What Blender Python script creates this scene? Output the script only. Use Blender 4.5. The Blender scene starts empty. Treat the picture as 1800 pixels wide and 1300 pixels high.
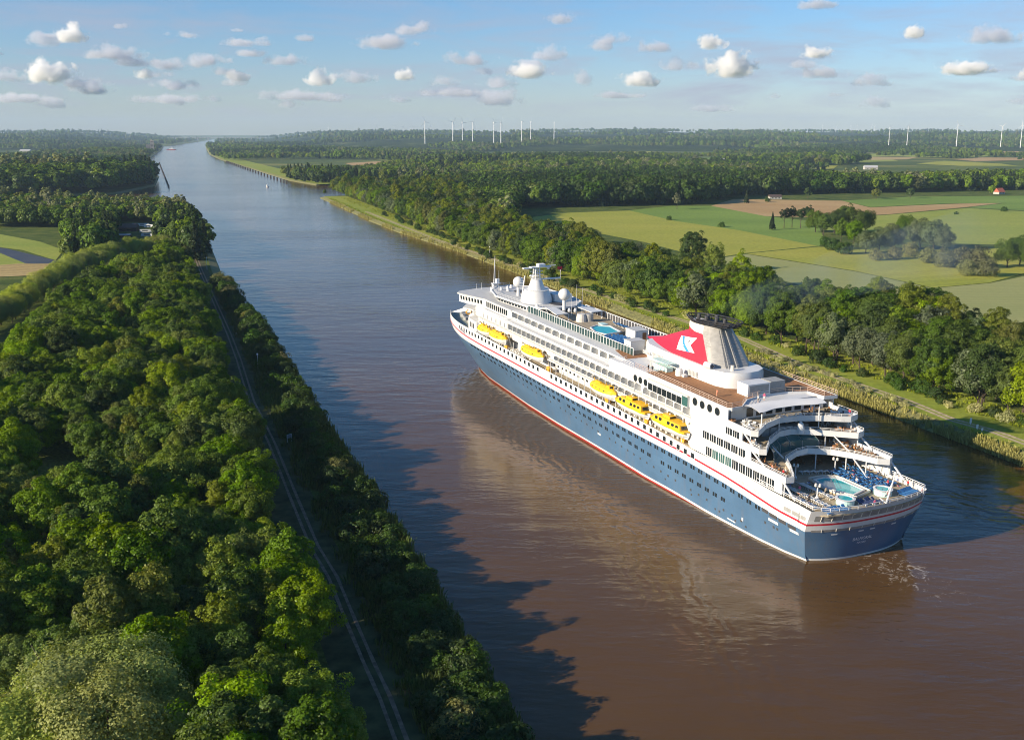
import bpy, bmesh, math, random
import numpy as np
from mathutils import Vector, Matrix
R = math.radians
scene = bpy.context.scene
COL = scene.collection

# ------------------------------------------------------------------ camera
F = 1813.2; HOR = 236.06; CY = 650.0; CAMH = 80.954
PITCH = math.atan((CY - HOR) / F)
cam_data = bpy.data.cameras.new("camera")
cam = bpy.data.objects.new("camera", cam_data)
COL.objects.link(cam)
cam_data.sensor_width = 36.0
cam_data.lens = 36.0 * F / 1800.0
cam_data.clip_start = 1.0
cam_data.clip_end = 200000.0
cam.location = (0, 0, CAMH)
cam.rotation_euler = (math.pi / 2 - PITCH, 0, 0)
scene.camera = cam

# ------------------------------------------------------------------ light
SUN_AZ = R(24.5)      # shadows run this way (from +X towards +Y)
SUN_EL = R(21.0)
to_sun = Vector((-math.cos(SUN_AZ) * math.cos(SUN_EL), -math.sin(SUN_AZ) * math.cos(SUN_EL), math.sin(SUN_EL)))
sun_data = bpy.data.lights.new("sun", 'SUN')
sun_data.energy = 5.0
sun_data.angle = R(0.5)
sun_data.color = (1.0, 0.85, 0.64)
sun = bpy.data.objects.new("sun", sun_data)
COL.objects.link(sun)
sun.rotation_euler = to_sun.to_track_quat('Z', 'Y').to_euler()
sun.location = (0, 0, 300)

world = bpy.data.worlds.new("World")
scene.world = world
world.use_nodes = True
wn = world.node_tree.nodes; wl = world.node_tree.links
wn.clear()
w_out = wn.new('ShaderNodeOutputWorld')
w_bg = wn.new('ShaderNodeBackground')
sky = wn.new('ShaderNodeTexSky')
sky.sky_type = 'NISHITA'
sky.sun_disc = False
sky.sun_elevation = SUN_EL
sky.sun_rotation = math.atan2(to_sun.x, to_sun.y)
sky.altitude = 100.0
sky.air_density = 1.0
sky.dust_density = 0.3
sky.ozone_density = 2.0
w_bg.inputs['Strength'].default_value = 0.068
w_tint = wn.new('ShaderNodeMix'); w_tint.data_type = 'RGBA'; w_tint.blend_type = 'MULTIPLY'; w_tint.inputs[0].default_value = 1.0
w_tint.inputs[7].default_value = (0.70, 0.93, 1.27, 1.0)
w_tc = wn.new('ShaderNodeTexCoord'); w_sep = wn.new('ShaderNodeSeparateXYZ'); wl.new(w_tc.outputs['Generated'], w_sep.inputs[0])
w_el = wn.new('ShaderNodeValToRGB'); w_el.color_ramp.elements[0].color = (0.78, 0.88, 1.18, 1); w_el.color_ramp.elements[1].color = (0.50, 0.92, 1.30, 1); w_el.color_ramp.elements[0].position = 0.03; w_el.color_ramp.elements[1].position = 0.2
wl.new(w_sep.outputs['Z'], w_el.inputs[0]); wl.new(w_el.outputs[0], w_tint.inputs[7])      # clear northern evening air, bluer than the model's
wl.new(sky.outputs[0], w_tint.inputs[6])
# thin mauve cloud veils low in the sky
w_map = wn.new('ShaderNodeMapping'); w_map.inputs['Scale'].default_value = (7.0, 7.0, 46.0)
w_nz = wn.new('ShaderNodeTexNoise'); w_nz.inputs['Scale'].default_value = 1.0; w_nz.inputs['Detail'].default_value = 7; w_nz.inputs['Roughness'].default_value = 0.62; w_nz.inputs['Distortion'].default_value = 0.4
wl.new(w_tc.outputs['Generated'], w_map.inputs[0]); wl.new(w_map.outputs[0], w_nz.inputs['Vector'])
w_band = wn.new('ShaderNodeValToRGB'); w_band.color_ramp.elements[0].position = 0.0; w_band.color_ramp.elements[0].color = (0.0, 0.0, 0.0, 1)
for _p, _v in ((0.012, 0.25), (0.035, 0.9), (0.08, 0.75), (0.13, 0.25)):
    _e = w_band.color_ramp.elements.new(_p); _e.color = (_v, _v, _v, 1)
w_band.color_ramp.elements[-1].position = 0.22; w_band.color_ramp.elements[-1].color = (0.0, 0.0, 0.0, 1)
wl.new(w_sep.outputs['Z'], w_band.inputs[0])
w_th = wn.new('ShaderNodeMapRange'); w_th.inputs['From Min'].default_value = 0.45; w_th.inputs['From Max'].default_value = 0.66; w_th.inputs['To Max'].default_value = 0.85
wl.new(w_nz.outputs['Fac'], w_th.inputs['Value'])
w_mul = wn.new('ShaderNodeMath'); w_mul.operation = 'MULTIPLY'; wl.new(w_th.outputs[0], w_mul.inputs[0]); wl.new(w_band.outputs[0], w_mul.inputs[1])
w_mix = wn.new('ShaderNodeMix'); w_mix.data_type = 'RGBA'; w_mix.inputs[7].default_value = (3.9, 4.0, 5.0, 1.0)
wl.new(w_mul.outputs[0], w_mix.inputs[0]); wl.new(w_tint.outputs[2], w_mix.inputs[6])
wl.new(w_mix.outputs[2], w_bg.inputs[0])
wl.new(w_bg.outputs[0], w_out.inputs[0])

scene.view_settings.view_transform = 'Standard'
scene.view_settings.look = 'None'
scene.view_settings.exposure = 0.78
scene.view_settings.gamma = 1.0
scene.render.engine = 'CYCLES'
scene.cycles.use_denoising = True
scene.cycles.filter_width = 1.05
scene.cycles.max_bounces = 10
scene.cycles.diffuse_bounces = 3
scene.cycles.glossy_bounces = 3
scene.cycles.transmission_bounces = 4
scene.cycles.transparent_max_bounces = 8
scene.cycles.volume_bounces = 8
scene.cycles.sample_clamp_indirect = 6.0
scene.cycles.use_adaptive_sampling = True
scene.cycles.adaptive_threshold = 0.015

# ------------------------------------------------------------------ helpers
def tag(o, label=None, cat=None, group=None, kind=None):
    if label: o['label'] = label
    if cat: o['category'] = cat
    if group: o['group'] = group
    if kind: o['kind'] = kind
    return o

def empty(name, loc=(0, 0, 0), rz=0.0, label=None, cat=None, group=None):
    o = bpy.data.objects.new(name, None)
    o.empty_display_size = 0.5
    o.location = loc; o.rotation_euler = (0, 0, rz)
    COL.objects.link(o)
    return tag(o, label, cat, group)

def copy_tree(o, parent=None):
    c = o.copy(); COL.objects.link(c); c.parent = parent
    for ch in list(o.children):
        copy_tree(ch, c)
    return c

class MB:
    """collects shapes, then becomes ONE mesh object"""
    def __init__(s, fn=None):
        s.v = []; s.f = []; s.m = []; s.fn = fn; s.cur = 0
    def mat(s, i): s.cur = i; return s
    def add(s, verts, faces):
        b = len(s.v)
        for p in verts:
            p = tuple(p)
            s.v.append(s.fn(p) if s.fn else p)
        for f in faces:
            s.f.append([b + i for i in f]); s.m.append(s.cur)
        return s
    def box(s, x0, x1, y0, y1, z0, z1):
        if x0 > x1: x0, x1 = x1, x0
        if y0 > y1: y0, y1 = y1, y0
        if z0 > z1: z0, z1 = z1, z0
        return s.add([(x0,y0,z0),(x1,y0,z0),(x1,y1,z0),(x0,y1,z0),(x0,y0,z1),(x1,y0,z1),(x1,y1,z1),(x0,y1,z1)],
                     [(3,2,1,0),(4,5,6,7),(0,1,5,4),(1,2,6,5),(2,3,7,6),(3,0,4,7)])
    def prism(s, poly, z0, z1, top=True, bottom=True):
        n = len(poly)
        a = sum(poly[i][0]*poly[(i+1) % n][1]-poly[(i+1) % n][0]*poly[i][1] for i in range(n))
        if a < 0: poly = poly[::-1]
        fs = [(i, (i+1) % n, n+(i+1) % n, n+i) for i in range(n)]
        if top: fs.append(tuple(range(n, 2*n)))
        if bottom: fs.append(tuple(range(n-1, -1, -1)))
        return s.add([(p[0], p[1], z0) for p in poly]+[(p[0], p[1], z1) for p in poly], fs)
    def wall(s, pts, z0, z1, t=0.12):
        """thin upright wall along an open polyline"""
        n = len(pts); L = []; Q = []
        for i in range(n):
            a = Vector(pts[max(i-1, 0)][:2]); b = Vector(pts[min(i+1, n-1)][:2])
            d = (b-a).normalized(); nn = Vector((-d.y, d.x))*t/2
            L.append((pts[i][0]+nn.x, pts[i][1]+nn.y)); Q.append((pts[i][0]-nn.x, pts[i][1]-nn.y))
        vs = [(p[0],p[1],z0) for p in L]+[(p[0],p[1],z1) for p in L]+[(p[0],p[1],z0) for p in Q]+[(p[0],p[1],z1) for p in Q]
        fs = []
        for i in range(n-1):
            fs += [(i+1, i, n+i, n+i+1), (2*n+i, 2*n+i+1, 3*n+i+1, 3*n+i), (n+i+1, n+i, 3*n+i, 3*n+i+1), (i, i+1, 2*n+i+1, 2*n+i)]
        fs += [(0, 2*n, 3*n, n), (n-1, 2*n-1, 4*n-1, 3*n-1)]
        return s.add(vs, fs)
    def tube(s, pts, r, n=6, r2=None):
        pts = [Vector(p) for p in pts]; m = len(pts)
        vs = []; fs = []
        for i, p in enumerate(pts):
            d = (pts[min(i+1, m-1)]-pts[max(i-1, 0)]).normalized()
            a = d.orthogonal().normalized(); b = d.cross(a)
            rr = r if r2 is None else r+(r2-r)*i/(m-1)
            for k in range(n):
                t = 2*math.pi*k/n
                vs.append(p+(a*math.cos(t)+b*math.sin(t))*rr)
        for i in range(m-1):
            for k in range(n):
                fs.append((i*n+k, i*n+(k+1) % n, (i+1)*n+(k+1) % n, (i+1)*n+k))
        fs.append(tuple(range(n-1, -1, -1))); fs.append(tuple(range((m-1)*n, m*n)))
        return s.add(vs, fs)
    def lathe(s, prof, c=(0, 0), n=20, cap0=True, cap1=True, sx=1.0, sy=1.0):
        m = len(prof); vs = []; fs = []
        for r, z in prof:
            for k in range(n):
                t = 2*math.pi*k/n
                vs.append((c[0]+r*sx*math.cos(t), c[1]+r*sy*math.sin(t), z))
        for i in range(m-1):
            for k in range(n):
                fs.append((i*n+k, i*n+(k+1) % n, (i+1)*n+(k+1) % n, (i+1)*n+k))
        if cap0: fs.append(tuple(range(n-1, -1, -1)))
        if cap1: fs.append(tuple(range((m-1)*n, m*n)))
        return s.add(vs, fs)
    def sphere(s, c, r, n=14, m=8, sz=1.0):
        prof = [(max(1e-3, r*math.sin(math.pi*i/m)), c[2]-r*sz*math.cos(math.pi*i/m)) for i in range(m+1)]
        return s.lathe(prof, (c[0], c[1]), n, False, False)
    def grid(s, rows, mats=None, flip=False):
        """rows of equally many points"""
        n = len(rows[0]); vs = [p for r in rows for p in r]; b = len(s.v)
        for p in vs:
            s.v.append(s.fn(tuple(p)) if s.fn else tuple(p))
        for i in range(len(rows)-1):
            for k in range(n-1):
                q = [b+i*n+k, b+i*n+k+1, b+(i+1)*n+k+1, b+(i+1)*n+k]
                s.f.append(q[::-1] if flip else q)
                s.m.append(mats[i] if mats else s.cur)
        return s
    def build(s, name, mats, parent=None, smooth=False, label=None, link=True):
        me = bpy.data.meshes.new(name)
        me.from_pydata([tuple(p) for p in s.v], [], s.f)
        if not isinstance(mats, (list, tuple)): mats = [mats]
        for m in mats: me.materials.append(m)
        me.polygons.foreach_set('material_index', s.m)
        if smooth:
            me.polygons.foreach_set('use_smooth', [True]*len(s.f))
        me.update()
        o = bpy.data.objects.new(name, me)
        if link: COL.objects.link(o)
        if parent is not None: o.parent = parent
        if label: o['label'] = label
        return o

def auto_smooth(o, ang=35):
    me = o.data
    bm = bmesh.new(); bm.from_mesh(me)
    bmesh.ops.remove_doubles(bm, verts=bm.verts, dist=1e-4)
    bmesh.ops.recalc_face_normals(bm, faces=bm.faces)
    for f in bm.faces: f.smooth = True
    for e in bm.edges:
        if len(e.link_faces) == 2:
            if e.link_faces[0].normal.angle(e.link_faces[1].normal, 0) > R(ang): e.smooth = False
    bm.to_mesh(me); bm.free()
    return o

# ------------------------------------------------------------------ materials
def new_mat(name):
    m = bpy.data.materials.new(name); m.use_nodes = True
    nt = m.node_tree; nt.nodes.clear()
    out = nt.nodes.new('ShaderNodeOutputMaterial')
    return m, nt, out

def N(nt, typ, **kw):
    n = nt.nodes.new(typ)
    for k, v in kw.items(): setattr(n, k, v)
    return n

def pmat(name, col, rough=0.5, metal=0.0, noise=0.0, scale=1.0, spec=0.5, coord='Object', bump=0.0, detail=4.0, alpha=1.0):
    m, nt, out = new_mat(name)
    b = N(nt, 'ShaderNodeBsdfPrincipled')
    b.inputs['Base Color'].default_value = (*col, 1)
    b.inputs['Roughness'].default_value = rough
    b.inputs['Metallic'].default_value = metal
    b.inputs['Specular IOR Level'].default_value = spec
    if noise > 0 or bump > 0:
        tc = N(nt, 'ShaderNodeTexCoord')
        nz = N(nt, 'ShaderNodeTexNoise'); nz.inputs['Scale'].default_value = scale; nz.inputs['Detail'].default_value = detail
        nt.links.new(tc.outputs[coord], nz.inputs['Vector'])
        if noise > 0:
            mr = N(nt, 'ShaderNodeMapRange')
            mr.inputs['From Min'].default_value = 0.3; mr.inputs['From Max'].default_value = 0.7
            mr.inputs['To Min'].default_value = 1-noise; mr.inputs['To Max'].default_value = 1+noise
            nt.links.new(nz.outputs['Fac'], mr.inputs['Value'])
            mx = N(nt, 'ShaderNodeMix', data_type='RGBA', blend_type='MULTIPLY')
            mx.inputs[0].default_value = 1.0
            mx.inputs[6].default_value = (*col, 1)
            nt.links.new(mr.outputs[0], mx.inputs[7])
            nt.links.new(mx.outputs[2], b.inputs['Base Color'])
        if bump > 0:
            bp = N(nt, 'ShaderNodeBump'); bp.inputs['Strength'].default_value = bump
            nt.links.new(nz.outputs['Fac'], bp.inputs['Height'])
            nt.links.new(bp.outputs[0], b.inputs['Normal'])
    nt.links.new(b.outputs[0], out.inputs[0])
    return m

def ramp(nt, stops, interp='LINEAR'):
    r = N(nt, 'ShaderNodeValToRGB'); r.color_ramp.interpolation = interp
    el = r.color_ramp.elements
    while len(el) > len(stops): el.remove(el[-1])
    while len(el) < len(stops): el.new(0.5)
    for e, (p, c) in zip(el, stops):
        e.position = p; e.color = (*c, 1)
    return r

def leaf_mat(name, col, hue=0.012, val=0.35, trans=0.36, sat=0.15):
    m, nt, out = new_mat(name)
    oi = N(nt, 'ShaderNodeObjectInfo')
    geo = N(nt, 'ShaderNodeNewGeometry')
    hs = N(nt, 'ShaderNodeHueSaturation')
    hs.inputs['Color'].default_value = (*col, 1)
    def mr(src, a, b):
        n = N(nt, 'ShaderNodeMapRange'); n.inputs['To Min'].default_value = a; n.inputs['To Max'].default_value = b
        nt.links.new(src, n.inputs['Value']); return n.outputs[0]
    # a little of the tone differs per tree, a little per leaf clump
    h1 = mr(oi.outputs['Random'], 0.5-hue, 0.5+hue)
    nt.links.new(h1, hs.inputs['Hue'])
    wn_ = N(nt, 'ShaderNodeTexWhiteNoise', noise_dimensions='1D')
    nt.links.new(oi.outputs['Random'], wn_.inputs['W'])
    s1 = mr(wn_.outputs['Value'], 1-sat, 1+sat)
    nt.links.new(s1, hs.inputs['Saturation'])
    v1 = mr(wn_.outputs['Value'], 1-val*0.7, 1+val*0.7)
    v2 = mr(geo.outputs['Random Per Island'], 1-val*0.8, 1+val*0.8)
    mm = N(nt, 'ShaderNodeMath', operation='MULTIPLY')
    nt.links.new(v1, mm.inputs[0]); nt.links.new(v2, mm.inputs[1])
    nt.links.new(mm.outputs[0], hs.inputs['Value'])
    d = N(nt, 'ShaderNodeBsdfDiffuse'); t = N(nt, 'ShaderNodeBsdfTranslucent'); g = N(nt, 'ShaderNodeBsdfGlossy')
    g.inputs['Roughness'].default_value = 0.45; g.inputs['Color'].default_value = (0.9, 0.95, 0.9, 1)
    nt.links.new(hs.outputs[0], d.inputs[0])
    ty = N(nt, 'ShaderNodeMix', data_type='RGBA', blend_type='MULTIPLY'); ty.inputs[0].default_value = 1.0
    ty.inputs[7].default_value = (1.25, 1.2, 0.45, 1)
    nt.links.new(hs.outputs[0], ty.inputs[6]); nt.links.new(ty.outputs[2], t.inputs[0])
    mx = N(nt, 'ShaderNodeMixShader'); mx.inputs[0].default_value = trans
    nt.links.new(d.outputs[0], mx.inputs[1]); nt.links.new(t.outputs[0], mx.inputs[2])
    mx2 = N(nt, 'ShaderNodeMixShader'); mx2.inputs[0].default_value = 0.012
    nt.links.new(mx.outputs[0], mx2.inputs[1]); nt.links.new(g.outputs[0], mx2.inputs[2])
    nt.links.new(mx2.outputs[0], out.inputs[0])
    return m

# ------------------------------------------------------------------ picture -> place
_c, _s = math.cos(PITCH), math.sin(PITCH)
def gz(u, v, z=0.0):
    """where the line of sight through photo point (u, v) meets the height z"""
    x = (u-900)/F; y = (CY-v)/F
    r = (x, _c+y*_s, -_s+y*_c)
    t = (z-CAMH)/r[2]
    return (t*r[0], t*r[1])
def proj(x, y, z):
    Z = z-CAMH
    fw = y*_c-Z*_s; up = y*_s+Z*_c
    return 900+F*x/fw, CY-F*up/fw, fw
def at_d(u, v, Y):
    """the point of the line of sight (u, v) at the distance Y"""
    x = (u-900)/F; y = (CY-v)/F
    t = Y/(_c+y*_s)
    return (t*x, Y, CAMH+t*(-_s+y*_c))
def inpoly(x, y, poly):
    c = False; n = len(poly); j = n-1
    for i in range(n):
        xi, yi = poly[i]; xj, yj = poly[j]
        if (yi > y) != (yj > y) and x < (xj-xi)*(y-yi)/(yj-yi)+xi: c = not c
        j = i
    return c
# ------------------------------------------------------------------ setting: water, ground, fields, paths, hills
R_BANK = [(282,-200),(128,247),(102,323),(56,452),(7,602),(-41,739),(-97,880),(-137,998),(-193,1179),(-250,1361),
          (-236,1376),(-150,1440),(-60,1520),(-80,1640),(-302,1738),(-318,1699),(-395,1866),(-584,2397),(-848,3137),(-973,3496),
          (-1229,4279),(-1719,5935),(-2150,7400),(-3068,11060),(-5000,19000)]
L_BANK = [(112,-200),(1,122),(-29,213),(-57,289),(-91,386),(-131,490),(-172,607),(-219,751),(-326,1055),(-352,1105),
          (-385,1128),(-450,1135),(-820,1120),(-820,1340),(-640,1374),(-548,1450),(-573,1680),(-690,2050),(-818,2397),(-1067,3074),(-1348,3948),
          (-1896,5714),(-2320,7021),(-3300,11060),(-5300,19000)]
HOLE = R_BANK + L_BANK[::-1]

def water_material():
    m, nt, out = new_mat("muddy_water")
    b = N(nt, 'ShaderNodeBsdfPrincipled')
    b.inputs['IOR'].default_value = 1.33
    b.inputs['Roughness'].default_value = 0.11
    tc = N(nt, 'ShaderNodeTexCoord')
    # broad swirls of silt
    n0 = N(nt, 'ShaderNodeTexNoise'); n0.inputs['Scale'].default_value = 0.012; n0.inputs['Detail'].default_value = 5; n0.inputs['Distortion'].default_value = 0.6
    nt.links.new(tc.outputs['Object'], n0.inputs['Vector'])
    rp = ramp(nt, [(0.3, WATER_A), (0.7, WATER_B)])
    nt.links.new(n0.outputs['Fac'], rp.inputs[0]); nt.links.new(rp.outputs[0], b.inputs['Base Color'])
    # wind ripples: calm lanes and ruffled lanes
    mp = N(nt, 'ShaderNodeMapping'); mp.inputs['Rotation'].default_value = (0, 0, R(20)); mp.inputs['Scale'].default_value = (0.4, 1.0, 1.0)
    nt.links.new(tc.outputs['Object'], mp.inputs['Vector'])
    n1 = N(nt, 'ShaderNodeTexNoise'); n1.inputs['Scale'].default_value = 0.75; n1.inputs['Detail'].default_value = 3; n1.inputs['Roughness'].default_value = 0.6
    n2 = N(nt, 'ShaderNodeTexNoise'); n2.inputs['Scale'].default_value = 0.16; n2.inputs['Detail'].default_value = 2
    n3 = N(nt, 'ShaderNodeTexNoise'); n3.inputs['Scale'].default_value = 0.008; n3.inputs['Detail'].default_value = 4; n3.inputs['Distortion'].default_value = 1.0
    for n_ in (n1, n2): nt.links.new(mp.outputs[0], n_.inputs['Vector'])
    nt.links.new(mp.outputs[0], n3.inputs['Vector'])
    mr = N(nt, 'ShaderNodeMapRange'); mr.inputs['From Min'].default_value = 0.35; mr.inputs['From Max'].default_value = 0.65
    mr.inputs['To Min'].default_value = 0.35; mr.inputs['To Max'].default_value = 1.0
    nt.links.new(n3.outputs['Fac'], mr.inputs['Value'])
    m1 = N(nt, 'ShaderNodeMath', operation='MULTIPLY'); m1.inputs[1].default_value = 0.11
    nt.links.new(n1.outputs['Fac'], m1.inputs[0])
    m2 = N(nt, 'ShaderNodeMath', operation='MULTIPLY_ADD'); m2.inputs[1].default_value = 0.38
    nt.links.new(n2.outputs['Fac'], m2.inputs[0]); nt.links.new(m1.outputs[0], m2.inputs[2])
    m3 = N(nt, 'ShaderNodeMath', operation='MULTIPLY')
    nt.links.new(m2.outputs[0], m3.inputs[0]); nt.links.new(mr.outputs[0], m3.inputs[1])
    bp = N(nt, 'ShaderNodeBump'); bp.inputs['Strength'].default_value = 1.0; bp.inputs['Distance'].default_value = 1.0
    # waves thrown aside by the hull and a little wash astern, in the ship's own frame
    ts = N(nt, 'ShaderNodeTexCoord'); ts.name = "ship_frame"
    sx = N(nt, 'ShaderNodeSeparateXYZ'); nt.links.new(ts.outputs['Object'], sx.inputs[0])
    def M2(op, a, b_=None, clamp=False, c=None):
        n = N(nt, 'ShaderNodeMath', operation=op, use_clamp=clamp)
        for i, q in enumerate((a, b_, c)):
            if q is None: continue
            if isinstance(q, (int, float)): n.inputs[i].default_value = q
            else: nt.links.new(q, n.inputs[i])
        return n.outputs[0]
    def MRG(v, a, b_, c=0.0, d=1.0):
        n = N(nt, 'ShaderNodeMapRange'); n.interpolation_type = 'SMOOTHSTEP'
        n.inputs['From Min'].default_value = a; n.inputs['From Max'].default_value = b_; n.inputs['To Min'].default_value = c; n.inputs['To Max'].default_value = d
        nt.links.new(v, n.inputs['Value']); return n.outputs[0]
    aw_ = M2('ABSOLUTE', sx.outputs['Y'])
    # crest line opens aft from the bow at a shallow angle
    off = M2('SUBTRACT', aw_, M2('MULTIPLY_ADD', sx.outputs['X'], -0.20, c=44.0))
    env = M2('MULTIPLY', MRG(off, -13.0, -1.0), MRG(off, 14.0, 2.0))
    env = M2('MULTIPLY', env, M2('MULTIPLY', MRG(sx.outputs['X'], -60.0, 20.0), MRG(sx.outputs['X'], 205.0, 188.0)))
    ph = N(nt, 'ShaderNodeTexNoise'); ph.inputs['Scale'].default_value = 0.11; ph.inputs['Detail'].default_value = 4; nt.links.new(ts.outputs['Object'], ph.inputs['Vector'])
    arg = M2('ADD', M2('MULTIPLY_ADD', sx.outputs['X'], 1.05, c=0.0), M2('ADD', M2('MULTIPLY', aw_, 1.9), M2('MULTIPLY', ph.outputs['Fac'], 20.0)))
    wvh = M2('MULTIPLY', M2('MULTIPLY', M2('SINE', arg), env), 0.034)
    hsum = M2('ADD', m3.outputs[0], wvh)
    nt.links.new(hsum, bp.inputs['Height']); nt.links.new(bp.outputs[0], b.inputs['Normal'])
    fz = N(nt, 'ShaderNodeTexNoise'); fz.inputs['Scale'].default_value = 0.55; fz.inputs['Detail'].default_value = 6; fz.inputs['Roughness'].default_value = 0.7; fz.inputs['Distortion'].default_value = 1.2
    nt.links.new(ts.outputs['Object'], fz.inputs['Vector'])
    stern = M2('MULTIPLY', MRG(sx.outputs['X'], -34.0, -2.0), M2('MULTIPLY', MRG(sx.outputs['X'], 5.0, 2.0), MRG(aw_, 11.0, 3.0)))
    side_ = M2('MULTIPLY', M2('MULTIPLY', MRG(aw_, 17.5, 13.0), MRG(sx.outputs['X'], 200.0, 192.0)), MRG(sx.outputs['X'], 0.0, 12.0))
    msk = M2('MAXIMUM', M2('MULTIPLY', stern, 0.95), M2('MULTIPLY', side_, 0.55))
    fo = M2('MULTIPLY', MRG(M2('ADD', fz.outputs['Fac'], M2('MULTIPLY', msk, 0.16)), 0.66, 0.80), M2('MULTIPLY', msk, 0.75))
    mxf = N(nt, 'ShaderNodeMix', data_type='RGBA'); mxf.inputs[7].default_value = (0.50, 0.44, 0.36, 1)
    nt.links.new(fo, mxf.inputs[0]); nt.links.new(rp.outputs[0], mxf.inputs[6]); nt.links.new(mxf.outputs[2], b.inputs['Base Color'])
    nt.links.new(b.outputs[0], out.inputs[0])
    return m
WATER_A = (0.076, 0.039, 0.010); WATER_B = (0.110, 0.058, 0.016)
mb = MB(); mb.add([(-9000,-300,0),(2500,-300,0),(2500,24000,0),(-9000,24000,0)], [(0,1,2,3)])
water = mb.build("canal_water", water_material())
tag(water, "brown canal water running from the foreground to the horizon", "water", kind='structure')

def offset_ring(poly, d):
    n = len(poly); res = []
    ar = sum(poly[i][0]*poly[(i+1) % n][1]-poly[(i+1) % n][0]*poly[i][1] for i in range(n))
    sg = 1 if ar > 0 else -1
    for i in range(n):
        a = Vector(poly[i-1]); p = Vector(poly[i]); b = Vector(poly[(i+1) % n])
        d1 = (p-a).normalized(); d2 = (b-p).normalized()
        n1 = Vector((d1.y, -d1.x))*sg; n2 = Vector((d2.y, -d2.x))*sg
        nn = (n1+n2)
        nn = nn.normalized() if nn.length > 1e-3 else n1
        k = d/max(0.5, nn.dot(n1))
        res.append((p.x+nn.x*k, p.y+nn.y*k))
    return res
LAND_Z = 2.0
EDGE = offset_ring(HOLE, 5.0)

def ground_material():
    m, nt, out = new_mat("meadow_ground")
    b = N(nt, 'ShaderNodeBsdfPrincipled'); b.inputs['Roughness'].default_value = 0.95; b.inputs['Specular IOR Level'].default_value = 0.1
    tc = N(nt, 'ShaderNodeTexCoord')
    n1 = N(nt, 'ShaderNodeTexNoise'); n1.inputs['Scale'].default_value = 0.06; n1.inputs['Detail'].default_value = 8; n1.inputs['Roughness'].default_value = 0.65
    nt.links.new(tc.outputs['Object'], n1.inputs['Vector'])
    r1 = ramp(nt, [(0.28, (0.035, 0.06, 0.014)), (0.45, (0.075, 0.11, 0.022)), (0.58, (0.115, 0.14, 0.03)), (0.75, (0.16, 0.15, 0.055))])
    nt.links.new(n1.outputs['Fac'], r1.inputs[0])
    n2 = N(nt, 'ShaderNodeTexNoise'); n2.inputs['Scale'].default_value = 1.4; n2.inputs['Detail'].default_value = 6
    nt.links.new(tc.outputs['Object'], n2.inputs['Vector'])
    mr = N(nt, 'ShaderNodeMapRange'); mr.inputs['From Min'].default_value = 0.3; mr.inputs['From Max'].default_value = 0.7
    mr.inputs['To Min'].default_value = 0.6; mr.inputs['To Max'].default_value = 1.35
    nt.links.new(n2.outputs['Fac'], mr.inputs['Value'])
    mx = N(nt, 'ShaderNodeMix', data_type='RGBA', blend_type='MULTIPLY'); mx.inputs[0].default_value = 1.0
    nt.links.new(r1.outputs[0], mx.inputs[6]); nt.links.new(mr.outputs[0], mx.inputs[7])
    # the far plain is mostly woodland
    sx = N(nt, 'ShaderNodeSeparateXYZ'); nt.links.new(tc.outputs['Object'], sx.inputs[0])
    fr = N(nt, 'ShaderNodeMapRange'); fr.inputs['From Min'].default_value = 1500; fr.inputs['From Max'].default_value = 2600
    nt.links.new(sx.outputs['Y'], fr.inputs['Value'])
    n5 = N(nt, 'ShaderNodeTexNoise'); n5.inputs['Scale'].default_value = 0.004; n5.inputs['Detail'].default_value = 3
    nt.links.new(tc.outputs['Object'], n5.inputs['Vector'])
    r5 = ramp(nt, [(0.38, (0.075, 0.105, 0.028)), (0.5, (0.12, 0.15, 0.035)), (0.6, (0.21, 0.20, 0.06)), (0.7, (0.26, 0.19, 0.09))], 'CONSTANT'); nt.links.new(n5.outputs['Fac'], r5.inputs[0])
    m2 = N(nt, 'ShaderNodeMix', data_type='RGBA'); nt.links.new(r5.outputs[0], m2.inputs[7])
    nt.links.new(fr.outputs[0], m2.inputs[0]); nt.links.new(mx.outputs[2], m2.inputs[6])
    nt.links.new(m2.outputs[2], b.inputs['Base Color'])
    bp = N(nt, 'ShaderNodeBump'); bp.inputs['Strength'].default_value = 0.8; bp.inputs['Distance'].default_value = 0.6
    nt.links.new(n2.outputs['Fac'], bp.inputs['Height']); nt.links.new(bp.outputs[0], b.inputs['Normal'])
    nt.links.new(b.outputs[0], out.inputs[0])
    return m
GROUND_M = ground_material()
BANK_M = pmat("bank_earth", (0.17, 0.165, 0.055), 0.95, noise=0.5, scale=0.8)

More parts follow.
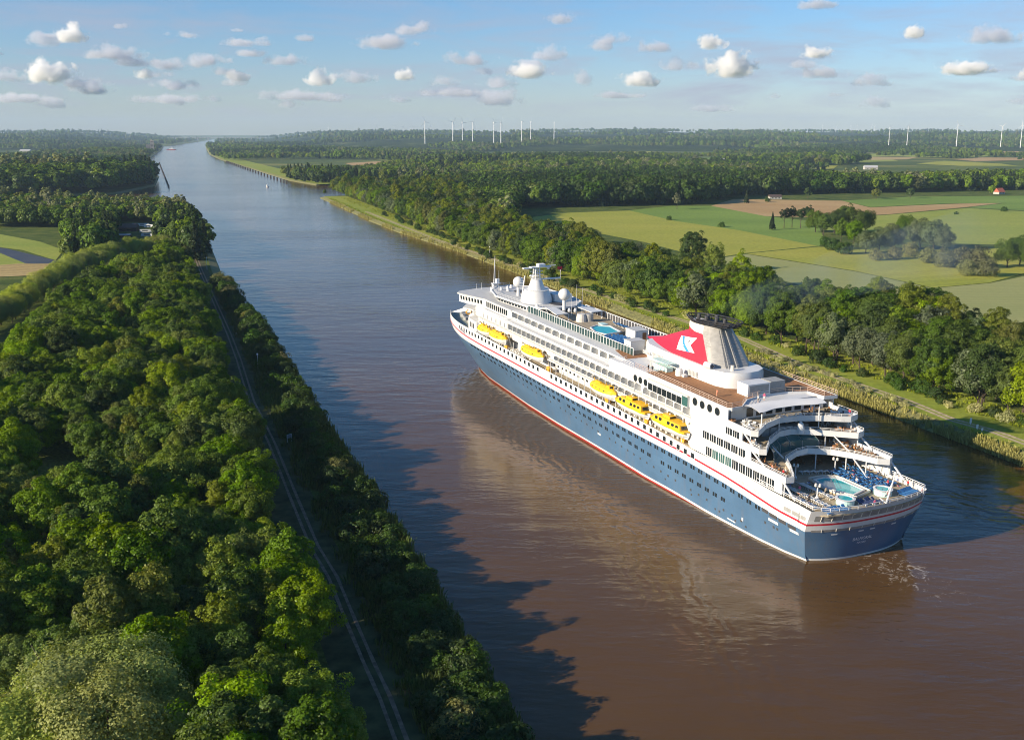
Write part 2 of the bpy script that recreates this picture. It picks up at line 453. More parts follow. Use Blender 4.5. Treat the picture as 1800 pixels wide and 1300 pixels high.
def build_ground():
    bm = bmesh.new()
    outer = [(-70000,-600),(70000,-600),(70000,70000),(-70000,70000)]
    ed = []
    for ring in (outer, EDGE):
        vs = [bm.verts.new((x, y, LAND_Z)) for x, y in ring]
        for i in range(len(vs)): ed.append(bm.edges.new((vs[i], vs[(i+1) % len(vs)])))
    bmesh.ops.triangle_fill(bm, edges=ed, use_beauty=True)
    bm.faces.ensure_lookup_table()
    for f in bm.faces:
        if f.normal.z < 0: f.normal_flip()
        f.material_index = 0
    bad = [f for f in bm.faces if inpoly(f.calc_center_median().x, f.calc_center_median().y, EDGE)]
    bmesh.ops.delete(bm, geom=bad, context='FACES')
    n = len(EDGE)
    a = [bm.verts.new((x, y, LAND_Z)) for x, y in EDGE]
    c = [bm.verts.new((x, y, 0.5)) for x, y in HOLE]
    inn = offset_ring(HOLE, -2.0)
    e = [bm.verts.new((x, y, -1.2)) for x, y in inn]
    for i in range(n):
        j = (i+1) % n
        for p, q in ((a, c), (c, e)):
            f = bm.faces.new((p[i], p[j], q[j], q[i])); f.material_index = 1
            f.normal_update()
            if f.normal.z < 0: f.normal_flip()
    me = bpy.data.meshes.new("ground"); bm.to_mesh(me); bm.free()
    me.materials.append(GROUND_M); me.materials.append(BANK_M)
    o = bpy.data.objects.new("ground", me); COL.objects.link(o)
    return tag(o, "flat green land on both sides of the canal", "ground", kind='structure')
ground = build_ground()

# --- fields
def field_mat(name, c1, c2, ang=20.0, row=0.06, strength=0.24):
    m, nt, out = new_mat(name)
    b = N(nt, 'ShaderNodeBsdfPrincipled'); b.inputs['Roughness'].default_value = 0.95; b.inputs['Specular IOR Level'].default_value = 0.1
    tc = N(nt, 'ShaderNodeTexCoord')
    n1 = N(nt, 'ShaderNodeTexNoise'); n1.inputs['Scale'].default_value = 0.013; n1.inputs['Detail'].default_value = 7; n1.inputs['Roughness'].default_value = 0.6
    mp = N(nt, 'ShaderNodeMapping'); mp.inputs['Rotation'].default_value = (0, 0, R(ang)); mp.inputs['Scale'].default_value = (0.35, 1.0, 1.0)
    nt.links.new(tc.outputs['Object'], mp.inputs['Vector']); nt.links.new(mp.outputs[0], n1.inputs['Vector'])
    r1 = ramp(nt, [(0.33, c1), (0.67, c2)]); nt.links.new(n1.outputs['Fac'], r1.inputs[0])
    wv = N(nt, 'ShaderNodeTexWave'); wv.inputs['Scale'].default_value = row; wv.inputs['Distortion'].default_value = 1.5; wv.inputs['Detail'].default_value = 2; wv.bands_direction = 'Y'
    nt.links.new(mp.outputs[0], wv.inputs['Vector'])
    n2 = N(nt, 'ShaderNodeTexNoise'); n2.inputs['Scale'].default_value = 0.4; n2.inputs['Detail'].default_value = 6
    nt.links.new(tc.outputs['Object'], n2.inputs['Vector'])
    ad = N(nt, 'ShaderNodeMath', operation='MULTIPLY_ADD'); ad.inputs[1].default_value = 0.35
    nt.links.new(wv.outputs['Fac'], ad.inputs[0]); nt.links.new(n2.outputs['Fac'], ad.inputs[2])
    mr = N(nt, 'ShaderNodeMapRange'); mr.inputs['From Min'].default_value = 0.3; mr.inputs['From Max'].default_value = 1.0
    mr.inputs['To Min'].default_value = 1-strength; mr.inputs['To Max'].default_value = 1+strength
    nt.links.new(ad.outputs[0], mr.inputs['Value'])
    mx = N(nt, 'ShaderNodeMix', data_type='RGBA', blend_type='MULTIPLY'); mx.inputs[0].default_value = 1.0
    nt.links.new(r1.outputs[0], mx.inputs[6]); nt.links.new(mr.outputs[0], mx.inputs[7])
    nt.links.new(mx.outputs[2], b.inputs['Base Color']); nt.links.new(b.outputs[0], out.inputs[0])
    return m
FM = {'gold': field_mat("field_golden_grass", (0.26,0.285,0.045), (0.34,0.325,0.06)),
      'green': field_mat("field_green_crop", (0.135,0.212,0.042), (0.190,0.271,0.054)),
      'brown': field_mat("field_bare_soil", (0.360,0.228,0.102), (0.432,0.300,0.144), ang=8, strength=0.2),
      'light': field_mat("field_pale_green", (0.22,0.275,0.05), (0.29,0.31,0.065), ang=10),
      'sage': field_mat("field_smoke_hazed_green", (0.253,0.278,0.102), (0.317,0.315,0.126), ang=-8, strength=0.08),  # greyness of the drifting smoke haze is mixed into this green
      'tan': field_mat("field_tan_stubble", (0.360,0.264,0.114), (0.432,0.336,0.156), ang=40)}
FIELDS = [
 ('gold', [(915,384),(1000,374),(1110,370),(1190,388),(1300,404),(1440,432),(1310,445),(1245,455),(1130,425)], "golden green meadow behind the trees of the far bank"),
 ('green', [(1105,370),(1180,362),(1252,362),(1345,380),(1420,388),(1440,400),(1448,418),(1440,433),(1300,405),(1190,389)], "deep green crop field beside the bare brown field"),
 ('brown', [(1250,362),(1290,350),(1480,353),(1530,365),(1660,359),(1770,356),(1700,364),(1560,377),(1430,382),(1345,380)], "bare brown soil field before the broad wood"),
 ('green', [(1480,353),(1600,346),(1840,344),(1840,372),(1700,365),(1770,357),(1660,358),(1530,364)], "green field at the edge of the broad wood on the right"),
 ('light', [(1440,386),(1560,378),(1700,366),(1840,374),(1840,432),(1660,428),(1540,415),(1450,405)], "light green meadow right of the field clump of trees"),
 ('gold', [(1312,446),(1440,434),(1540,440),(1840,436),(1840,470),(1740,497),(1640,506),(1500,476)], "golden green meadow in front of the pale field trees"),
 ('sage', [(1245,457),(1312,447),(1500,477),(1640,507),(1740,498),(1840,478),(1840,640),(1600,560),(1400,500)], "grey green field just behind the right bank trees"),
 ('light', [(-60,404),(0,412),(70,425),(112,440),(98,458),(40,440),(-60,428)], "bright green grass strip beyond the narrow stream on the left"),
 ('light', [(-60,430),(0,445),(46,464),(20,468),(-60,470)], "green meadow beside the narrow stream on the left"),
 ('tan', [(-60,471),(30,464),(88,464),(70,484),(0,487),(-60,489)], "tan harvested field at the left edge"),
 ('brown', [(606,287),(660,284),(760,287),(815,290),(800,294),(700,292),(620,291)], "rust brown field between woods beyond the canal"),
 ('brown', [(818,258),(850,256),(890,257),(888,261),(840,262)], "far orange brown field below the wind turbines"),
 ('light', [(700,258),(818,256),(830,260),(760,263),(690,262)], "far pale green field below the wind turbines"),
 ('light', [(930,254),(1030,253),(1080,256),(960,258)], "far pale green strip right of the orange field"),
 ('gold', [(1610,288),(1660,283),(1760,288),(1790,292),(1690,292)], "far yellow field on the right"),
 ('green', [(1715,268),(1760,265),(1840,264),(1840,276),(1760,275)], "far green field at the right edge"),
 ('gold', [(1780,306),(1840,303),(1840,318),(1795,318)], "yellow green field at the right edge below the woods"),
 ('light', [(1140,288),(1230,282),(1300,286),(1260,294),(1160,294)], "far green clearing in the middle of the woods"),
 ('light', [(1470,282),(1560,279),(1580,283),(1500,286)], "far green clearing left of the yellow field"),
 ('gold', [(1110,267),(1150,266),(1140,270),(1100,270)], "small far yellow field among the woods"),
]
_rf = random.Random(77)
for _k in range(30):
    _v = _rf.choice([246, 249, 252, 255, 259, 263, 268, 274, 280, 296, 303])+_rf.uniform(-1, 1); _u = _rf.uniform(20, 1800)
    if 255 < _u < 470 and _v < 300: continue
    if _u < 700 and _v > 275: continue
    _w = _rf.uniform(60, 190); _h = 1.1+(_v-240)*0.055
    FIELDS.append((_rf.choice(['gold','light','light','green','tan','brown']), [(_u-_w*0.5,_v),(_u-_w*0.1,_v-_h),(_u+_w*0.5,_v-_h*0.8),(_u+_w*0.4,_v+_h*0.5),(_u-_w*0.2,_v+_h)], "narrow field strip between the far woods"))
field_polys = []
for i, (k, px, lab) in enumerate(FIELDS):
    pts = [gz(u, v, LAND_Z) for u, v in px]
    field_polys.append(px)
    a = sum(pts[j][0]*pts[(j+1) % len(pts)][1]-pts[(j+1) % len(pts)][0]*pts[j][1] for j in range(len(pts)))
    if a < 0: pts = pts[::-1]
    mb = MB(); z = LAND_Z+0.05+0.02*i
    mb.add([(x, y, z) for x, y in pts], [tuple(range(len(pts)))])
    tag(mb.build("field", FM[k]), lab, "field", kind='structure')
# narrow stream between the left meadows
px = [(-60,428),(0,434),(50,446),(100,458),(96,463),(48,464),(0,447),(-60,432)]
mb = MB(); mb.add([(*gz(u, v, LAND_Z), LAND_Z+0.02) for u, v in px], [tuple(range(len(px)))])
mb.f[0] = mb.f[0][::-1]
tag(mb.build("stream", pmat("stream_water", (0.05, 0.036, 0.022), 0.45, noise=0.3, scale=0.05)), "narrow brown stream between the left meadows", "stream", kind='structure')

# --- gravel tracks (two wheel lines)
GRAVEL = pmat("gravel", (0.42, 0.35, 0.23), 0.95, noise=0.35, scale=0.9, spec=0.1)
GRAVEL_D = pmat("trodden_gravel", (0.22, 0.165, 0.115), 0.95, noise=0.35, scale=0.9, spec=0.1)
def strip(mbd, pts, off, wdt, z):
    n = len(pts); L = []; Q = []
    for i in range(n):
        a = Vector(pts[max(i-1, 0)]); b = Vector(pts[min(i+1, n-1)]); d = (b-a).normalized(); nn = Vector((-d.y, d.x))
        w2 = wdt*(0.85+0.3*random.random())
        L.append((pts[i][0]+nn.x*(off-w2/2), pts[i][1]+nn.y*(off-w2/2), z)); Q.append((pts[i][0]+nn.x*(off+w2/2), pts[i][1]+nn.y*(off+w2/2), z))
    mbd.add(L+Q, [(i, i+1, n+i+1, n+i) for i in range(n-1)])
def dens(pts, step=4.0):
    out_ = []
    for a, b in zip(pts[:-1], pts[1:]):
        L = math.dist(a, b); k = max(1, int(L/step))
        for i in range(k): out_.append((a[0]+(b[0]-a[0])*i/k, a[1]+(b[1]-a[1])*i/k))
    out_.append(pts[-1]); return out_
random.seed(3)
L_PATH_PX = [(340,440),(353,475),(375,525),(403,588),(420,633),(442,705),(478,779),(515,871),(552,959),(585,1014),(617,1092),(649,1166),(677,1226),(705,1300)]
L_PATH = [gz(u, v, 2) for u, v in L_PATH_PX]
L_PATH.append((L_PATH[-1][0]+22, L_PATH[-1][1]-64))
R_PATH_PX = [(640,372),(760,420),(900,468),(1000,502),(1100,535),(1300,597),(1400,642),(1500,677),(1583,705),(1667,740),(1733,758),(1800,783),(1860,808)]
R_PATH = [gz(u, v, 2) for u, v in R_PATH_PX]
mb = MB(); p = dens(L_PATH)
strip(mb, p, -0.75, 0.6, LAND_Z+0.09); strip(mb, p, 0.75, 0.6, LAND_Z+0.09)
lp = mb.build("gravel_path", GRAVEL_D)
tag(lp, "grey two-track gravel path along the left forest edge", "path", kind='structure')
mb = MB(); p = dens(R_PATH)
strip(mb, p, 0.9, 1.3, LAND_Z+0.09); strip(mb, p, 3.0, 1.3, LAND_Z+0.09)
rp_ = mb.build("gravel_path", GRAVEL)
tag(rp_, "pale two-track gravel path on the right canal bank", "path", kind='structure')

# verges: sunlit grass on the right bank, dull earth and grass along the left path
VERGE_R = field_mat("bank_grass", (0.19,0.25,0.035), (0.28,0.30,0.05), ang=70, row=0.6, strength=0.3)
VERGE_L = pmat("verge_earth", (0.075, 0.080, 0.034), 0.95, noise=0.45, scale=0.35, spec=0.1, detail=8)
_rb = [p for p in R_BANK if p[1] <= 1361]
def verge(a, b, mat, name, lab):
    n = len(a); mbv = MB(); mbv.add([(x, y, LAND_Z+0.03) for x, y in a]+[(x, y, LAND_Z+0.03) for x, y in b], [(i, n+i, n+i+1, i+1) if (a[i+1][0]-a[i][0])*(b[i][1]-a[i][1])-(a[i+1][1]-a[i][1])*(b[i][0]-a[i][0]) < 0 else (i, i+1, n+i+1, n+i) for i in range(n-1)])
    tag(mbv.build(name, mat), lab, "grass", kind='structure')
_d = dens(_rb, 12)
verge([(x+4.9*0.946, y+4.9*0.325) for x, y in _d], [(x+34*0.946, y+34*0.325) for x, y in _d], VERGE_R, "grass_verge", "sunlit grass strip along the right canal bank")
_d = dens([p for p in R_BANK if 1690 < p[1] <= 7400 and p[0] < -310], 60)
verge([(x+4.9*0.946, y+4.9*0.325) for x, y in _d], [(x+60*0.946, y+60*0.325) for x, y in _d], VERGE_R, "grass_verge", "sunlit grass strip along the far right canal bank")
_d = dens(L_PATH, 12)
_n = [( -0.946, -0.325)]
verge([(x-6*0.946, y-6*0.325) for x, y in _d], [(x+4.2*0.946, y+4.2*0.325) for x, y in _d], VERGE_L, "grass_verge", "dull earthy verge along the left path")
# --- far hills
def canal_x(y): return np.interp(y, [0,1361,1900,4279,5935,7400,11060,19000], [40,-330,-480,-1290,-1800,-2230,-3180,-5100])
def hill(x, y):
    t = np.clip((y-4300)/4500, 0, 1); t = t*t*(3-2*t)
    h = 68*t + 36*np.clip((y-8800)/3500, 0, 1)
    n = 0.5+0.25*np.sin(x*0.0011+0.7)+0.2*np.sin(x*0.0027+y*0.0009)+0.14*np.sin(x*0.0061-y*0.0013+1.0)+0.08*np.sin(x*0.015+y*0.004)
    rr = np.clip((x+3000)/9000, 0, 1)
    h = h*(0.84+0.2*n+0.10*rr)
    d = np.abs(x-canal_x(y))
    cor = np.clip((d-350)/900, 0, 1)
    left = np.where(x < canal_x(y), 0.93, 1.0)
    fade = np.clip((16500-y)/2500, 0, 1)
    return -1.5+h*cor*left*(0.3+0.7*fade)
def build_hills():
    ys = np.concatenate([np.linspace(4300, 9000, 40), np.linspace(9150, 17000, 46)])
    us = np.linspace(-0.75, 0.75, 260)
    vs = []; fs = []
    for y in ys:
        x = us*y; z = hill(x, np.full_like(x, y))
        vs += list(zip(x.tolist(), [float(y)]*len(x), z.tolist()))
    n = len(us)
    for i in range(len(ys)-1):
        for k in range(n-1): fs.append((i*n+k, i*n+k+1, (i+1)*n+k+1, (i+1)*n+k))
    me = bpy.data.meshes.new("hills"); me.from_pydata(vs, [], fs)
    me.polygons.foreach_set('use_smooth', [True]*len(fs)); me.update()
    m, nt, out = new_mat("wooded_hills")
    b = N(nt, 'ShaderNodeBsdfPrincipled'); b.inputs['Roughness'].default_value = 1.0; b.inputs['Specular IOR Level'].default_value = 0.0
    tc = N(nt, 'ShaderNodeTexCoord'); mp = N(nt, 'ShaderNodeMapping'); mp.inputs['Scale'].default_value = (1, 0.35, 1)
    nz = N(nt, 'ShaderNodeTexNoise'); nz.inputs['Scale'].default_value = 0.006; nz.inputs['Detail'].default_value = 6; nz.inputs['Roughness'].default_value = 0.6
    nt.links.new(tc.outputs['Object'], mp.inputs[0]); nt.links.new(mp.outputs[0], nz.inputs['Vector'])
    r1 = ramp(nt, [(0.35, (0.022,0.036,0.013)), (0.56, (0.04,0.06,0.02)), (0.66, (0.10,0.12,0.04)), (0.75, (0.17,0.15,0.06))])
    nt.links.new(nz.outputs['Fac'], r1.inputs[0]); nt.links.new(r1.outputs[0], b.inputs['Base Color']); nt.links.new(b.outputs[0], out.inputs[0])
    me.materials.append(m)
    o = bpy.data.objects.new("hills", me); COL.objects.link(o)
    tag(o, "low wooded hills along the horizon", "hills", kind='structure')
build_hills()
# ------------------------------------------------------------------ trees
BARK = pmat("bark", (0.085, 0.068, 0.05), 0.95, noise=0.35, scale=3.0, spec=0.1)
BARK_PALE = pmat("pale_bark", (0.36, 0.32, 0.26), 0.9, noise=0.3, scale=2.0, spec=0.1)
LEAF = {
 'mid':    leaf_mat("leaves_mid_green", (0.122, 0.190, 0.018)),
 'bright': leaf_mat("leaves_bright_green", (0.190, 0.265, 0.024)),
 'dark':   leaf_mat("leaves_dark_green", (0.078, 0.130, 0.017)),
 'olive':  leaf_mat("leaves_olive_green", (0.160, 0.188, 0.026)),
 'willow': leaf_mat("leaves_silver_willow", (0.31, 0.36, 0.08), val=0.25),
 'grey':   leaf_mat("leaves_grey_green", (0.140, 0.178, 0.085), val=0.25),
 'larch':  leaf_mat("leaves_larch", (0.138, 0.188, 0.027)),
 'needle': leaf_mat("needles_dark", (0.037, 0.062, 0.022)),
 'bushd':  leaf_mat("leaves_bank_bush", (0.055, 0.100, 0.020)),
 'bushp':  leaf_mat("leaves_pale_bush", (0.188, 0.194, 0.069)),
 'flower': leaf_mat("leaves_flowering_bush", (0.375, 0.375, 0.200), val=0.5),
}
def raw_mesh(name, V, Fq, mat):
    me = bpy.data.meshes.new(name)
    nq = len(Fq)
    me.vertices.add(len(V)); me.vertices.foreach_set('co', V.astype(np.float32).ravel())
    me.loops.add(nq*4); me.loops.foreach_set('vertex_index', Fq.astype(np.int32).ravel())
    me.polygons.add(nq); me.polygons.foreach_set('loop_start', np.arange(0, nq*4, 4, dtype=np.int32))
    me.update(calc_edges=True); me.materials.append(mat)
    return me
def unit(a): return a/np.maximum(np.linalg.norm(a, axis=-1, keepdims=True), 1e-9)
def leaf_cards(P, Nn, size, rng, stretch=1.35):
    n = len(P)
    a = unit(np.cross(Nn, rng.normal(size=(n, 3)))); b = np.cross(Nn, a)
    s = (size*rng.uniform(0.6, 1.35, n))[:, None]
    bend = Nn*s*0.18
    V = np.stack([P-a*s*stretch*0.5, P-b*s*0.42+bend, P+a*s*stretch*0.5, P+b*s*0.42+bend], 1).reshape(-1, 3)
    return V, np.arange(n*4).reshape(n, 4)
def crown(name, mat, H=15, rx=4.6, rz=5.8, base=3.2, nl=42, n=6000, leaf=0.42, seed=0, lobe=(0.24, 0.42), droop=0.0, kind='broad', up=0.3, jit=0.5):
    rng = np.random.default_rng(seed)
    cz = H-rz
    if kind == 'cone':
        t = rng.uniform(0, 1, n)**0.62                      # 0 top .. 1 base
        tier = np.floor(t*11)/11+0.09*rng.uniform(0, 1, n)**2
        ang = rng.uniform(0, 2*np.pi, n)
        arms = np.round(ang/(2*np.pi)*9)/9*2*np.pi+rng.normal(0, 0.22, n)+tier*7
        r = rx*(tier+0.04)*rng.uniform(0.25, 1, n)**0.6*(0.8+0.25*np.sin(arms*3+tier*9))
        P = np.stack([r*np.cos(arms), r*np.sin(arms), base+(H-base)*(1-tier)-r*0.28], 1)
        Nn = unit(np.stack([np.cos(arms)*0.6, np.sin(arms)*0.6, np.full(n, 0.7)], 1)+rng.normal(0, jit, (n, 3)))
    else:
        # lobes on an uneven egg, leaf clumps on the lobes
        k = np.arange(nl)+0.5
        ph = np.arccos(1-1.72*k/nl); th_ = np.pi*(1+5**0.5)*k+rng.uniform(0, 0.7, nl)
        D = np.stack([np.cos(th_)*np.sin(ph), np.sin(th_)*np.sin(ph), np.cos(ph)], 1)
        rad = rng.uniform(0.55, 1.05, nl)[:, None]
        rad *= (1+0.16*np.sin(3*th_+seed)*np.sin(2*ph+seed))[:, None]
        rad[rng.uniform(size=nl) < 0.14] *= 1.16
        C = D*rad*np.array([rx, rx, rz])*0.80+np.array([0, 0, cz])+rng.normal(0, 0.25, (nl, 3))
        Rl = rng.uniform(lobe[0], lobe[1], nl)*rx
        C[:, 2] = np.maximum(C[:, 2], base+Rl*0.4)
        w = Rl**2; w /= w.sum()
        li = rng.choice(nl, n, p=w)
        d = unit(rng.normal(size=(n, 3))+np.array([0, 0, 0.35])+D[li]*0.75)
        P = C[li]+d*(Rl[li]*rng.uniform(0.62, 1.12, n))[:, None]*np.array([1, 1, 0.85])
        if droop > 0:
            P[:, 2] -= droop*rng.uniform(0, 1, n)**2*(np.hypot(P[:, 0], P[:, 1])/rx)
        Nn = unit(d*0.9+D[li]*0.45+np.array([0, 0, up])+rng.normal(0, jit, (n, 3)))
        P[:, 2] = np.maximum(P[:, 2], base*0.55)
    V, Fq = leaf_cards(P, Nn, leaf, rng)
    return raw_mesh(name, V, Fq, mat)
def trunk_mesh(H, base, rx, r0, seed, mat, limbs=6, name="trunk"):
    rng = random.Random(seed); mb = MB()
    top = H*0.72
    pts = [(0, 0, -0.5), (rng.uniform(-.15, .15), rng.uniform(-.15, .15), base*0.5), (rng.uniform(-.3, .3), rng.uniform(-.3, .3), base+1), (rng.uniform(-.5, .5), rng.uniform(-.5, .5), top)]
    mb.tube(pts, r0, 7, r0*0.25)
    for i in range(limbs):
        a = 2*math.pi*(i+rng.random()*0.6)/limbs; z0 = base*0.75+(top-base)*rng.random()*0.7
        L = rx*rng.uniform(0.45, 0.8)
        mb.tube([(0, 0, z0), (math.cos(a)*L*0.5, math.sin(a)*L*0.5, z0+L*0.45), (math.cos(a)*L, math.sin(a)*L, z0+L*1.0)], r0*0.42, 5, r0*0.1)
    o = mb.build(name, mat, link=False); me = o.data; bpy.data.objects.remove(o)
    return me

SHAPES = {
 'broad':  dict(H=15, rx=4.7, rz=6.4, base=1.8, nl=84, lobe=(0.15, 0.30)),
 'wide':   dict(H=13.5, rx=5.4, rz=5.6, base=1.8, nl=84, lobe=(0.15, 0.30)),
 'tall':   dict(H=18, rx=3.9, rz=7.8, base=2.0, nl=84, lobe=(0.17, 0.34)),
 'willow': dict(H=12.5, rx=5.8, rz=5.6, base=1.6, lobe=(0.18, 0.42), droop=1.4, nl=46, jit=0.48),
 'cone':   dict(H=16, rx=3.4, base=1.5, kind='cone'),
 'pine':   dict(H=15, rx=3.2, rz=4.4, base=5.5, nl=24),
 'column': dict(H=19, rx=2.6, rz=8.6, base=2.2),
 'bush':   dict(H=3.2, rx=2.1, rz=1.9, base=0.3, nl=20, lobe=(0.3, 0.5)),
 'bigbush':dict(H=5.5, rx=3.4, rz=3.0, base=0.4, nl=30, lobe=(0.26, 0.46)),
}
NEAR = {}   # species -> list of (crown mesh, trunk mesh, height)
def near_proto(key, shape, mat, seeds, n, leaf, bark=BARK):
    L = []
    for sd in seeds:
        kw = dict(SHAPES[shape]); 
        cm = crown("crown", LEAF[mat], n=n, leaf=leaf, seed=sd, **kw)
        tm = trunk_mesh(kw['H'], kw['base'], kw['rx'], 0.34 if kw['H'] > 8 else 0.08, sd, bark, 6 if kw['H'] > 8 else 4)
        L.append((cm, tm, kw['H']))
    NEAR[key] = L
near_proto('mid', 'broad', 'mid', (1, 2, 3), 13000, 0.29)
near_proto('bright', 'wide', 'bright', (4, 5), 13000, 0.29)
near_proto('dark', 'broad', 'dark', (6, 7), 11000, 0.30)
near_proto('olive', 'tall', 'olive', (8, 9), 11000, 0.29)
near_proto('willow', 'willow', 'willow', (10, 11), 18000, 0.21)
near_proto('darkw', 'willow', 'dark', (42,), 8000, 0.34)
near_proto('greyw', 'willow', 'grey', (40, 41), 9000, 0.34)
near_proto('grey', 'wide', 'grey', (12, 13), 6000, 0.40)
near_proto('larch', 'cone', 'larch', (14,), 5000, 0.5)
near_proto('spruce', 'cone', 'needle', (15,), 5000, 0.5)
near_proto('pine', 'pine', 'needle', (16, 17), 3600, 0.42, BARK)
near_proto('birch', 'tall', 'bright', (18, 19), 9000, 0.29, BARK_PALE)
near_proto('bush', 'bush', 'bushd', (20, 21, 22), 1300, 0.28)
near_proto('palebush', 'bigbush', 'bushp', (23, 24), 2600, 0.32)
near_proto('flowerbush', 'bush', 'flower', (25,), 1300, 0.24)
near_proto('bigbush', 'bigbush', 'bushd', (26, 27), 2600, 0.34)

_cnt = {}
def tree(key, x, y, z, sc, label, cat, group=None, name="broadleaf_tree", rz=None, sz=None):
    lst = NEAR[key]; i = _cnt.get(key, 0); _cnt[key] = i+1
    cm, tm, H = lst[i % len(lst)]
    e = empty(name, (x, y, z), rz if rz is not None else (i*2.399) % 6.283, label, cat, group)
    e.scale = (sc, sc, sz or sc)
    c = bpy.data.objects.new("crown", cm); COL.objects.link(c); c.parent = e
    t = bpy.data.objects.new("trunk", tm); COL.objects.link(t); t.parent = e
    return e

def far_src(key):
    """the crown objects of trees that stand in the scene are what the far woods repeat"""
    return FAR[key]
def gn_stuff(name, pts, protos, label, z0=None):
    """pts: (x, y, z, scale, rot, index); one object for a wood that reads as one mass"""
    me = bpy.data.meshes.new(name)
    P = np.array(pts, dtype=np.float64)
    me.vertices.add(len(P)); me.vertices.foreach_set('co', P[:, :3].astype(np.float32).ravel())
    a = me.attributes.new('scl', 'FLOAT_VECTOR', 'POINT')
    rng = np.random.default_rng(5)
    S = np.stack([P[:, 3]*rng.uniform(0.85, 1.2, len(P)), P[:, 3]*rng.uniform(0.85, 1.2, len(P)), P[:, 3]], 1)
    a.data.foreach_set('vector', S.astype(np.float32).ravel())
    a = me.attributes.new('rot', 'FLOAT_VECTOR', 'POINT')
    Rv = np.zeros((len(P), 3)); Rv[:, 2] = P[:, 4]
    a.data.foreach_set('vector', Rv.astype(np.float32).ravel())
    a = me.attributes.new('idx', 'INT', 'POINT'); a.data.foreach_set('value', P[:, 5].astype(np.int32))
    me.update()
    o = bpy.data.objects.new(name, me); COL.objects.link(o)
    ng = bpy.data.node_groups.new(name+"_scatter", 'GeometryNodeTree')
    ng.interface.new_socket('Geometry', in_out='INPUT', socket_type='NodeSocketGeometry')
    ng.interface.new_socket('Geometry', in_out='OUTPUT', socket_type='NodeSocketGeometry')
    gi = ng.nodes.new('NodeGroupInput'); go = ng.nodes.new('NodeGroupOutput')
    ip = ng.nodes.new('GeometryNodeInstanceOnPoints'); jn = ng.nodes.new('GeometryNodeJoinGeometry')
    ip.inputs['Pick Instance'].default_value = True
    for pr in reversed(protos):
        oi = ng.nodes.new('GeometryNodeObjectInfo'); oi.inputs['Object'].default_value = pr; oi.inputs['As Instance'].default_value = True
        ng.links.new(oi.outputs['Geometry'], jn.inputs[0])
    def attr(nm, typ):
        n = ng.nodes.new('GeometryNodeInputNamedAttribute'); n.data_type = typ; n.inputs['Name'].default_value = nm
        return n.outputs['Attribute']
    ng.links.new(gi.outputs[0], ip.inputs['Points']); ng.links.new(jn.outputs[0], ip.inputs['Instance'])
    ng.links.new(attr('idx', 'INT'), ip.inputs['Instance Index'])
    ng.links.new(attr('rot', 'FLOAT_VECTOR'), ip.inputs['Rotation'])
    ng.links.new(attr('scl', 'FLOAT_VECTOR'), ip.inputs['Scale'])
    ng.links.new(ip.outputs[0], go.inputs[0])
    md = o.modifiers.new("scatter", 'NODES'); md.node_group = ng
    return tag(o, label, None, None, 'stuff')

rnd = random.Random(11)
def poisson(poly, spacing, jit=0.42, seed=1):
    r = random.Random(seed); xs = [p[0] for p in poly]; ys = [p[1] for p in poly]; out_ = []
    y = min(ys); row = 0
    while y < max(ys):
        x = min(xs)+(row % 2)*spacing*0.5
        while x < max(xs):
            px_, py_ = x+r.uniform(-jit, jit)*spacing, y+r.uniform(-jit, jit)*spacing
            if inpoly(px_, py_, poly): out_.append((px_, py_))
            x += spacing
        y += spacing*0.87; row += 1
    return out_
def noise2(x, y, s):
    return 0.5+0.25*math.sin(x*s+1.3*math.sin(y*s*0.7))+0.25*math.sin(y*s*1.13+1.7*math.sin(x*s*0.6)+0.5)
def lerp_path(P, t):
    """point on polyline by parameter 0..1 (by length)"""
    L = [0]
    for a, b in zip(P[:-1], P[1:]): L.append(L[-1]+math.dist(a, b))
    d = t*L[-1]
    for i in range(len(P)-1):
        if d <= L[i+1]:
            k = (d-L[i])/(L[i+1]-L[i]); return (P[i][0]+(P[i+1][0]-P[i][0])*k, P[i][1]+(P[i+1][1]-P[i][1])*k)
    return P[-1]
def offset_line(P, d):
    out_ = []
    for i in range(len(P)):
        a = Vector(P[max(i-1, 0)]); b = Vector(P[min(i+1, len(P)-1)]); t = (b-a).normalized(); nn = Vector((-t.y, t.x))
        out_.append((P[i][0]+nn.x*d, P[i][1]+nn.y*d))
    return out_

CAND = []    # (x, y, z, scale, species, where)
# --- the forest left of the path
edge = offset_line(L_PATH, -8.0)          # path runs far -> near, left side is negative
topline = [gz(u, v, 2) for u, v in [(-120,640),(-40,598),(60,528),(130,486),(200,454),(290,440),(336,442)]]
left_poly = topline + edge[1:] + [(-75, 95), (-140, 260)]
for x, y in poisson(left_poly, 6.4, seed=4):
    u, v, d = proj(x, y, 11)
    if u < -70 or v > 1420 or v < 380: continue
    if u < 345 and v > 1165: continue
    vr = float(np.interp(u, [-60,60,130,200,290,340], [652,560,505,468,448,440]))
    if v < vr: continue
    n_ = noise2(x, y, 0.11); h = 0.70+0.5*noise2(x+40, y, 0.15)+rnd.uniform(-0.18, 0.18)
    if noise2(x, y, 0.085) < 0.19: continue
    q = rnd.random()
    sp = 'bright' if q < 0.26+0.3*(n_-0.5) else 'mid' if q < 0.68 else 'dark' if q < 0.84 else 'olive' if q < 0.93 else 'birch'
    if sp in ('olive', 'birch'): h *= 0.82
    CAND.append((x, y, LAND_Z, h, sp, 'left'))
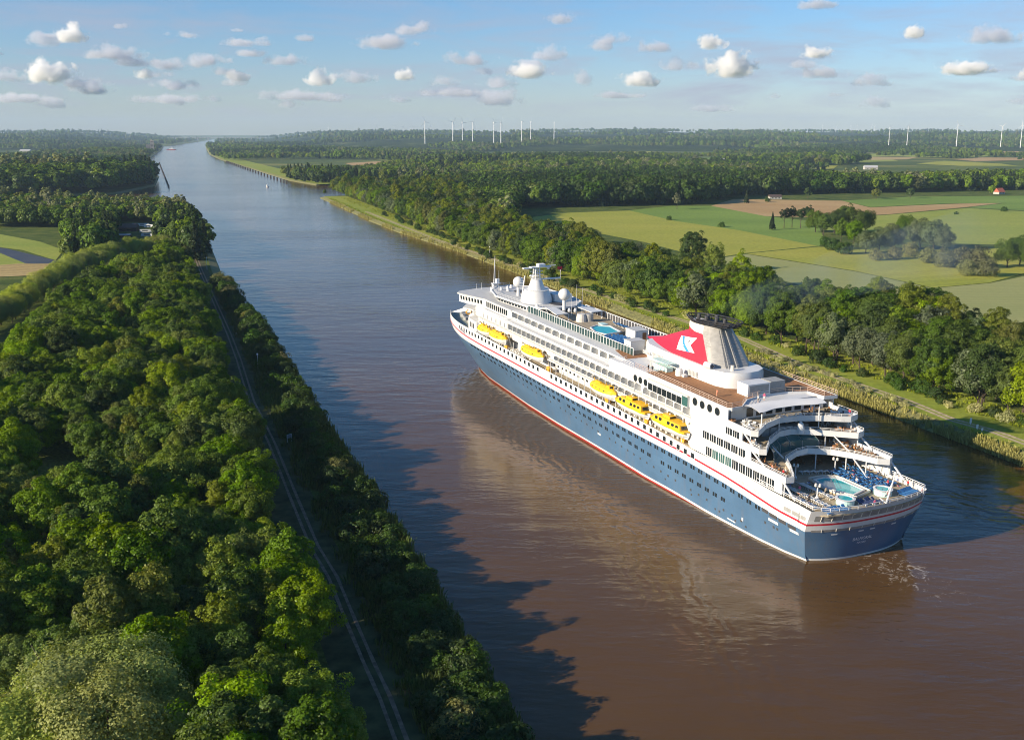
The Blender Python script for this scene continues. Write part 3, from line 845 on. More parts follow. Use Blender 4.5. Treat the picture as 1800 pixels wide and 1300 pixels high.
# pale willows along the far rim of the forest
for k in range(34):
    t = k/33.0
    x, y = lerp_path(topline[1:6], t)
    for rrow in (0, 1, 2, 3):
        if rnd.random() < 0.12*rrow: continue
        xx = x+rnd.uniform(-3, 3)+rrow*2; yy = y+rnd.uniform(-3, 3)-rrow*8.5+4
        CAND.append((xx, yy, LAND_Z, rnd.uniform(0.62, 1.08), 'willow', 'rim'))
# big willow group at the lower left corner
for (u, v, zz, s_) in [(120,1255,9,1.15),(230,1240,9,1.12),(60,1330,8,1.1),(190,1330,8,1.12),(290,1310,7,0.9)]:
    x, y = gz(u, v, zz); CAND.append((x, y, LAND_Z, s_*1.2, 'willow', 'corner'))
for (u, v, s_) in [(200,1130,1.1),(270,1110,1.1),(330,1150,1.0)]:
    x, y = gz(u, v, 10); CAND.append((x, y, LAND_Z, s_, 'olive' if s_ > 1.05 else 'bright', 'left'))

for (u, v, s_, sp_) in [(470,1215,0.95,'mid'),(545,1235,0.9,'bright'),(590,1265,0.75,'bright'),(420,1170,0.9,'dark'),(500,1150,0.85,'mid'),(400,1260,1.0,'mid'),(480,1300,0.9,'dark')]:
    x, y = gz(u, v, 9); CAND.append((x, y, LAND_Z, s_, sp_, 'left'))
# --- the wooded belt on the right bank
FRONT_PX = [(580,338),(640,362),(700,386),(800,428),(900,466),(1000,500),(1100,532),(1200,560),(1300,588),(1398,617),(1472,648),(1533,660),(1617,693),(1693,717),(1780,740),(1880,775)]
FRONT = [gz(u, v, LAND_Z) for u, v in FRONT_PX]
BACK = []
for i, p in enumerate(FRONT):
    th_ = np.interp(p[1], [240, 330, 420, 540, 650, 800, 1000, 1450], [52, 50, 44, 42, 44, 52, 80, 190])
    BACK.append((p[0]+0.946*th_, p[1]+0.325*th_))
belt_poly = FRONT + BACK[::-1]
for x, y in poisson(belt_poly, 8.2, seed=9):
    u, v, d = proj(x, y, 10)
    if u > 1880: continue
    # distance from the front edge decides the height a little
    q = rnd.random(); n_ = noise2(x, y, 0.05)
    if y < 420: sp = 'dark' if q < 0.42 else 'mid' if q < 0.78 else 'olive' if q < 0.86 else 'bright' if q < 0.94 else 'grey'
    else:       sp = 'mid' if q < 0.34 else 'dark' if q < 0.56 else 'olive' if q < 0.76 else 'grey' if q < 0.88 else 'bright'
    h = rnd.uniform(1.15, 1.62)*(0.82+0.3*n_)
    if sp == 'olive': h *= 0.92
    CAND.append((x, y, LAND_Z, h, sp, 'belt'))
# --- trees, bushes standing by themselves or in the field clumps: (photo base point u, v, species, scale, label, category, name)
SINGLE = [
 (1357,404,'spruce',0.95,"dark spruce standing at the left end of the field tree row","conifer","spruce_tree"),
 (1378,401,'pine',1.15,"dark pine next to the spruce in the field tree row","conifer","pine_tree"),
 (1392,400,'pine',1.21,"tall thin pine in the middle of the field tree row","conifer","pine_tree"),
 (1407,401,'pine',1.17,"dark pine with a bare lower trunk in the field tree row","conifer","pine_tree"),
 (1420,399,'pine',1.24,"tallest pine of the field tree row","conifer","pine_tree"),
 (1433,408,'darkw',1.50,"round dark tree at the right end of the field pine row","tree","broadleaf_tree"),
 (1447,414,'mid',1.27,"low mid green tree in front of the field pine row","tree","broadleaf_tree"),
 (1466,410,'darkw',1.58,"dark broad tree left in the dark field grove","tree","broadleaf_tree"),
 (1486,408,'mid',1.68,"tall tree in the middle of the dark field grove","tree","broadleaf_tree"),
 (1506,410,'darkw',1.68,"tall dark tree at the right end of the dark field grove","tree","broadleaf_tree"),
 (1520,408,'darkw',1.50,"dark tree at the right rim of the dark field grove","tree","broadleaf_tree"),
 (1478,428,'mid',1.27,"mid green tree in front of the dark field grove","tree","broadleaf_tree"),
 (1500,432,'mid',1.35,"green tree between dark grove and grey willows","tree","broadleaf_tree"),
 (1462,440,'bigbush',1.50,"green shrub at the left foot of the dark field grove","bush","field_shrub"),
 (1483,447,'bigbush',1.65,"green shrub below the dark field grove","bush","field_shrub"),
 (1450,432,'bigbush',1.20,"leftmost low shrub of the field clump","bush","field_shrub"),
 (1522,446,'greyw',1.27,"grey green tree leaning out of the field clump","tree","willow_tree"),
 (1545,444,'greyw',1.42,"grey willow in the left half of the field clump","tree","willow_tree"),
 (1566,440,'greyw',1.50,"rounded grey willow in the middle of the field clump","tree","willow_tree"),
 (1590,420,'darkw',1.50,"dark tree rising behind the grey willows of the field","tree","broadleaf_tree"),
 (1617,436,'greyw',1.72,"large grey willow on the right of the field clump","tree","willow_tree"),
 (1640,440,'greyw',1.72,"largest grey willow at the right end of the field clump","tree","willow_tree"),
 (1656,442,'greyw',1.42,"grey willow at the right rim of the field clump","tree","willow_tree"),
 (1600,452,'palebush',1.72,"pale shrub in front of the large grey willows","bush","field_shrub"),
 (1570,456,'palebush',1.50,"pale shrub below the left grey willow","bush","field_shrub"),
 (1540,458,'palebush',1.35,"pale shrub at the left foot of the grey willows","bush","field_shrub"),
 (1630,462,'palebush',1.80,"olive shrub hedge start right of the grey willows","bush","field_shrub"),
 (1660,470,'palebush',1.95,"broad pale shrub left in the low hedge of the field","bush","field_shrub"),
 (1690,470,'palebush',2.25,"tallest pale shrub of the low field hedge","bush","field_shrub"),
 (1715,472,'palebush',2.25,"round pale shrub right of the tallest hedge shrub","bush","field_shrub"),
 (1700,484,'palebush',1.65,"low pale shrub at the front of the field hedge","bush","field_shrub"),
 (1735,486,'palebush',1.80,"pale shrub at the right front of the field hedge","bush","field_shrub"),
 (1770,470,'darkw',1.42,"dark tree at the right end of the field hedge","tree","broadleaf_tree"),
 (1792,466,'darkw',1.58,"dark tree at the right edge of the picture behind the hedge","tree","broadleaf_tree"),
 (1815,474,'darkw',1.50,"dark tree cut by the right picture edge by the fields","tree","broadleaf_tree"),
 (1268,399,'bush',1.40,"single small dark bush in the green field","bush","field_shrub"),
 (1176,387,'bush',1.20,"small bush on the boundary of green and golden field","bush","field_shrub"),
 (1765,372,'bush',1.60,"low dark bush in the far green field on the right","bush","field_shrub"),
 (1680,377,'bush',1.00,"tiny bush on the rim of the pale green field","bush","field_shrub"),
 (1349,355,'bigbush',1.00,"round shrub beside the sandy clearing below the wood","bush","field_shrub"),
 (571,343,'dark',0.55,"small dark tree alone on the tip of the right headland","tree","broadleaf_tree"),
 (288,428,'larch',1.05,"tall light green larch beside the camp site","conifer","larch_tree"),
 (303,432,'larch',0.80,"shorter light green larch right of the tall larch","conifer","larch_tree"),
 (290,452,'bright',0.85,"bright yellow green tree in front of the larches","tree","broadleaf_tree"),
 (256,363,'spruce',0.85,"dark spruce tip at the left end of the near inlet","conifer","spruce_tree"),
 (277,366,'spruce',0.85,"dark spruce tip on the point of the near inlet","conifer","spruce_tree"),
 (1215,480,'dark',1.76,"large round dark tree overtopping the belt below the golden meadow","tree","broadleaf_tree"),
 (1255,510,'birch',1.49,"slim bright green tree left of the funnel smoke","tree","broadleaf_tree"),
 (1300,530,'birch',1.43,"slim tall tree behind the funnel smoke","tree","broadleaf_tree"),
 (1330,528,'greyw',1.30,"grey green poplar behind the funnel smoke","tree","poplar_tree"),
 (860,425,'greyw',1.30,"grey green tree on the bank where the belt opens","tree","willow_tree"),
 (832,412,'olive',1.17,"olive tree on the far bank left of the grey tree","tree","broadleaf_tree"),
 (1000,430,'mid',1.37,"tall loose tree rising in front of the golden meadow","tree","broadleaf_tree"),
 (1040,440,'greyw',1.23,"grey tree in front of the golden meadow","tree","willow_tree"),
 (1110,470,'greyw',1.30,"broad grey pink tree in the right bank belt","tree","willow_tree"),
 (950,425,'dark',1.17,"dark pointed tree at the left corner of the golden meadow","tree","broadleaf_tree"),
]
for (u, v, sp, s_, lab, cat, nm) in SINGLE:
    x, y = gz(u, v, LAND_Z)
    tree(sp, x, y, LAND_Z, s_, lab, cat, None, nm)

# --- nearest forest trees one by one, the rest as woods
GROUPS = {
 'left': ("trees of the forest left of the gravel path", "forest left of the two-track path"),
 'belt': ("trees of the wooded belt on the right bank", "wooded belt along the right bank"),
}
LOOK = {'bright': "yellow green leafy tree", 'mid': "mid green leafy tree", 'dark': "dark green leafy tree", 'olive': "tall olive green tree",
        'birch': "slender bright green tree", 'grey': "grey green broad tree", 'willow': "pale silver willow"}
def app(c): 
    d = math.sqrt(c[0]**2+c[1]**2+70**2); return c[3]/d
trees_ = sorted([c for c in CAND if c[4] != 'willow'], key=app, reverse=True)
n_single_trees = sum(1 for s_ in SINGLE if s_[5] == 'tree')
vis = [c for c in trees_ if -40 < proj(c[0], c[1], 9)[0] < 1830 and proj(c[0], c[1], 12)[1] < 1310]
chosen = set(id(c) for c in vis[:296-n_single_trees])
for c in CAND:
    if c[4] == 'willow':
        lab = {'rim': "pale silver willow in the row along the far rim of the left forest", 'corner': "large pale willow in the lower left corner of the forest"}[c[5]]
        tree('willow', c[0], c[1], c[2], c[3], lab, "willow", {'rim': "willows along the forest rim", 'corner': "willows in the lower left corner"}[c[5]], "willow_tree")
rest = {'left': [], 'belt': []}
for c in CAND:
    if c[4] == 'willow': continue
    if id(c) in chosen:
        g = GROUPS[c[5]]
        tree(c[4], c[0], c[1], c[2], c[3], LOOK[c[4]]+" in the "+g[1], "tree", g[0])
    else: rest[c[5]].append(c)

# crowns the woods repeat (they belong to trees above)
def src(key, k=0):
    me = NEAR[key][k][0]
    for o in bpy.data.objects:
        if o.type == 'MESH' and o.data == me: return o
    return None
SP = ['bright', 'mid', 'dark', 'olive', 'birch', 'grey']
SRC = [src('bright'), src('mid'), src('dark'), src('olive'), src('birch') or src('bright'), src('grey'), src('mid', 1), src('dark', 1)]
def rows(lst):
    out_ = []
    for c in lst:
        i = SP.index(c[4])
        if i == 1 and rnd.random() < 0.5: i = 6
        if i == 2 and rnd.random() < 0.5: i = 7
        out_.append((c[0], c[1], c[2], c[3], rnd.uniform(0, 6.28), i))
    return out_
gn_stuff("forest", rows(rest['left']), SRC, "dense green forest left of the path, its farther part")
gn_stuff("forest", rows(rest['belt']), SRC, "wooded belt along the right bank, its farther part")

# --- low-detail crowns for the far woods: still whole trees, coarser leaf clumps
LEAFF = {'mid': leaf_mat('far_leaves_mid', (0.125, 0.19, 0.03)), 'dark': leaf_mat('far_leaves_dark', (0.068, 0.115, 0.024)), 'olive': leaf_mat('far_leaves_olive', (0.165, 0.185, 0.04)), 'bright': leaf_mat('far_leaves_bright', (0.18, 0.25, 0.035)), 'grey': leaf_mat('far_leaves_grey', (0.22, 0.24, 0.12)), 'needle': leaf_mat('far_needles', (0.05, 0.08, 0.03))}  # self-shadow of the coarse clumps is offset in these leaf colours
FARC = []
for key, shape, mat, sd in (('mid','broad','mid',31),('dark','broad','dark',32),('olive','wide','olive',33),('dark','wide','dark',34),('bright','broad','bright',35),('grey','tall','grey',36),('spruce','cone','needle',37)):
    kw = dict(SHAPES[shape]); kw['nl'] = 30; kw['lobe'] = (0.22, 0.40); kw['base'] = 1.0
    FARC.append(crown("crown", LEAFF[mat], n=700, leaf=1.25, seed=sd, **kw))
FARO = []
for (u, v, k, lab) in [(1268,352,0,"mid green tree at the wood edge above the green field"),(1420,350,1,"dark tree at the wood edge above the brown field"),(1540,350,2,"olive tree at the wood edge left of the red roof"),
                       (1600,349,3,"dark round tree at the wood edge beside the red roof"),(1742,344,4,"light green round tree left of the red roofed house"),(1190,368,5,"grey tree at the wood edge behind the golden meadow"),(1312,357,6,"dark conifer at the wood edge by the sandy clearing")]:
    x, y = gz(u, v, LAND_Z)
    e = empty("broadleaf_tree" if k != 6 else "spruce_tree", (x, y, LAND_Z), 0, lab, "tree" if k != 6 else "conifer")
    c = bpy.data.objects.new("crown", FARC[k]); COL.objects.link(c); c.parent = e
    t = bpy.data.objects.new("trunk", NEAR['mid'][0][1]); COL.objects.link(t); t.parent = e
    FARO.append(c)
CLEAR_PX = [[(190,462),(285,462),(282,392),(205,390)]]
OPEN_PX = [p for p in field_polys]+[[(-60,404),(112,436),(96,466),(84,487),(-60,495)]]
rw = random.Random(21)
far_pts = {'left': [], 'right': [], 'hill': []}
edge_poly = EDGE
def in_water(x, y): return inpoly(x, y, edge_poly)
v = 458.0
while v > 237.6:
    # step between rows grows thinner towards the horizon
    y0 = gz(900, v, LAND_Z)[1]
    du = max(3.0, 8.2*F/(y0*1.04))           # about 8 m between trees, never under 3 photo pixels
    u = -30.0+rw.uniform(0, du)
    while u < 1835:
        uu = u+rw.uniform(-0.4, 0.4)*du; vv = v+rw.uniform(-0.5, 0.5)*1.2
        u += du
        if vv < 238.2: continue
        x, y = gz(uu, vv, LAND_Z)
        if y < 560 or y > 16000: continue
        z = LAND_Z
        if y > 4400:
            z = max(LAND_Z, float(hill(x, y)))
        if in_water(x, y): continue
        left = x < canal_x(y)
        if inpoly(x, y, left_poly) or inpoly(x, y, belt_poly): continue
        if not left and vv > 322 and (uu > 900): 
            if vv > 366-0.02*(uu-920) - (8 if uu > 1250 else 0) - (6 if uu > 1300 else 0): continue
        if not left:
            # keep the grass bank clear
            bx = np.interp(y, [247,1361], [128,-250])
            if y < 1361 and x < bx+34: continue
            if 1361 <= y < 1760 and x < -110 and vv > 322: continue
            if y >= 1361 and x < canal_x(y)+ (150 if y < 5000 else 100): pass
        if any(inpoly(uu, vv, p) for p in OPEN_PX): continue
        if any(inpoly(uu, vv, p) for p in CLEAR_PX): continue
        if left and vv > 400 and uu < 120: continue
        nn = noise2(x+300, y*0.45, 0.0040)
        if y > 1750 and nn < 0.33: continue
        if y > 2300 and noise2(x-900, y*0.35+200, 0.0026) < 0.24: continue                 # open farmland between the woods
        if y > 1200 and rw.random() < 0.06: continue
        s_ = rw.uniform(0.95, 1.5)*(0.9+0.25*noise2(x, y, 0.02))
        st = noise2(x*0.8+77, y*0.5, 0.0085); s_ *= 0.72+0.62*st
        if left and 1300 < y < 1800: s_ *= 1.4
        if y > 3500: s_ *= 1.0+min(0.9, (y-3500)/7000)
        q = rw.random(); n3 = noise2(x, y, 0.006)
        n4 = noise2(x-500, y*0.6, 0.0052)
        k = (4 if q < 0.5 else 0 if q < 0.85 else 2) if n4 > 0.70 else (1 if q < 0.6 else 3 if q < 0.85 else 6) if n4 < 0.30 else (2 if q < 0.35 else 5 if q < 0.5 else 0) if 0.46 < n4 < 0.56 else (0 if q < 0.5 else 1 if q < 0.7 else 3 if q < 0.9 else 4)
        if n3 < 0.2 and rw.random() < 0.5: k = 6
        key = 'hill' if y > 4400 else 'left' if left else 'right'
        far_pts[key].append((x, y, z, s_, rw.uniform(0, 6.28), k))
    v -= max(0.8, 7.5*F*CAMH/(y0*y0)*0.95)
print("far trees", {k: len(a) for k, a in far_pts.items()})
gn_stuff("forest", far_pts['left'], FARO, "dark woods left of the canal behind the near forest")
gn_stuff("forest", far_pts['right'], FARO, "broad woods right of the canal beyond the fields")
gn_stuff("forest", far_pts['hill'], FARO, "far woods on the hills below the horizon")

# --- bushes on the left bank between path and water
lb = []
rb = random.Random(5)
LW = [(1,122),(-29,213),(-57,289),(-91,386),(-131,490),(-172,607)]
pth = sorted(L_PATH, key=lambda p: p[1])
def xat(P, y): return float(np.interp(y, [p[1] for p in P], [p[0] for p in P]))
for k in range(178):
    y = 112+(k/177.0)**1.5*440+rb.uniform(-3, 3)
    xw = xat(LW, y); xp = xat(pth, y)
    t = 1-rb.random()**1.7*0.66
    x = xp+3.2+(xw-1.0-xp-3.2)*t
    lb.append((x, y, t))
for (x, y, t) in lb:
    q = rb.random()
    sp = 'bush' if q < 0.60 else 'bigbush' if q < 0.95 else 'palebush'
    s_ = rb.uniform(1.0, 1.65) if sp == 'bush' else rb.uniform(0.7, 1.1)
    if y > 380: s_ *= 1.25
    tree(sp, x, y, LAND_Z-0.3, s_, {'bush': "low green bush on the left bank between path and water", 'bigbush': "large round bush on the left bank between path and water", 'palebush': "pale olive bush on the left bank between path and water"}[sp],
         "bush", "bushes on the left bank", "bank_bush", rb.uniform(0, 6.28))
# --- bushes at the foot of the right belt
for k in range(94):
    t = k/93.0
    y = 250+t**1.4*800
    FP = sorted(FRONT, key=lambda p: p[1])
    x = xat(FP, y)+rb.uniform(-4.5, 3.5)
    q = rb.random(); sp = 'bush' if q < 0.5 else 'flowerbush' if q < 0.60 else 'bigbush'
    tree(sp, x, y, LAND_Z-0.1, rb.uniform(0.8, 1.4)*(0.75 if sp == 'bigbush' else 0.85),
         {'bush': "low green bush at the foot of the right bank trees", 'flowerbush': "white flowering bush at the foot of the right bank trees", 'bigbush': "large green bush at the foot of the right bank trees"}[sp],
         "bush", "bushes at the foot of the right belt", "bank_bush", rb.uniform(0, 6.28))
for k in range(26):
    t = k/25.0
    u = 1330+t*260; v = 612+(u-1330)*0.385+rb.uniform(-2, 9)
    x, y = gz(u, v, LAND_Z)
    tree('flowerbush', x, y, LAND_Z-0.2, rb.uniform(0.4, 0.75), "white flowering shrub on the waterside of the right path", "bush", "flowering shrubs beside the right path", "bank_bush", rb.uniform(0, 6.28))

# --- reeds and tall grass (nobody could count them)
REED = leaf_mat("reed_blades", (0.38, 0.37, 0.08), val=0.3, trans=0.2, hue=0.01)
REED_D = leaf_mat("reed_blades_green", (0.095, 0.125, 0.032), val=0.35, trans=0.25, hue=0.02)
GRASS = leaf_mat("tall_grass", (0.20, 0.225, 0.035), val=0.35, trans=0.25, hue=0.02)
def blades(name, pts, h0, h1, wd, mat, label, seed, per=1):
    rng = np.random.default_rng(seed)
    P = np.repeat(np.array(pts), per, axis=0)+np.concatenate([rng.normal(0, 0.35, (len(pts)*per, 2)), np.zeros((len(pts)*per, 1))], 1)
    n = len(P); h = rng.uniform(h0, h1, n)[:, None]
    a = rng.uniform(0, 2*np.pi, n); d = np.stack([np.cos(a), np.sin(a), 0*a], 1)*(wd*rng.uniform(0.6, 1.4, n))[:, None]
    lean = np.stack([rng.normal(0, 0.16, n), rng.normal(0, 0.16, n), np.ones(n)], 1)*h
    V = np.stack([P-d, P+d, P+d*0.6+lean, P-d*0.6+lean], 1).reshape(-1, 3)
    me = raw_mesh(name, V, np.arange(n*4).reshape(n, 4), mat)
    o = bpy.data.objects.new(name, me); COL.objects.link(o)
    return tag(o, label, None, None, 'stuff')
rg = random.Random(8)
pts = []
for k in range(5600):
    y = 215+(rg.random()**1.7)*1100
    xb = float(np.interp(y, [-200,247,323,452,602,739,880,998,1179,1361], [282,128,102,56,7,-41,-97,-137,-193,-250]))
    if noise2(0, y, 0.09) < 0.2 and rg.random() < 0.8: continue
    off = abs(rg.gauss(0, 2.0))
    pts.append((xb+off*0.946-0.8, y+off*0.325, 0.2 if off < 3 else 1.2))
pts = [p for p in pts if p[1] < 430 or noise2(p[0]*2, p[1], 0.045) > 0.45]
blades("reeds", pts, 0.9, 2.2, 0.12, REED, "tan reeds at the water's edge of the right bank", 1, per=9)
pts = []
for k in range(5000):
    y = 215+(rg.random()**1.7)*1100
    xb = float(np.interp(y, [-200,247,323,452,602,739,880,998,1179,1361], [282,128,102,56,7,-41,-97,-137,-193,-250]))
    off = rg.choice([rg.uniform(4, 9), rg.uniform(19, 33)])
    x_, y_ = xb+off*0.946, y+off*0.325
    px_ = xat(sorted(R_PATH, key=lambda p: p[1]), y_)
    if abs(x_-px_) < 4.0: continue
    pts.append((x_, y_, LAND_Z))
blades("tall_grass", pts, 0.35, 0.9, 0.13, GRASS, "tall yellow green grass along the right bank path", 2, per=7)
pts = []
for k in range(6500):
    y = 108+(rg.random()**1.6)*460
    xw = xat(LW, y); xp = xat(pth, y)
    x_ = xp+2.4+(xw-xp-1.0)*rg.random()**0.7
    pts.append((x_, y+rg.uniform(-1, 1), LAND_Z-0.6))
blades("reeds", pts, 1.2, 2.6, 0.11, REED_D, "green reeds and tall grass on the left bank", 3, per=9)
# ------------------------------------------------------------------ the cruise ship
# s = metres forward of the stern, w = metres to port, u = height (the ship's sheer is added by SH)
KS = 0.037; SHIP = (71.195, 187.407, 0.0); HEAD = 2.016
def SH(p): return (p[0], p[1], p[2]+KS*(p[0]-40.0))
def SM(): return MB(SH)
_hc, _hs = math.cos(HEAD), math.sin(HEAD)
def W2(s, w, u):
    return (SHIP[0]+s*_hc-w*_hs, SHIP[1]+s*_hs+w*_hc, u+KS*(s-40.0))
I = lambda x, xs, ys: float(np.interp(x, xs, ys))

M = {}
M['white'] = pmat("ship_white_paint", (0.68, 0.68, 0.67), 0.38, noise=0.045, scale=0.25, detail=6)
M['white2'] = pmat("ship_white_rail", (0.78, 0.78, 0.77), 0.45)
M['blue'] = pmat("ship_blue_hull", (0.075, 0.150, 0.255), 0.32, noise=0.10, scale=0.12, detail=7)
M['red'] = pmat("ship_red_paint", (0.55, 0.020, 0.040), 0.4)
M['boot'] = pmat("antifouling_red", (0.33, 0.028, 0.028), 0.6, noise=0.2, scale=0.5)
M['glass'] = pmat("dark_window_glass", (0.018, 0.024, 0.028), 0.08, spec=0.6)
M['teal'] = pmat("green_lounge_glass", (0.045, 0.115, 0.11), 0.10, spec=0.6)
M['fence'] = pmat("green_fence_glass", (0.018, 0.048, 0.046), 0.12, spec=0.5)
M['teak'] = pmat("teak_deck", (0.30, 0.150, 0.070), 0.75, noise=0.18, scale=1.6, spec=0.2)
M['deck'] = pmat("beige_deck", (0.36, 0.30, 0.21), 0.8, noise=0.2, scale=1.2, spec=0.2)
M['greendeck'] = pmat("grey_green_deck", (0.25, 0.27, 0.22), 0.8, noise=0.2, scale=0.8)
M['roof'] = pmat("light_grey_roof", (0.47, 0.48, 0.48), 0.7, noise=0.08, scale=0.6)
M['grey'] = pmat("grey_panels", (0.30, 0.30, 0.29), 0.6, noise=0.12, scale=1.5)
M['funnelgrey'] = pmat("funnel_grey_metal", (0.33, 0.32, 0.30), 0.5, noise=0.14, scale=1.0)
M['cream'] = pmat("cream_paint", (0.62, 0.585, 0.52), 0.5)
M['black'] = pmat("soot_black", (0.020, 0.020, 0.022), 0.6)
M['pool'] = pmat("pool_water", (0.030, 0.40, 0.43), 0.08, noise=0.12, scale=0.8)
M['aqua'] = pmat("pale_aqua_panels", (0.46, 0.66, 0.64), 0.5)
M['yellow'] = pmat("lifeboat_yellow", (0.80, 0.47, 0.015), 0.42, noise=0.05, scale=1.0)
M['orange'] = pmat("liferaft_orange", (0.72, 0.36, 0.04), 0.55)
M['lblue'] = pmat("lounger_blue", (0.035, 0.16, 0.38), 0.7)
M['navy'] = pmat("lounger_navy", (0.03, 0.05, 0.13), 0.7)
M['dgrey'] = pmat("dark_grey", (0.06, 0.06, 0.065), 0.6)
M['logoblue'] = pmat("emblem_blue", (0.05, 0.27, 0.62), 0.4)

def weather(m, amount, sx, sz):
    nt = m.node_tree; b = [n for n in nt.nodes if n.type == 'BSDF_PRINCIPLED'][0]
    l = b.inputs['Base Color'].links[0]; src_ = l.from_socket
    tc = N(nt, 'ShaderNodeTexCoord'); mp = N(nt, 'ShaderNodeMapping'); mp.inputs['Scale'].default_value = (sx, sx, sz)
    nt.links.new(tc.outputs['Object'], mp.inputs[0])
    nz = N(nt, 'ShaderNodeTexNoise'); nz.inputs['Scale'].default_value = 1.0; nz.inputs['Detail'].default_value = 6; nz.inputs['Roughness'].default_value = 0.7
    nt.links.new(mp.outputs[0], nz.inputs['Vector'])
    mr = N(nt, 'ShaderNodeMapRange'); mr.inputs['From Min'].default_value = 0.52; mr.inputs['From Max'].default_value = 0.8; mr.inputs['To Max'].default_value = amount
    nt.links.new(nz.outputs['Fac'], mr.inputs['Value'])
    mx = N(nt, 'ShaderNodeMix', data_type='RGBA'); mx.inputs[7].default_value = (0.20, 0.15, 0.11, 1)
    nt.links.new(mr.outputs[0], mx.inputs[0]); nt.links.new(src_, mx.inputs[6]); nt.links.new(mx.outputs[2], b.inputs['Base Color'])
    # plate seams: faint steps of tone along the side
    br = N(nt, 'ShaderNodeTexBrick'); br.inputs['Scale'].default_value = 1.0; br.inputs['Brick Width'].default_value = 9.0; br.inputs['Row Height'].default_value = 2.4; br.inputs['Mortar Size'].default_value = 0.03
    br.inputs['Color1'].default_value = (1, 1, 1, 1); br.inputs['Color2'].default_value = (0.93, 0.94, 0.95, 1); br.inputs['Mortar'].default_value = (0.86, 0.86, 0.87, 1)
    sp = N(nt, 'ShaderNodeSeparateXYZ'); cb = N(nt, 'ShaderNodeCombineXYZ'); nt.links.new(tc.outputs['Object'], sp.inputs[0]); nt.links.new(sp.outputs['X'], cb.inputs[0]); nt.links.new(sp.outputs['Z'], cb.inputs[1]); nt.links.new(cb.outputs[0], br.inputs['Vector'])
    m2 = N(nt, 'ShaderNodeMix', data_type='RGBA', blend_type='MULTIPLY'); m2.inputs[0].default_value = 1.0
    nt.links.new(mx.outputs[2], m2.inputs[6]); nt.links.new(br.outputs['Color'], m2.inputs[7]); nt.links.new(m2.outputs[2], b.inputs['Base Color'])
weather(M['blue'], 0.35, 0.55, 0.06); weather(M['white'], 0.16, 0.5, 0.08)

ship = empty("cruise_ship", SHIP, HEAD, "large cruise ship with blue hull, white decks and red funnel on the canal", "cruise ship")
water.data.materials[0].node_tree.nodes["ship_frame"].object = ship

def B0(s): return I(s, [6.4,11,19,32,62,79,94,111,134,147,161,172,184,190.8,192], [12.5,13.4,14.0,14.2,13.8,12.6,11.8,11.0,9.2,7.7,6.1,4.9,2.5,0.35,0.0])
def B1(s):
    if s < 30: return I(s, [3,13,30], [14.9,15.0,14.25])
    t = min(1, max(0, (s-155)/63.0)); return 14.2*(1-t**2.3)
def RIM(s): return I(s, [3,30,41,55,76,121,165,180,194,206,213,218], [13.1,13.0,12.6,12.9,13.15,13.5,14.1,13.4,12.6,12.0,11.3,9.2])
def REDL(s): return I(s, [3,12,25,46,70,107,165,190,208,218], [9.9,9.8,10.35,10.85,10.7,10.5,10.75,10.3,9.3,8.0])
def ZW(s): return I(s, [0,37,50,100,192], [0.45,0.5,0.85,1.08,1.0])    # top of the white boot line
def zstem(s): return max(-1.5, (s-191.8)*0.52) if s > 188.9 else -1.5
def hullw(s, z):
    zB = 9.0+KS*(s-40); z0 = max(0.0, zstem(s))
    t = (z-z0)/max(0.5, (zB-z0)); t = max(0.0, min(1.15, t))
    b0 = B0(s) if s < 191.8 else 0.0
    if z < 0: b0 *= 1-0.03*abs(z)
    return b0+(B1(s)-b0)*min(1.0, t)**0.92
def saft(z): return I(z, [-1.5,0,6.7,11.7], [6.8,6.4,4.7,3.0])
def build_hull():
    S = list(np.concatenate([np.linspace(0, 1, 5)**1.0*6, np.linspace(9, 150, 60), np.linspace(153, 190, 20), np.linspace(191.8, 217.9, 18)]))
    def rows(s, sg):
        sr = max(3.0, s)
        zr = RIM(sr)+KS*(s-40); zred = REDL(sr)+KS*(sr-40)
        zbl = zred-1.55; zw = ZW(s)
        zs = [-1.5, 0.0, zw-0.5, zw, zw+(zbl-zw)*0.25, zw+(zbl-zw)*0.5, zw+(zbl-zw)*0.75, zbl, zred-0.22, zred+0.22, zred+(zr-zred)*0.5, zr]
        pts = []
        zst = zstem(sr)
        for z in zs:
            z = max(z, zst+0.02); z = min(z, max(zr, zst+0.05))
            pts.append((s, z))
        return pts
    mats_rows = [1, 1, 2, 0, 0, 0, 0, 2, 3, 2, 2]  # boot red, white line, blue, white, red, white
    mb = MB()
    port = []; star = []
    for i, s in enumerate(S):
        pts = rows(s, 1); P = []; Q = []
        for (ss_, z) in pts:
            a = saft(z); s2 = a+(s*1.0 if s < 6 else s-0) if s < 6 else s
            if s < 6: s2 = a+(9-a)*(s/9.0)
            w = hullw(max(s2, 3), z)
            P.append((s2, w, z)); Q.append((s2, -w, z))
        port.append(P); star.append(Q)
    # columns along the ship: transpose so that rows are strakes
    nrow = len(port[0])
    for r in range(nrow-1):
        mb.cur = mats_rows[r]
        mb.grid([[c[r] for c in port], [c[r+1] for c in port]], flip=True)
        mb.grid([[c[r] for c in star], [c[r+1] for c in star]])
    # rounded transom
    ks = np.linspace(1, -1, 25)
    tr = []
    for (a, w, z) in port[0]:
        row = []
        for k in ks:
            bulge = 2.7*(1-abs(k)**2.6)
            row.append((a-bulge, w*k, z))
        tr.append(row)
    for r in range(nrow-1):
        mb.cur = mats_rows[r]
        mb.grid([tr[r], tr[r+1]], flip=True)
    o = mb.build("hull", [M['blue'], M['boot'], M['white'], M['red']], ship)
    return auto_smooth(o, 50)
hull = build_hull()

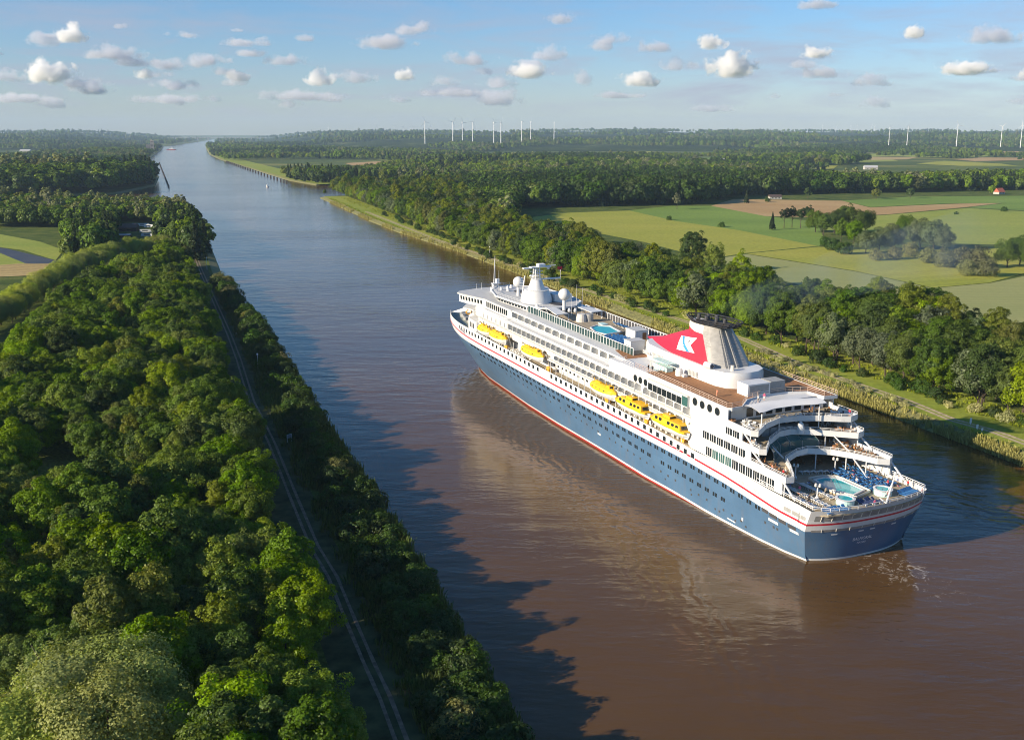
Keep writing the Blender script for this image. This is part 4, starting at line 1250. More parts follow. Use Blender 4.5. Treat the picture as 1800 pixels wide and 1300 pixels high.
def patch(mb, s0, s1, u0, u1, w=None, off=0.05, n=1):
    """a window pane lying on the hull side (port)"""
    pts = []
    for u in (u0, u1):
        row = []
        for k in range(n+1):
            s = s0+(s1-s0)*k/n
            z = u+KS*(s-40)
            ww = (hullw(s, z) if w is None else w)+off
            row.append((s, ww, u))
        pts.append(row)
    return mb.grid(pts, flip=True)
def patch_box(mb, s0, s1, u0, u1, w=None, off=0.05):
    """thin pane with edges, standing slightly proud of the side"""
    def P(s, u, o):
        z = u+KS*(s-40); return (s, (hullw(s, z) if w is None else w)+o, u)
    v = [P(s0,u0,-0.1),P(s1,u0,-0.1),P(s1,u1,-0.1),P(s0,u1,-0.1),P(s0,u0,off),P(s1,u0,off),P(s1,u1,off),P(s0,u1,off)]
    return mb.add(v, [(4,7,6,5),(0,4,5,1),(1,5,6,2),(2,6,7,3),(3,7,4,0)])

# --- hull windows: a row of square ones in the white strake, then pairs and small ports in the blue
for k in range(50):
    s = 41.5+k*2.82
    if k in (25, 26): continue
    u0 = I(s, [41,65,106,135,160,182], [10.55,11.55,11.75,12.0,12.2,11.3])+0.1
    mb = SM(); mb.cur = 0; patch_box(mb, s, s+1.5, u0-0.1, u0+1.25, off=0.03); mb.cur = 1; patch_box(mb, s+0.13, s+1.37, u0, u0+1.15, off=0.05)
    mb.build("window", [M['white2'], M['glass']], hull)
for k in range(52):
    s = 18+k*2.92
    u0 = min(8.2, REDL(s)-2.55)
    mb = SM(); patch_box(mb, s, s+0.62, u0, u0+0.85); patch_box(mb, s+0.95, s+1.57, u0, u0+0.85)
    mb.build("cabin_window", M['glass'], hull)
for k in range(46):
    s = 30+k*2.92
    if k in (9, 25): continue
    u0 = I(s, [30,42,60,71,128,165], [5.2,5.4,5.75,5.95,6.7,6.6])-0.4
    mb = SM(); patch_box(mb, s, s+0.6, u0, u0+0.85)
    if k % 3 != 1 or k < 16: patch_box(mb, s+0.85, s+1.45, u0, u0+0.85)
    mb.build("cabin_window", M['glass'], hull)
mb = SM()
for k in range(40):
    s = 24+k*3.05
    if k in (3, 7, 19, 28): continue
    u0 = I(s, [24,44,67,110,145], [2.6,2.9,3.3,4.0,4.6]); patch_box(mb, s, s+0.55, u0, u0+0.5)
for s in (12.5, 13.6, 16.2, 22.5, 26.0, 31.5, 33.0, 42.0, 52.6):
    patch_box(mb, s, s+0.5, 5.3 if s < 20 else 1.9, 5.8 if s < 20 else 2.3)
tag(mb.build("small_porthole", M['dgrey'], hull), "row of tiny dark ports low in the blue side", None, None, 'stuff')
# shell openings at the quarter: mooring deck and the two white fender slots
mb = SM()
for (a, b) in ((15.4, 17.3), (12.6, 14.9), (10.0, 12.1), (7.2, 9.5)): patch_box(mb, a, b, 7.35+0.05*(a-7), 8.1+0.05*(a-7), off=0.07)
mb.build("mooring_opening", M['dgrey'], hull)
mb = SM()
for (a, b) in ((8.6, 10.6), (6.2, 8.2), (4.4, 5.8)): patch_box(mb, a, b, 10.55, 11.35, off=0.06)
mb.build("mooring_opening", M['grey'], hull)
mb = SM()
for (a, b, u) in ((12.3, 15.3, 6.55), (6.6, 9.0, 6.7)): patch_box(mb, a, b, u, u+0.55, off=0.09)
mb.build("white_fender", M['white'], hull)
mb = SM(); patch_box(mb, 84.0, 85.6, 3.0, 3.5, off=0.06); patch_box(mb, 26.2, 29.0, 1.55, 1.8, off=0.06); patch_box(mb, 23.6, 24.1, 3.0, 3.7, off=0.06)
mb.build("hull_mark", M['white'], hull)
# stern: grey window band and four white fairleads
def tpt(k, z, off):
    w = hullw(3.2, z); a = saft(z)
    return (a-2.7*(1-abs(k)**2.6)-off, w*k, z)
mb = MB()
for z0, z1 in ((9.35, 10.55), (6.75, 7.3)):
    ks = np.linspace(0.93, -0.93, 22)
    mb.grid([[tpt(k, z0, 0.06) for k in ks], [tpt(k, z1, 0.06) for k in ks]], flip=True)
mb.build("stern_opening", pmat("grey_stern_openings", (0.27, 0.26, 0.245), 0.35, noise=0.25, scale=0.7), hull)
for k0 in (0.62, 0.20, 0.0, -0.40):
    mb = MB()
    ks = np.linspace(k0+0.045, k0-0.045, 4)
    mb.grid([[tpt(k, 5.95, 0.1) for k in ks], [tpt(k, 6.25, 0.1) for k in ks]], flip=True)
    mb.build("fairlead", M['white'], hull)
mb = MB()
for k in np.linspace(0.8, -0.8, 9): mb.tube([tpt(k, 6.7, 0.1), tpt(k, 7.35, 0.1)], 0.06, 4)
for k in np.linspace(0.85, -0.85, 13): mb.tube([tpt(k, 9.3, 0.1), tpt(k, 10.6, 0.1)], 0.07, 4)
mb.build("stern_frame", M['cream'], hull)

# --- writing
def text_mesh(name, body, size, mat, parent, mp, extrude=0.0, spacing=1.0):
    """letters become a mesh whose points are carried to the ship by mp(x, y)"""
    cu = bpy.data.curves.new(name, 'FONT'); cu.body = body; cu.size = size; cu.align_x = 'CENTER'; cu.resolution_u = 2
    cu.space_character = spacing
    o = bpy.data.objects.new(name, cu); COL.objects.link(o)
    dg = bpy.context.evaluated_depsgraph_get(); dg.update()
    me = bpy.data.meshes.new_from_object(o.evaluated_get(dg))
    bpy.data.objects.remove(o)
    me.name = name
    for v in me.vertices: v.co = mp(v.co.x, v.co.y)
    me.materials.clear(); me.materials.append(mat)
    q = bpy.data.objects.new(name, me); COL.objects.link(q); q.parent = parent
    return q
M['letter'] = pmat("white_lettering", (0.80, 0.80, 0.82), 0.5)
M['faint'] = pmat("grey_blue_lettering", (0.50, 0.53, 0.60), 0.5)
def on_transom(zc):
    def mp(x, y):
        z = zc+y; w = 1.9-x
        k = w/hullw(3.2, z); p = tpt(k, z, 0.09); return Vector(p)
    return mp
text_mesh("ship_name", "BALMORAL", 0.95, M['letter'], hull, on_transom(3.95))
text_mesh("home_port", "NASSAU", 0.6, M['letter'], hull, on_transom(3.15))
def on_side(sc, uc):
    def mp(x, y):
        s = sc-x; u = uc+y; return Vector(SH((s, hullw(s, u+KS*(s-40))+0.06, u)))
    return mp
text_mesh("company_lettering", "Fred. Olsen Cruise Lines", 1.5, M['faint'], hull, on_side(26.5, 10.95), spacing=1.05)
M['navyletter'] = M['navy']
text_mesh("ship_name", "BALMORAL", 1.3, M['navy'], hull, on_side(176.5, 11.0))

# --- decks and superstructure
def outline(P): return P
T1 = [(62,14.25),(11.2,14.3),(11.0,12.6),(15.5,9.6),(20.2,7.0),(22.9,1.8),(23.4,-1.7),(20.9,-5.7),(17.0,-8.6),(12.5,-10.6),(11.2,-12.6),(12.2,-14.3),(62,-14.25)]
T2 = [(62,14.25),(19.6,14.3),(18.9,13.2),(23.8,8.3),(27.2,3.0),(27.5,-0.3),(25.8,-4.2),(21.9,-9.2),(19.7,-11.9),(20.6,-14.3),(62,-14.25)]
T3 = [(66,14.25),(22.4,14.3),(21.6,13.3),(25.2,8.4),(27.3,3.1),(27.1,-1.4),(25.2,-6.0),(22.9,-9.9),(22.0,-11.7),(22.8,-14.3),(66,-14.25)]
T4 = [(67,14.3),(30.8,14.3),(30.2,13.4),(30.4,10.6),(34.2,6.4),(35.8,0.9),(35.7,-5.3),(34.2,-10.3),(29.6,-11.0),(29.2,-14.3),(67,-14.3)]
mb = SM(); mb.prism([(30.5,14.0),(3.6,14.3),(1.6,11.9),(0.7,6.0),(0.55,0),(0.7,-6.0),(1.6,-11.9),(3.6,-14.3),(30.5,-14.0)], 11.9, 12.15)
mb.build("pool_deck", M['deck'], ship)
sup = SM()
for P, u in ((T1, 16.0), (T2, 19.15), (T3, 22.15)): sup.prism(P, u-0.35, u)
# lips (white bulwarks) of the tiers
def aftpart(P): return P[1:-1]
for P, u in ((T1, 16.0), (T2, 19.15), (T3, 22.15)):
    q = [(P[1][0]+13, 14.27)]+aftpart(P)+[(P[-2][0]+13, -14.27)]
    sup.wall(q, u-0.38, u+0.85, 0.25)
# inner walls behind the tiers
sup.box(30.5, 62, -11, 11, 12.15, 15.65); sup.box(31, 62, -11.5, 11.5, 16.0, 18.8); sup.box(32, 62, -11.5, 11.5, 19.15, 21.8); sup.box(31.5, 64, -12.6, 12.6, 22.15, 25.1)
# flush side walls of the stern quarter
for sg in (1, -1):
    sup.box(12.2, 43, sg*14.05, sg*14.32, 12.9, 15.7)
    sup.box(22.2, 43, sg*14.05, sg*14.32, 15.7, 18.9)
    sup.box(25.2, 43, sg*14.05, sg*14.32, 19.05, 21.9)
    sup.box(30.2, 66.8, sg*14.05, sg*14.34, 22.0, 25.1)
    sup.add([(43,sg*14.05,12.9),(44.2,sg*14.05,15.0),(45.6,sg*14.05,19.0),(43,sg*14.05,19.0),(43,sg*14.32,12.9),(44.2,sg*14.32,15.0),(45.6,sg*14.32,19.0),(43,sg*14.32,19.0)],
            [(4,5,6,7),(3,2,1,0),(0,1,5,4),(1,2,6,5)])
# promenade house
sup.box(42, 166, -10.6, 10.6, 12.0, 16.65)
sup.box(112, 164, -12.2, 12.2, 16.4, 19.0)
for sg in (1, -1):
    sup.box(42.5, 112.5, sg*10.8, sg*14.22, 16.55, 16.85)         # row of lower balconies: floor
    sup.box(33, 160.5, sg*10.8, sg*14.25, 18.85, 19.35)
    sup.box(66.8, 160.5, sg*10.8, sg*14.28, 21.75, 22.5)
    sup.box(42.5, 160, sg*12.0, sg*12.3, 16.85, 21.8)
    sup.box(78, 142, sg*9.6, sg*9.9, 22.5, 25.1)
    sup.box(77.5, 143, sg*9.9, sg*12.15, 22.4, 22.6)
sup.box(60, 150, -12.25, 12.25, 24.95, 25.4)
sup.box(62, 79, -14.2, 14.2, 22.2, 24.9)
sup.prism([(62,14.3),(66,14.9),(72.6,14.9),(74.5,12),(74.5,-12),(66,-14.3),(62,-14.3)], 24.9, 25.45)
# front
sup.prism([(160,12.9),(164,12.6),(167.5,10.5),(170,6),(171,0),(170,-6),(167.5,-10.5),(164,-12.6),(160,-12.9)], 13.0, 19.3)
sup.prism([(140,13.6),(160.4,13.9),(166,12.8),(171,8.5),(173.5,3),(173.5,-3),(171,-8.5),(166,-12.8),(160.4,-13.9),(140,-13.6)], 19.2, 22.7)
sup.prism([(140,12.2),(159,12.3),(169.5,15.4),(172.3,15.9),(174.2,14.4),(176.6,7.2),(177.2,0),(176.6,-7.2),(174.2,-14.4),(172.3,-15.9),(169.5,-15.4),(159,-12.3),(140,-12.2)], 22.55, 25.05)
sup.prism([(167,13.2),(172,14.8),(177.5,11),(179,4),(179,-4),(177.5,-11),(172,-14.8),(167,-13.2)], 20.2, 20.5)
sup.prism([(164,13.4),(172.5,12.6),(175.5,9),(176.5,0),(175.5,-9),(172.5,-12.6),(164,-13.4)], 12.8, 16.9)
superstructure = sup.build("superstructure", M['white'], ship)
for P, u in ((T1, 16.0), (T2, 19.15), (T3, 22.15)):
    mb = SM(); mb.prism([(P[0][0], 13.9)]+[(p[0]+0.35, max(-13.9, min(13.9, p[1]))) for p in P[1:-1]]+[(P[-1][0], -13.9)], u+0.005, u+0.03); mb.build("tier_deck", M['deck'], superstructure)

mb = SM(); mb.prism(T4, 25.08, 25.42); mb.prism([(67,13.9),(84,9.5),(84,-9.5),(67,-13.9)], 25.40, 25.43)
mb.build("funnel_deck", M['teak'], ship)
mb = SM(); mb.wall([(67,14.35)]+T4[1:-1]+[(67,-14.35)], 24.75, 25.5, 0.22)
mb.build("deck_edge", M['white'], superstructure)
mb = SM(); mb.box(78, 150, -8.3, 8.3, 25.40, 25.46); mb.build("lido_deck", M['deck'], ship)
mb = SM()
for sg in (1, -1): mb.box(42, 165, sg*11, sg*13.95, 12.3, 12.82)
mb.build("promenade_deck", M['deck'], ship)
mb = SM(); mb.prism([(139.5,12.5),(159,12.6),(170,16.0),(172.6,16.5),(174.9,14.9),(177.4,7.4),(178.2,0),(177.4,-7.4),(174.9,-14.9),(172.6,-16.5),(170,-16.0),(159,-12.6),(139.5,-12.5)], 25.05, 25.42)
mb.build("bridge_roof", M['roof'], ship)
UR = [(129.8,3.0),(131,-4.5),(137,-10.2),(146,-11.6),(158,-10.2),(166,-6.5),(170.3,-1.5),(170,3.2),(164,8),(155,10.6),(146,9.9),(137,8.9),(132,6)]
mb = SM(); mb.prism(UR, 26.85, 27.05); mb.build("observation_roof", M['roof'], ship)
mb = SM(); mb.wall(UR+[UR[0]], 26.7, 27.25, 0.25); mb.build("roof_coaming", M['white'], ship)
inset = [(150+(p[0]-150)*0.94, p[1]*0.92) for p in UR]
mb = SM(); mb.wall(inset+[inset[0]], 25.4, 26.9, 0.2); lounge = mb.build("observation_lounge", M['white'], ship)
mb = SM(); n_ = len(inset)
for i in range(n_):
    a = Vector(inset[i]); b = Vector(inset[(i+1) % n_]); L = (b-a).length; d = (b-a)/L; nn = Vector((d.y, -d.x))
    if nn.dot(a-Vector((150, 0))) < 0: nn = -nn
    k = max(1, int(L/1.5))
    for j in range(k):
        p = a+d*(L*(j+0.14)/k)+nn*0.16; q = a+d*(L*(j+0.86)/k)+nn*0.16
        mb.add([(p.x,p.y,25.55),(q.x,q.y,25.55),(q.x+nn.x*0.25,q.y+nn.y*0.25,26.7),(p.x+nn.x*0.25,p.y+nn.y*0.25,26.7)], [(0,1,2,3)])
mb.build("lounge_window", M['glass'], lounge)
# dark round skylights
for (a, b) in ((158.5, 0.2), (136.2, -1.2)):
    mb = SM(); mb.lathe([(2.0,27.0),(2.0,27.2),(1.7,27.3)], (a, b), 18, sx=1.3); mb.build("skylight", M['dgrey'], ship)

# --- windows of the superstructure
def side_window(s0, s1, u0, u1, w, mat='glass', name="window", par=None, mull=0, frame=True):
    mb = SM(); mb.cur = 0
    mb.add([(s0,w-0.05,u0),(s1,w-0.05,u0),(s1,w-0.05,u1),(s0,w-0.05,u1),(s0,w+0.04,u0),(s1,w+0.04,u0),(s1,w+0.04,u1),(s0,w+0.04,u1)], [(4,7,6,5),(0,4,5,1),(1,5,6,2),(2,6,7,3),(3,7,4,0)])
    mb.cur = 1
    for i in range(1, mull+1):
        c = s0+(s1-s0)*i/(mull+1); mb.box(c-0.05, c+0.05, w, w+0.09, u0, u1)
    return mb.build(name, [M[mat], M['white2']], par or superstructure)
for k in range(10):                                                # three stern rows, grouped panes
    if k < 10: side_window(14.6+k*2.3, 16.55+k*2.3, 13.15, 15.05, 14.33, 'teal' if k in (6, 7, 8) else 'glass', mull=2)
for k in range(6): side_window(24.0+k*2.5, 26.1+k*2.5, 16.65, 18.25, 14.33, mull=2)
for k in range(2): side_window(26.2+k*2.4, 28.3+k*2.4, 20.0, 21.4, 14.33, mull=2)
def round_window(s, u, w, r=0.72):
    mb = SM(); n = 16
    for rr, ww, mi in ((r+0.1, w+0.03, 1), (r, w+0.06, 0)):
        mb.cur = mi
        mb.add([(s+rr*math.cos(2*math.pi*i/n), ww, u+rr*math.sin(2*math.pi*i/n)) for i in range(n)], [tuple(range(n))[::-1]])
    return mb.build("round_window", [M['glass'], M['grey']], superstructure)
for s in (33.9, 36.6, 39.3, 42.0): round_window(s, 23.75, 14.35, 0.85)
for s in (61.9, 64.2, 66.4): round_window(s, 22.95, 14.35, 0.8)
mb = SM(); mb.box(44.0, 60.4, 14.2, 14.85, 21.75, 24.2); bay = mb.build("bay", M['white'], superstructure)
side_window(46.4, 60.0, 21.95, 23.55, 14.86, 'glass', "bay_window", bay, mull=6)
mb = SM(); mb.box(44.02, 46.2, 14.84, 14.9, 21.95, 24.1); mb.build("bay_window", M['teal'], bay)
mb = SM(); mb.box(44.0, 60.5, 14.0, 15.0, 24.2, 24.45); mb.build("bay_roof", M['cream'], bay)
for k in range(15):                                                # promenade wall
    s = 84+k*2.35; side_window(s, s+0.95, 14.0, 15.3, 10.6, 'glass', "window")
for k in range(8):                                                 # wheelhouse wing
    s = 160.6+k*1.42; w = I(s, [159,169.5,172.3], [12.3,15.4,15.9])
    mb = SM(); w2 = I(s+0.85, [159,169.5,172.3], [12.3,15.4,15.9])
    mb.add([(s,w+0.06,23.45),(s+0.85,w2+0.06,23.45),(s+1.0,w2+0.1,24.65),(s+0.15,w+0.1,24.65)], [(0,3,2,1)]); mb.build("bridge_window", M['glass'], superstructure)
for k in range(11): side_window(143.0+k*1.45, 143.95+k*1.45, 23.0, 24.7, 12.33 if k > 9 else 12.3, 'glass', "bridge_window")
for k in range(9):
    y = -12+k*3.0; mb = SM(); x = I(abs(y), [0,7.2,14.4], [177.2,176.6,174.2])+0.05
    mb.box(x, x+0.05, y-1.2, y+1.2, 23.5, 24.6); mb.build("bridge_window", M['glass'], superstructure)
for s in (166.5, 168.2, 170.0): side_window(s, s+0.7, 14.3, 15.9, I(s, [164,172.5], [13.4,12.6])+0.02, 'glass', "window")

# --- balconies: each with divider, door and rail
def quarter(s, w0, w1, u0, u1, t=0.1, n=6):
    P = [(w0, u0), (w1, u0)]
    for i in range(n+1):
        a = i/n*math.pi/2
        P.append((w0+0.35+(w1-w0-0.35)*math.cos(a)**0.8, u0+0.9+(u1-u0-0.9)*math.sin(a)))
    P.append((w0, u1))
    m = len(P)
    vs = [(s, p[0], p[1]) for p in P]+[(s+t, p[0], p[1]) for p in P]
    fs = [tuple(range(m)), tuple(range(2*m-1, m-1, -1))]+[((i+1) % m, i, m+i, m+(i+1) % m) for i in range(m)]
    return vs, fs
M['divider'] = pmat("balcony_divider", (0.78, 0.78, 0.76), 0.5)
M['railglass'] = pmat("balcony_rail_glass", (0.40, 0.41, 0.40), 0.25)
def balcony_proto(L, w0, w1, u0, u1, solid=False):
    """returns meshes at s = 0"""
    mb = MB(); v, f = quarter(0.0, w0, w1-0.1, u0, u1); mb.add(v, f); a = mb.build("divider_panel", M['divider'], link=False).data
    mb = MB(); mb.box(L*0.40, L*0.72, w0, w0+0.05, u0+0.05, u0+2.0); b = mb.build("door", M['glass'], link=False).data
    mb = MB(); mb.cur = 0; mb.box(0, L, w1-0.16, w1-0.10, u0+0.10, u0+0.68); mb.cur = 1
    mb.box(0, L, w1-0.18, w1-0.06, u0+0.70, u0+0.80); mb.box(-0.05, 0.07, w1-0.18, w1-0.06, u0, u1)
    c = mb.build("railing", [M['railglass'], M['white2']], link=False).data
    return a, b, c
def balcony_row(s0, n, L, w0, w1, u0, u1):
    meshes = balcony_proto(L, w0, w1, u0, u1)
    for k in range(n):
        s = s0+k*L
        e = bpy.data.objects.new("balcony", None); COL.objects.link(e); e.parent = ship; e.location = (s, 0, KS*(s-40))
        for nm, me in zip(("divider_panel", "door", "railing"), meshes):
            o = bpy.data.objects.new(nm, me); COL.objects.link(o); o.parent = e
balcony_row(78.6, 14, 4.42, 9.9, 12.1, 22.6, 24.97)
balcony_row(67.2, 30, 3.1, 12.3, 14.2, 19.35, 21.77)
balcony_row(46.5, 21, 3.12, 12.3, 14.2, 16.85, 18.87)
balcony_row(33.0, 4, 3.4, 12.0, 14.3, 19.2, 21.77)
balcony_row(46.8, 6, 3.3, 12.0, 14.3, 19.35, 21.77)

# --- glass wind fence round the lido deck
def fence(pts, u0, u1, step, name, glass, post, par=ship):
    mb = SM(); mb.cur = 0
    mb.wall(pts, u0, u1-0.12, 0.05)
    mb.cur = 1; mb.wall(pts, u1-0.14, u1, 0.14)
    for a, b in zip(pts[:-1], pts[1:]):
        L = math.dist(a, b); k = max(1, int(L/step))
        for i in range(k+1):
            x = a[0]+(b[0]-a[0])*i/k; y = a[1]+(b[1]-a[1])*i/k
            mb.box(x-0.085, x+0.085, y-0.085, y+0.085, u0, u1-0.02)
    return mb.build(name, [glass, post], par)
fence([(77,8.4),(131,8.4),(136,8.6)], 25.4, 27.35, 1.45, "wind_fence", M['fence'], M['white2'])
fence([(77,-8.4),(131,-8.4)], 25.4, 27.35, 1.45, "wind_fence", M['dgrey'], M['white2'])
def rail(pts, u, name="railing", h=1.05, par=ship, mat='white2', step=1.6, bars=3, r=0.05):
    mb = SM()
    for i in range(bars): mb.tube([(p[0], p[1], u+h*(i+1)/bars) for p in pts], r if i == bars-1 else r*0.6, 4)
    for a, b in zip(pts[:-1], pts[1:]):
        L = math.dist(a, b); k = max(1, int(L/step))
        for i in range(k): 
            x = a[0]+(b[0]-a[0])*i/k; y = a[1]+(b[1]-a[1])*i/k
            mb.tube([(x, y, u), (x, y, u+h)], r*0.8, 4)
    return mb.build(name, M[mat], par)
M['railcream'] = pmat("warm_rail", (0.62, 0.46, 0.36), 0.5)
rail([(66.8,14.1)]+T4[1:-1]+[(66.8,-14.1)], 25.5, mat='railcream')
for P, u in ((T1, 16.8), (T2, 19.95), (T3, 22.95)):
    rail([(P[1][0]+(11 if u < 17 else 3), 14.2)]+aftpart(P)+[(P[-2][0]+6, -14.2)], u, h=0.55, bars=2)
rail([(28,14.1),(13,14.5),(3.2,14.5),(1.2,11.9),(0.2,6.0),(0.05,0),(0.2,-6.0),(1.2,-11.9),(3.2,-14.5),(13,-14.5),(28,-14.1)], 13.1, h=0.7, bars=2, r=0.07)
rail([(67,14.6),(72.6,14.6),(74.4,11.8)], 25.45)
# pillars and slanting struts of the tiers
mb = SM()
for (s, w, a, b) in ((12.0,13.9,12.2,15.7),(12.2,-13.4,12.2,15.7),(14.5,-9.6,12.2,15.7),(17.8,9.0,12.2,15.7),(22.4,4.0,12.2,15.7),(22.8,-3.5,12.2,15.7),(18.6,-8.0,12.2,15.7),
                     (20.5,13.7,16,18.8),(20.6,-12.8,16,18.8),(24.3,-7.2,16,18.8),(21.2,13.0,16,18.8),(23.2,13.8,19.15,21.8),(22.8,-12.8,19.15,21.8),(25.8,-6.4,19.15,21.8),(27.4,3.0,19.15,21.8),
                     (24.4,10.2,22.15,25.4),(24.8,-5.4,22.15,25.6),(28.4,-7.2,22.15,25.6)):
    mb.tube([(s, w, a), (s, w, b)], 0.13, 6)
for sg in (1, -1):
    mb.tube([(8.4, sg*14.2, 13.1), (12.4, sg*14.2, 15.8)], 0.2, 5); mb.tube([(17.6, sg*14.2, 16.6), (22.4, sg*14.2, 19.0)], 0.2, 5); mb.tube([(21.4, sg*14.2, 19.6), (25.2, sg*14.2, 22.0)], 0.2, 5)
mb.tube([(17, -8.4, 15.7), (13.5, -9.5, 12.2)], 0.16, 5); mb.tube([(20.5, 7.2, 16.8), (24.5, 8.2, 19)], 0.16, 5); mb.tube([(22.5, -8.0, 18.9), (19, -9.6, 16)], 0.16, 5)
mb.build("pillar", M['white'], superstructure)
# glass lounge between the tiers
arc = [(20.6,9.4),(22.4,7.2),(24.4,4.6),(25.4,1.2),(25.2,-2.0),(24.0,-5.4)]
mb = SM(); mb.cur = 0
lowr = [(x+0.2, y, 16.02) for x, y in arc]; top_ = [(x+2.6, y*0.96, 19.0) for x, y in arc]; mid_ = [(x+0.5, y, 17.9) for x, y in arc]
mb.grid([lowr, mid_, top_])
mb.cur = 1
for a, b, c in zip(lowr, mid_, top_): mb.tube([(a[0]-0.06, a[1], a[2]), (b[0]-0.06, b[1], b[2]), (c[0]-0.06, c[1], c[2])], 0.07, 4)
auto_smooth(mb.build("glass_lounge", [M['teal'], M['grey']], ship), 30)
for (s_, h_, a_, b_) in ((30.4, 10.2, 12.5, 14.6), (30.9, 10.6, 16.3, 18.3), (31.9, 10.6, 19.5, 21.3), (31.4, 11.6, 22.6, 24.5)):
    k_ = int(2*h_/2.6)
    for i_ in range(k_):
        y_ = -h_+i_*2.6; mb = SM(); mb.box(s_, s_+0.12, y_+0.2, y_+1.9, a_, b_); mb.build("aft_window", M['glass'], superstructure)
mb = SM()
for k in range(6): mb.box(27.6+0.1*k, 29.6, 7.2-2.2*k, 5.3-2.2*k, 19.2, 20.9-0.1*k)
mb.build("wind_screen", M['grey'], ship)
mb = SM(); mb.lathe([(0.9,19.2),(0.85,20.3),(0.55,21.3),(0.15,21.7)], (26.6, -2.2), 12); mb.build("vent_hood", M['white'], ship)
# awning over the upper tier
mb = SM()
ar = np.linspace(-7.2, 10.9, 15)
def aw(y, f): return (I(y, [-7.2,-1,4,10.9], [28.2,29.8,30.1,29.4])*(1-f)+f*I(y, [-7.2,-5,0,6,10.2,10.9], [24.6,24.5,25.6,25.6,24.2,24.4]), y, 25.95+0.35*math.sin(math.pi*min(1, f))-0.15*f)
for i in range(6):
    pass
mb.grid([[aw(y, f) for y in ar] for f in np.linspace(0, 1, 7)]); mb.grid([[(*aw(y, f)[:2], aw(y, f)[2]-0.08) for y in ar] for f in np.linspace(0, 1, 7)], flip=True)
mb.build("awning", pmat("awning_cloth", (0.72, 0.72, 0.71), 0.8), ship, smooth=True)

# --- main pool
def ring_wall(mb, P, u0, u1, t):
    mb.wall(P+[P[0]], u0, u1, t)
PW = [(16.6,2.1),(16.6,-0.6),(15.6,-2.5),(14.3,-2.9),(8.2,-3.0),(7.0,0.8),(9.6,2.5),(13.3,2.7)]
mb = SM(); mb.cur = 0; mb.prism([(12+(p[0]-12)*1.22, p[1]*1.3) for p in PW], 12.15, 12.55)
mb.cur = 1; ring_wall(mb, [(12+(p[0]-12)*1.02, p[1]*1.03) for p in PW], 12.5, 12.85, 0.45)
mb.cur = 2; mb.prism([(p[0]*0.97+0.36, p[1]*0.96) for p in PW], 12.5, 12.68)
mb.cur = 3; ring_wall(mb, [(12+(p[0]-12)*1.24, p[1]*1.33) for p in PW], 12.5, 12.95, 0.07)
mb.build("swimming_pool", [M['deck'], M['white'], M['pool'], M['cream']], ship)
for (a, b) in ((5.1, 4.6), (6.0, -6.0)):
    mb = SM(); mb.cur = 0; mb.lathe([(1.75,12.15),(1.75,13.25)], (a, b), 22); mb.cur = 1; mb.lathe([(1.85,13.25),(1.95,13.4),(1.5,13.45),(1.35,13.28)], (a, b), 22, True, False); mb.cur = 2; mb.lathe([(1.36,13.27),(1.36,13.30)], (a, b), 22)
    mb.build("whirlpool", [M['aqua'], M['white'], M['pool']], ship)
for (a, b) in ((20.0, 4.3), (19.8, -6.2), (9.2, 8.0)):
    mb = SM(); mb.tube([(a, b, 12.1), (a, b, 14.9)], 0.16, 8, 0.12); mb.lathe([(0.4,12.1),(0.4,12.5),(0.2,12.7)], (a, b), 10)
    post = mb.build("lamp_post", M['white'], ship)
    mb = SM()
    for q in range(4):
        c_ = (a+0.55*math.cos(q*1.571), b+0.55*math.sin(q*1.571), 15.0); mb.sphere(c_, 0.26, 8, 6); mb.tube([(a, b, 14.8), (c_[0], c_[1], 14.8)], 0.06, 4)
    mb.build("lamp_globe", M['cream'], post)
mb = SM(); mb.tube([(2.0,-3.0,12.2), (3.6,-6.6,17.6)], 0.2, 8, 0.12); mb.tube([(2.0,-3.0,12.2), (3.2,-2.4,13.0)], 0.14, 5); mb.tube([(3.0,-5.2,15.6), (4.6,-5.0,12.3)], 0.07, 5)
mb.build("stern_mast", M['white'], ship)

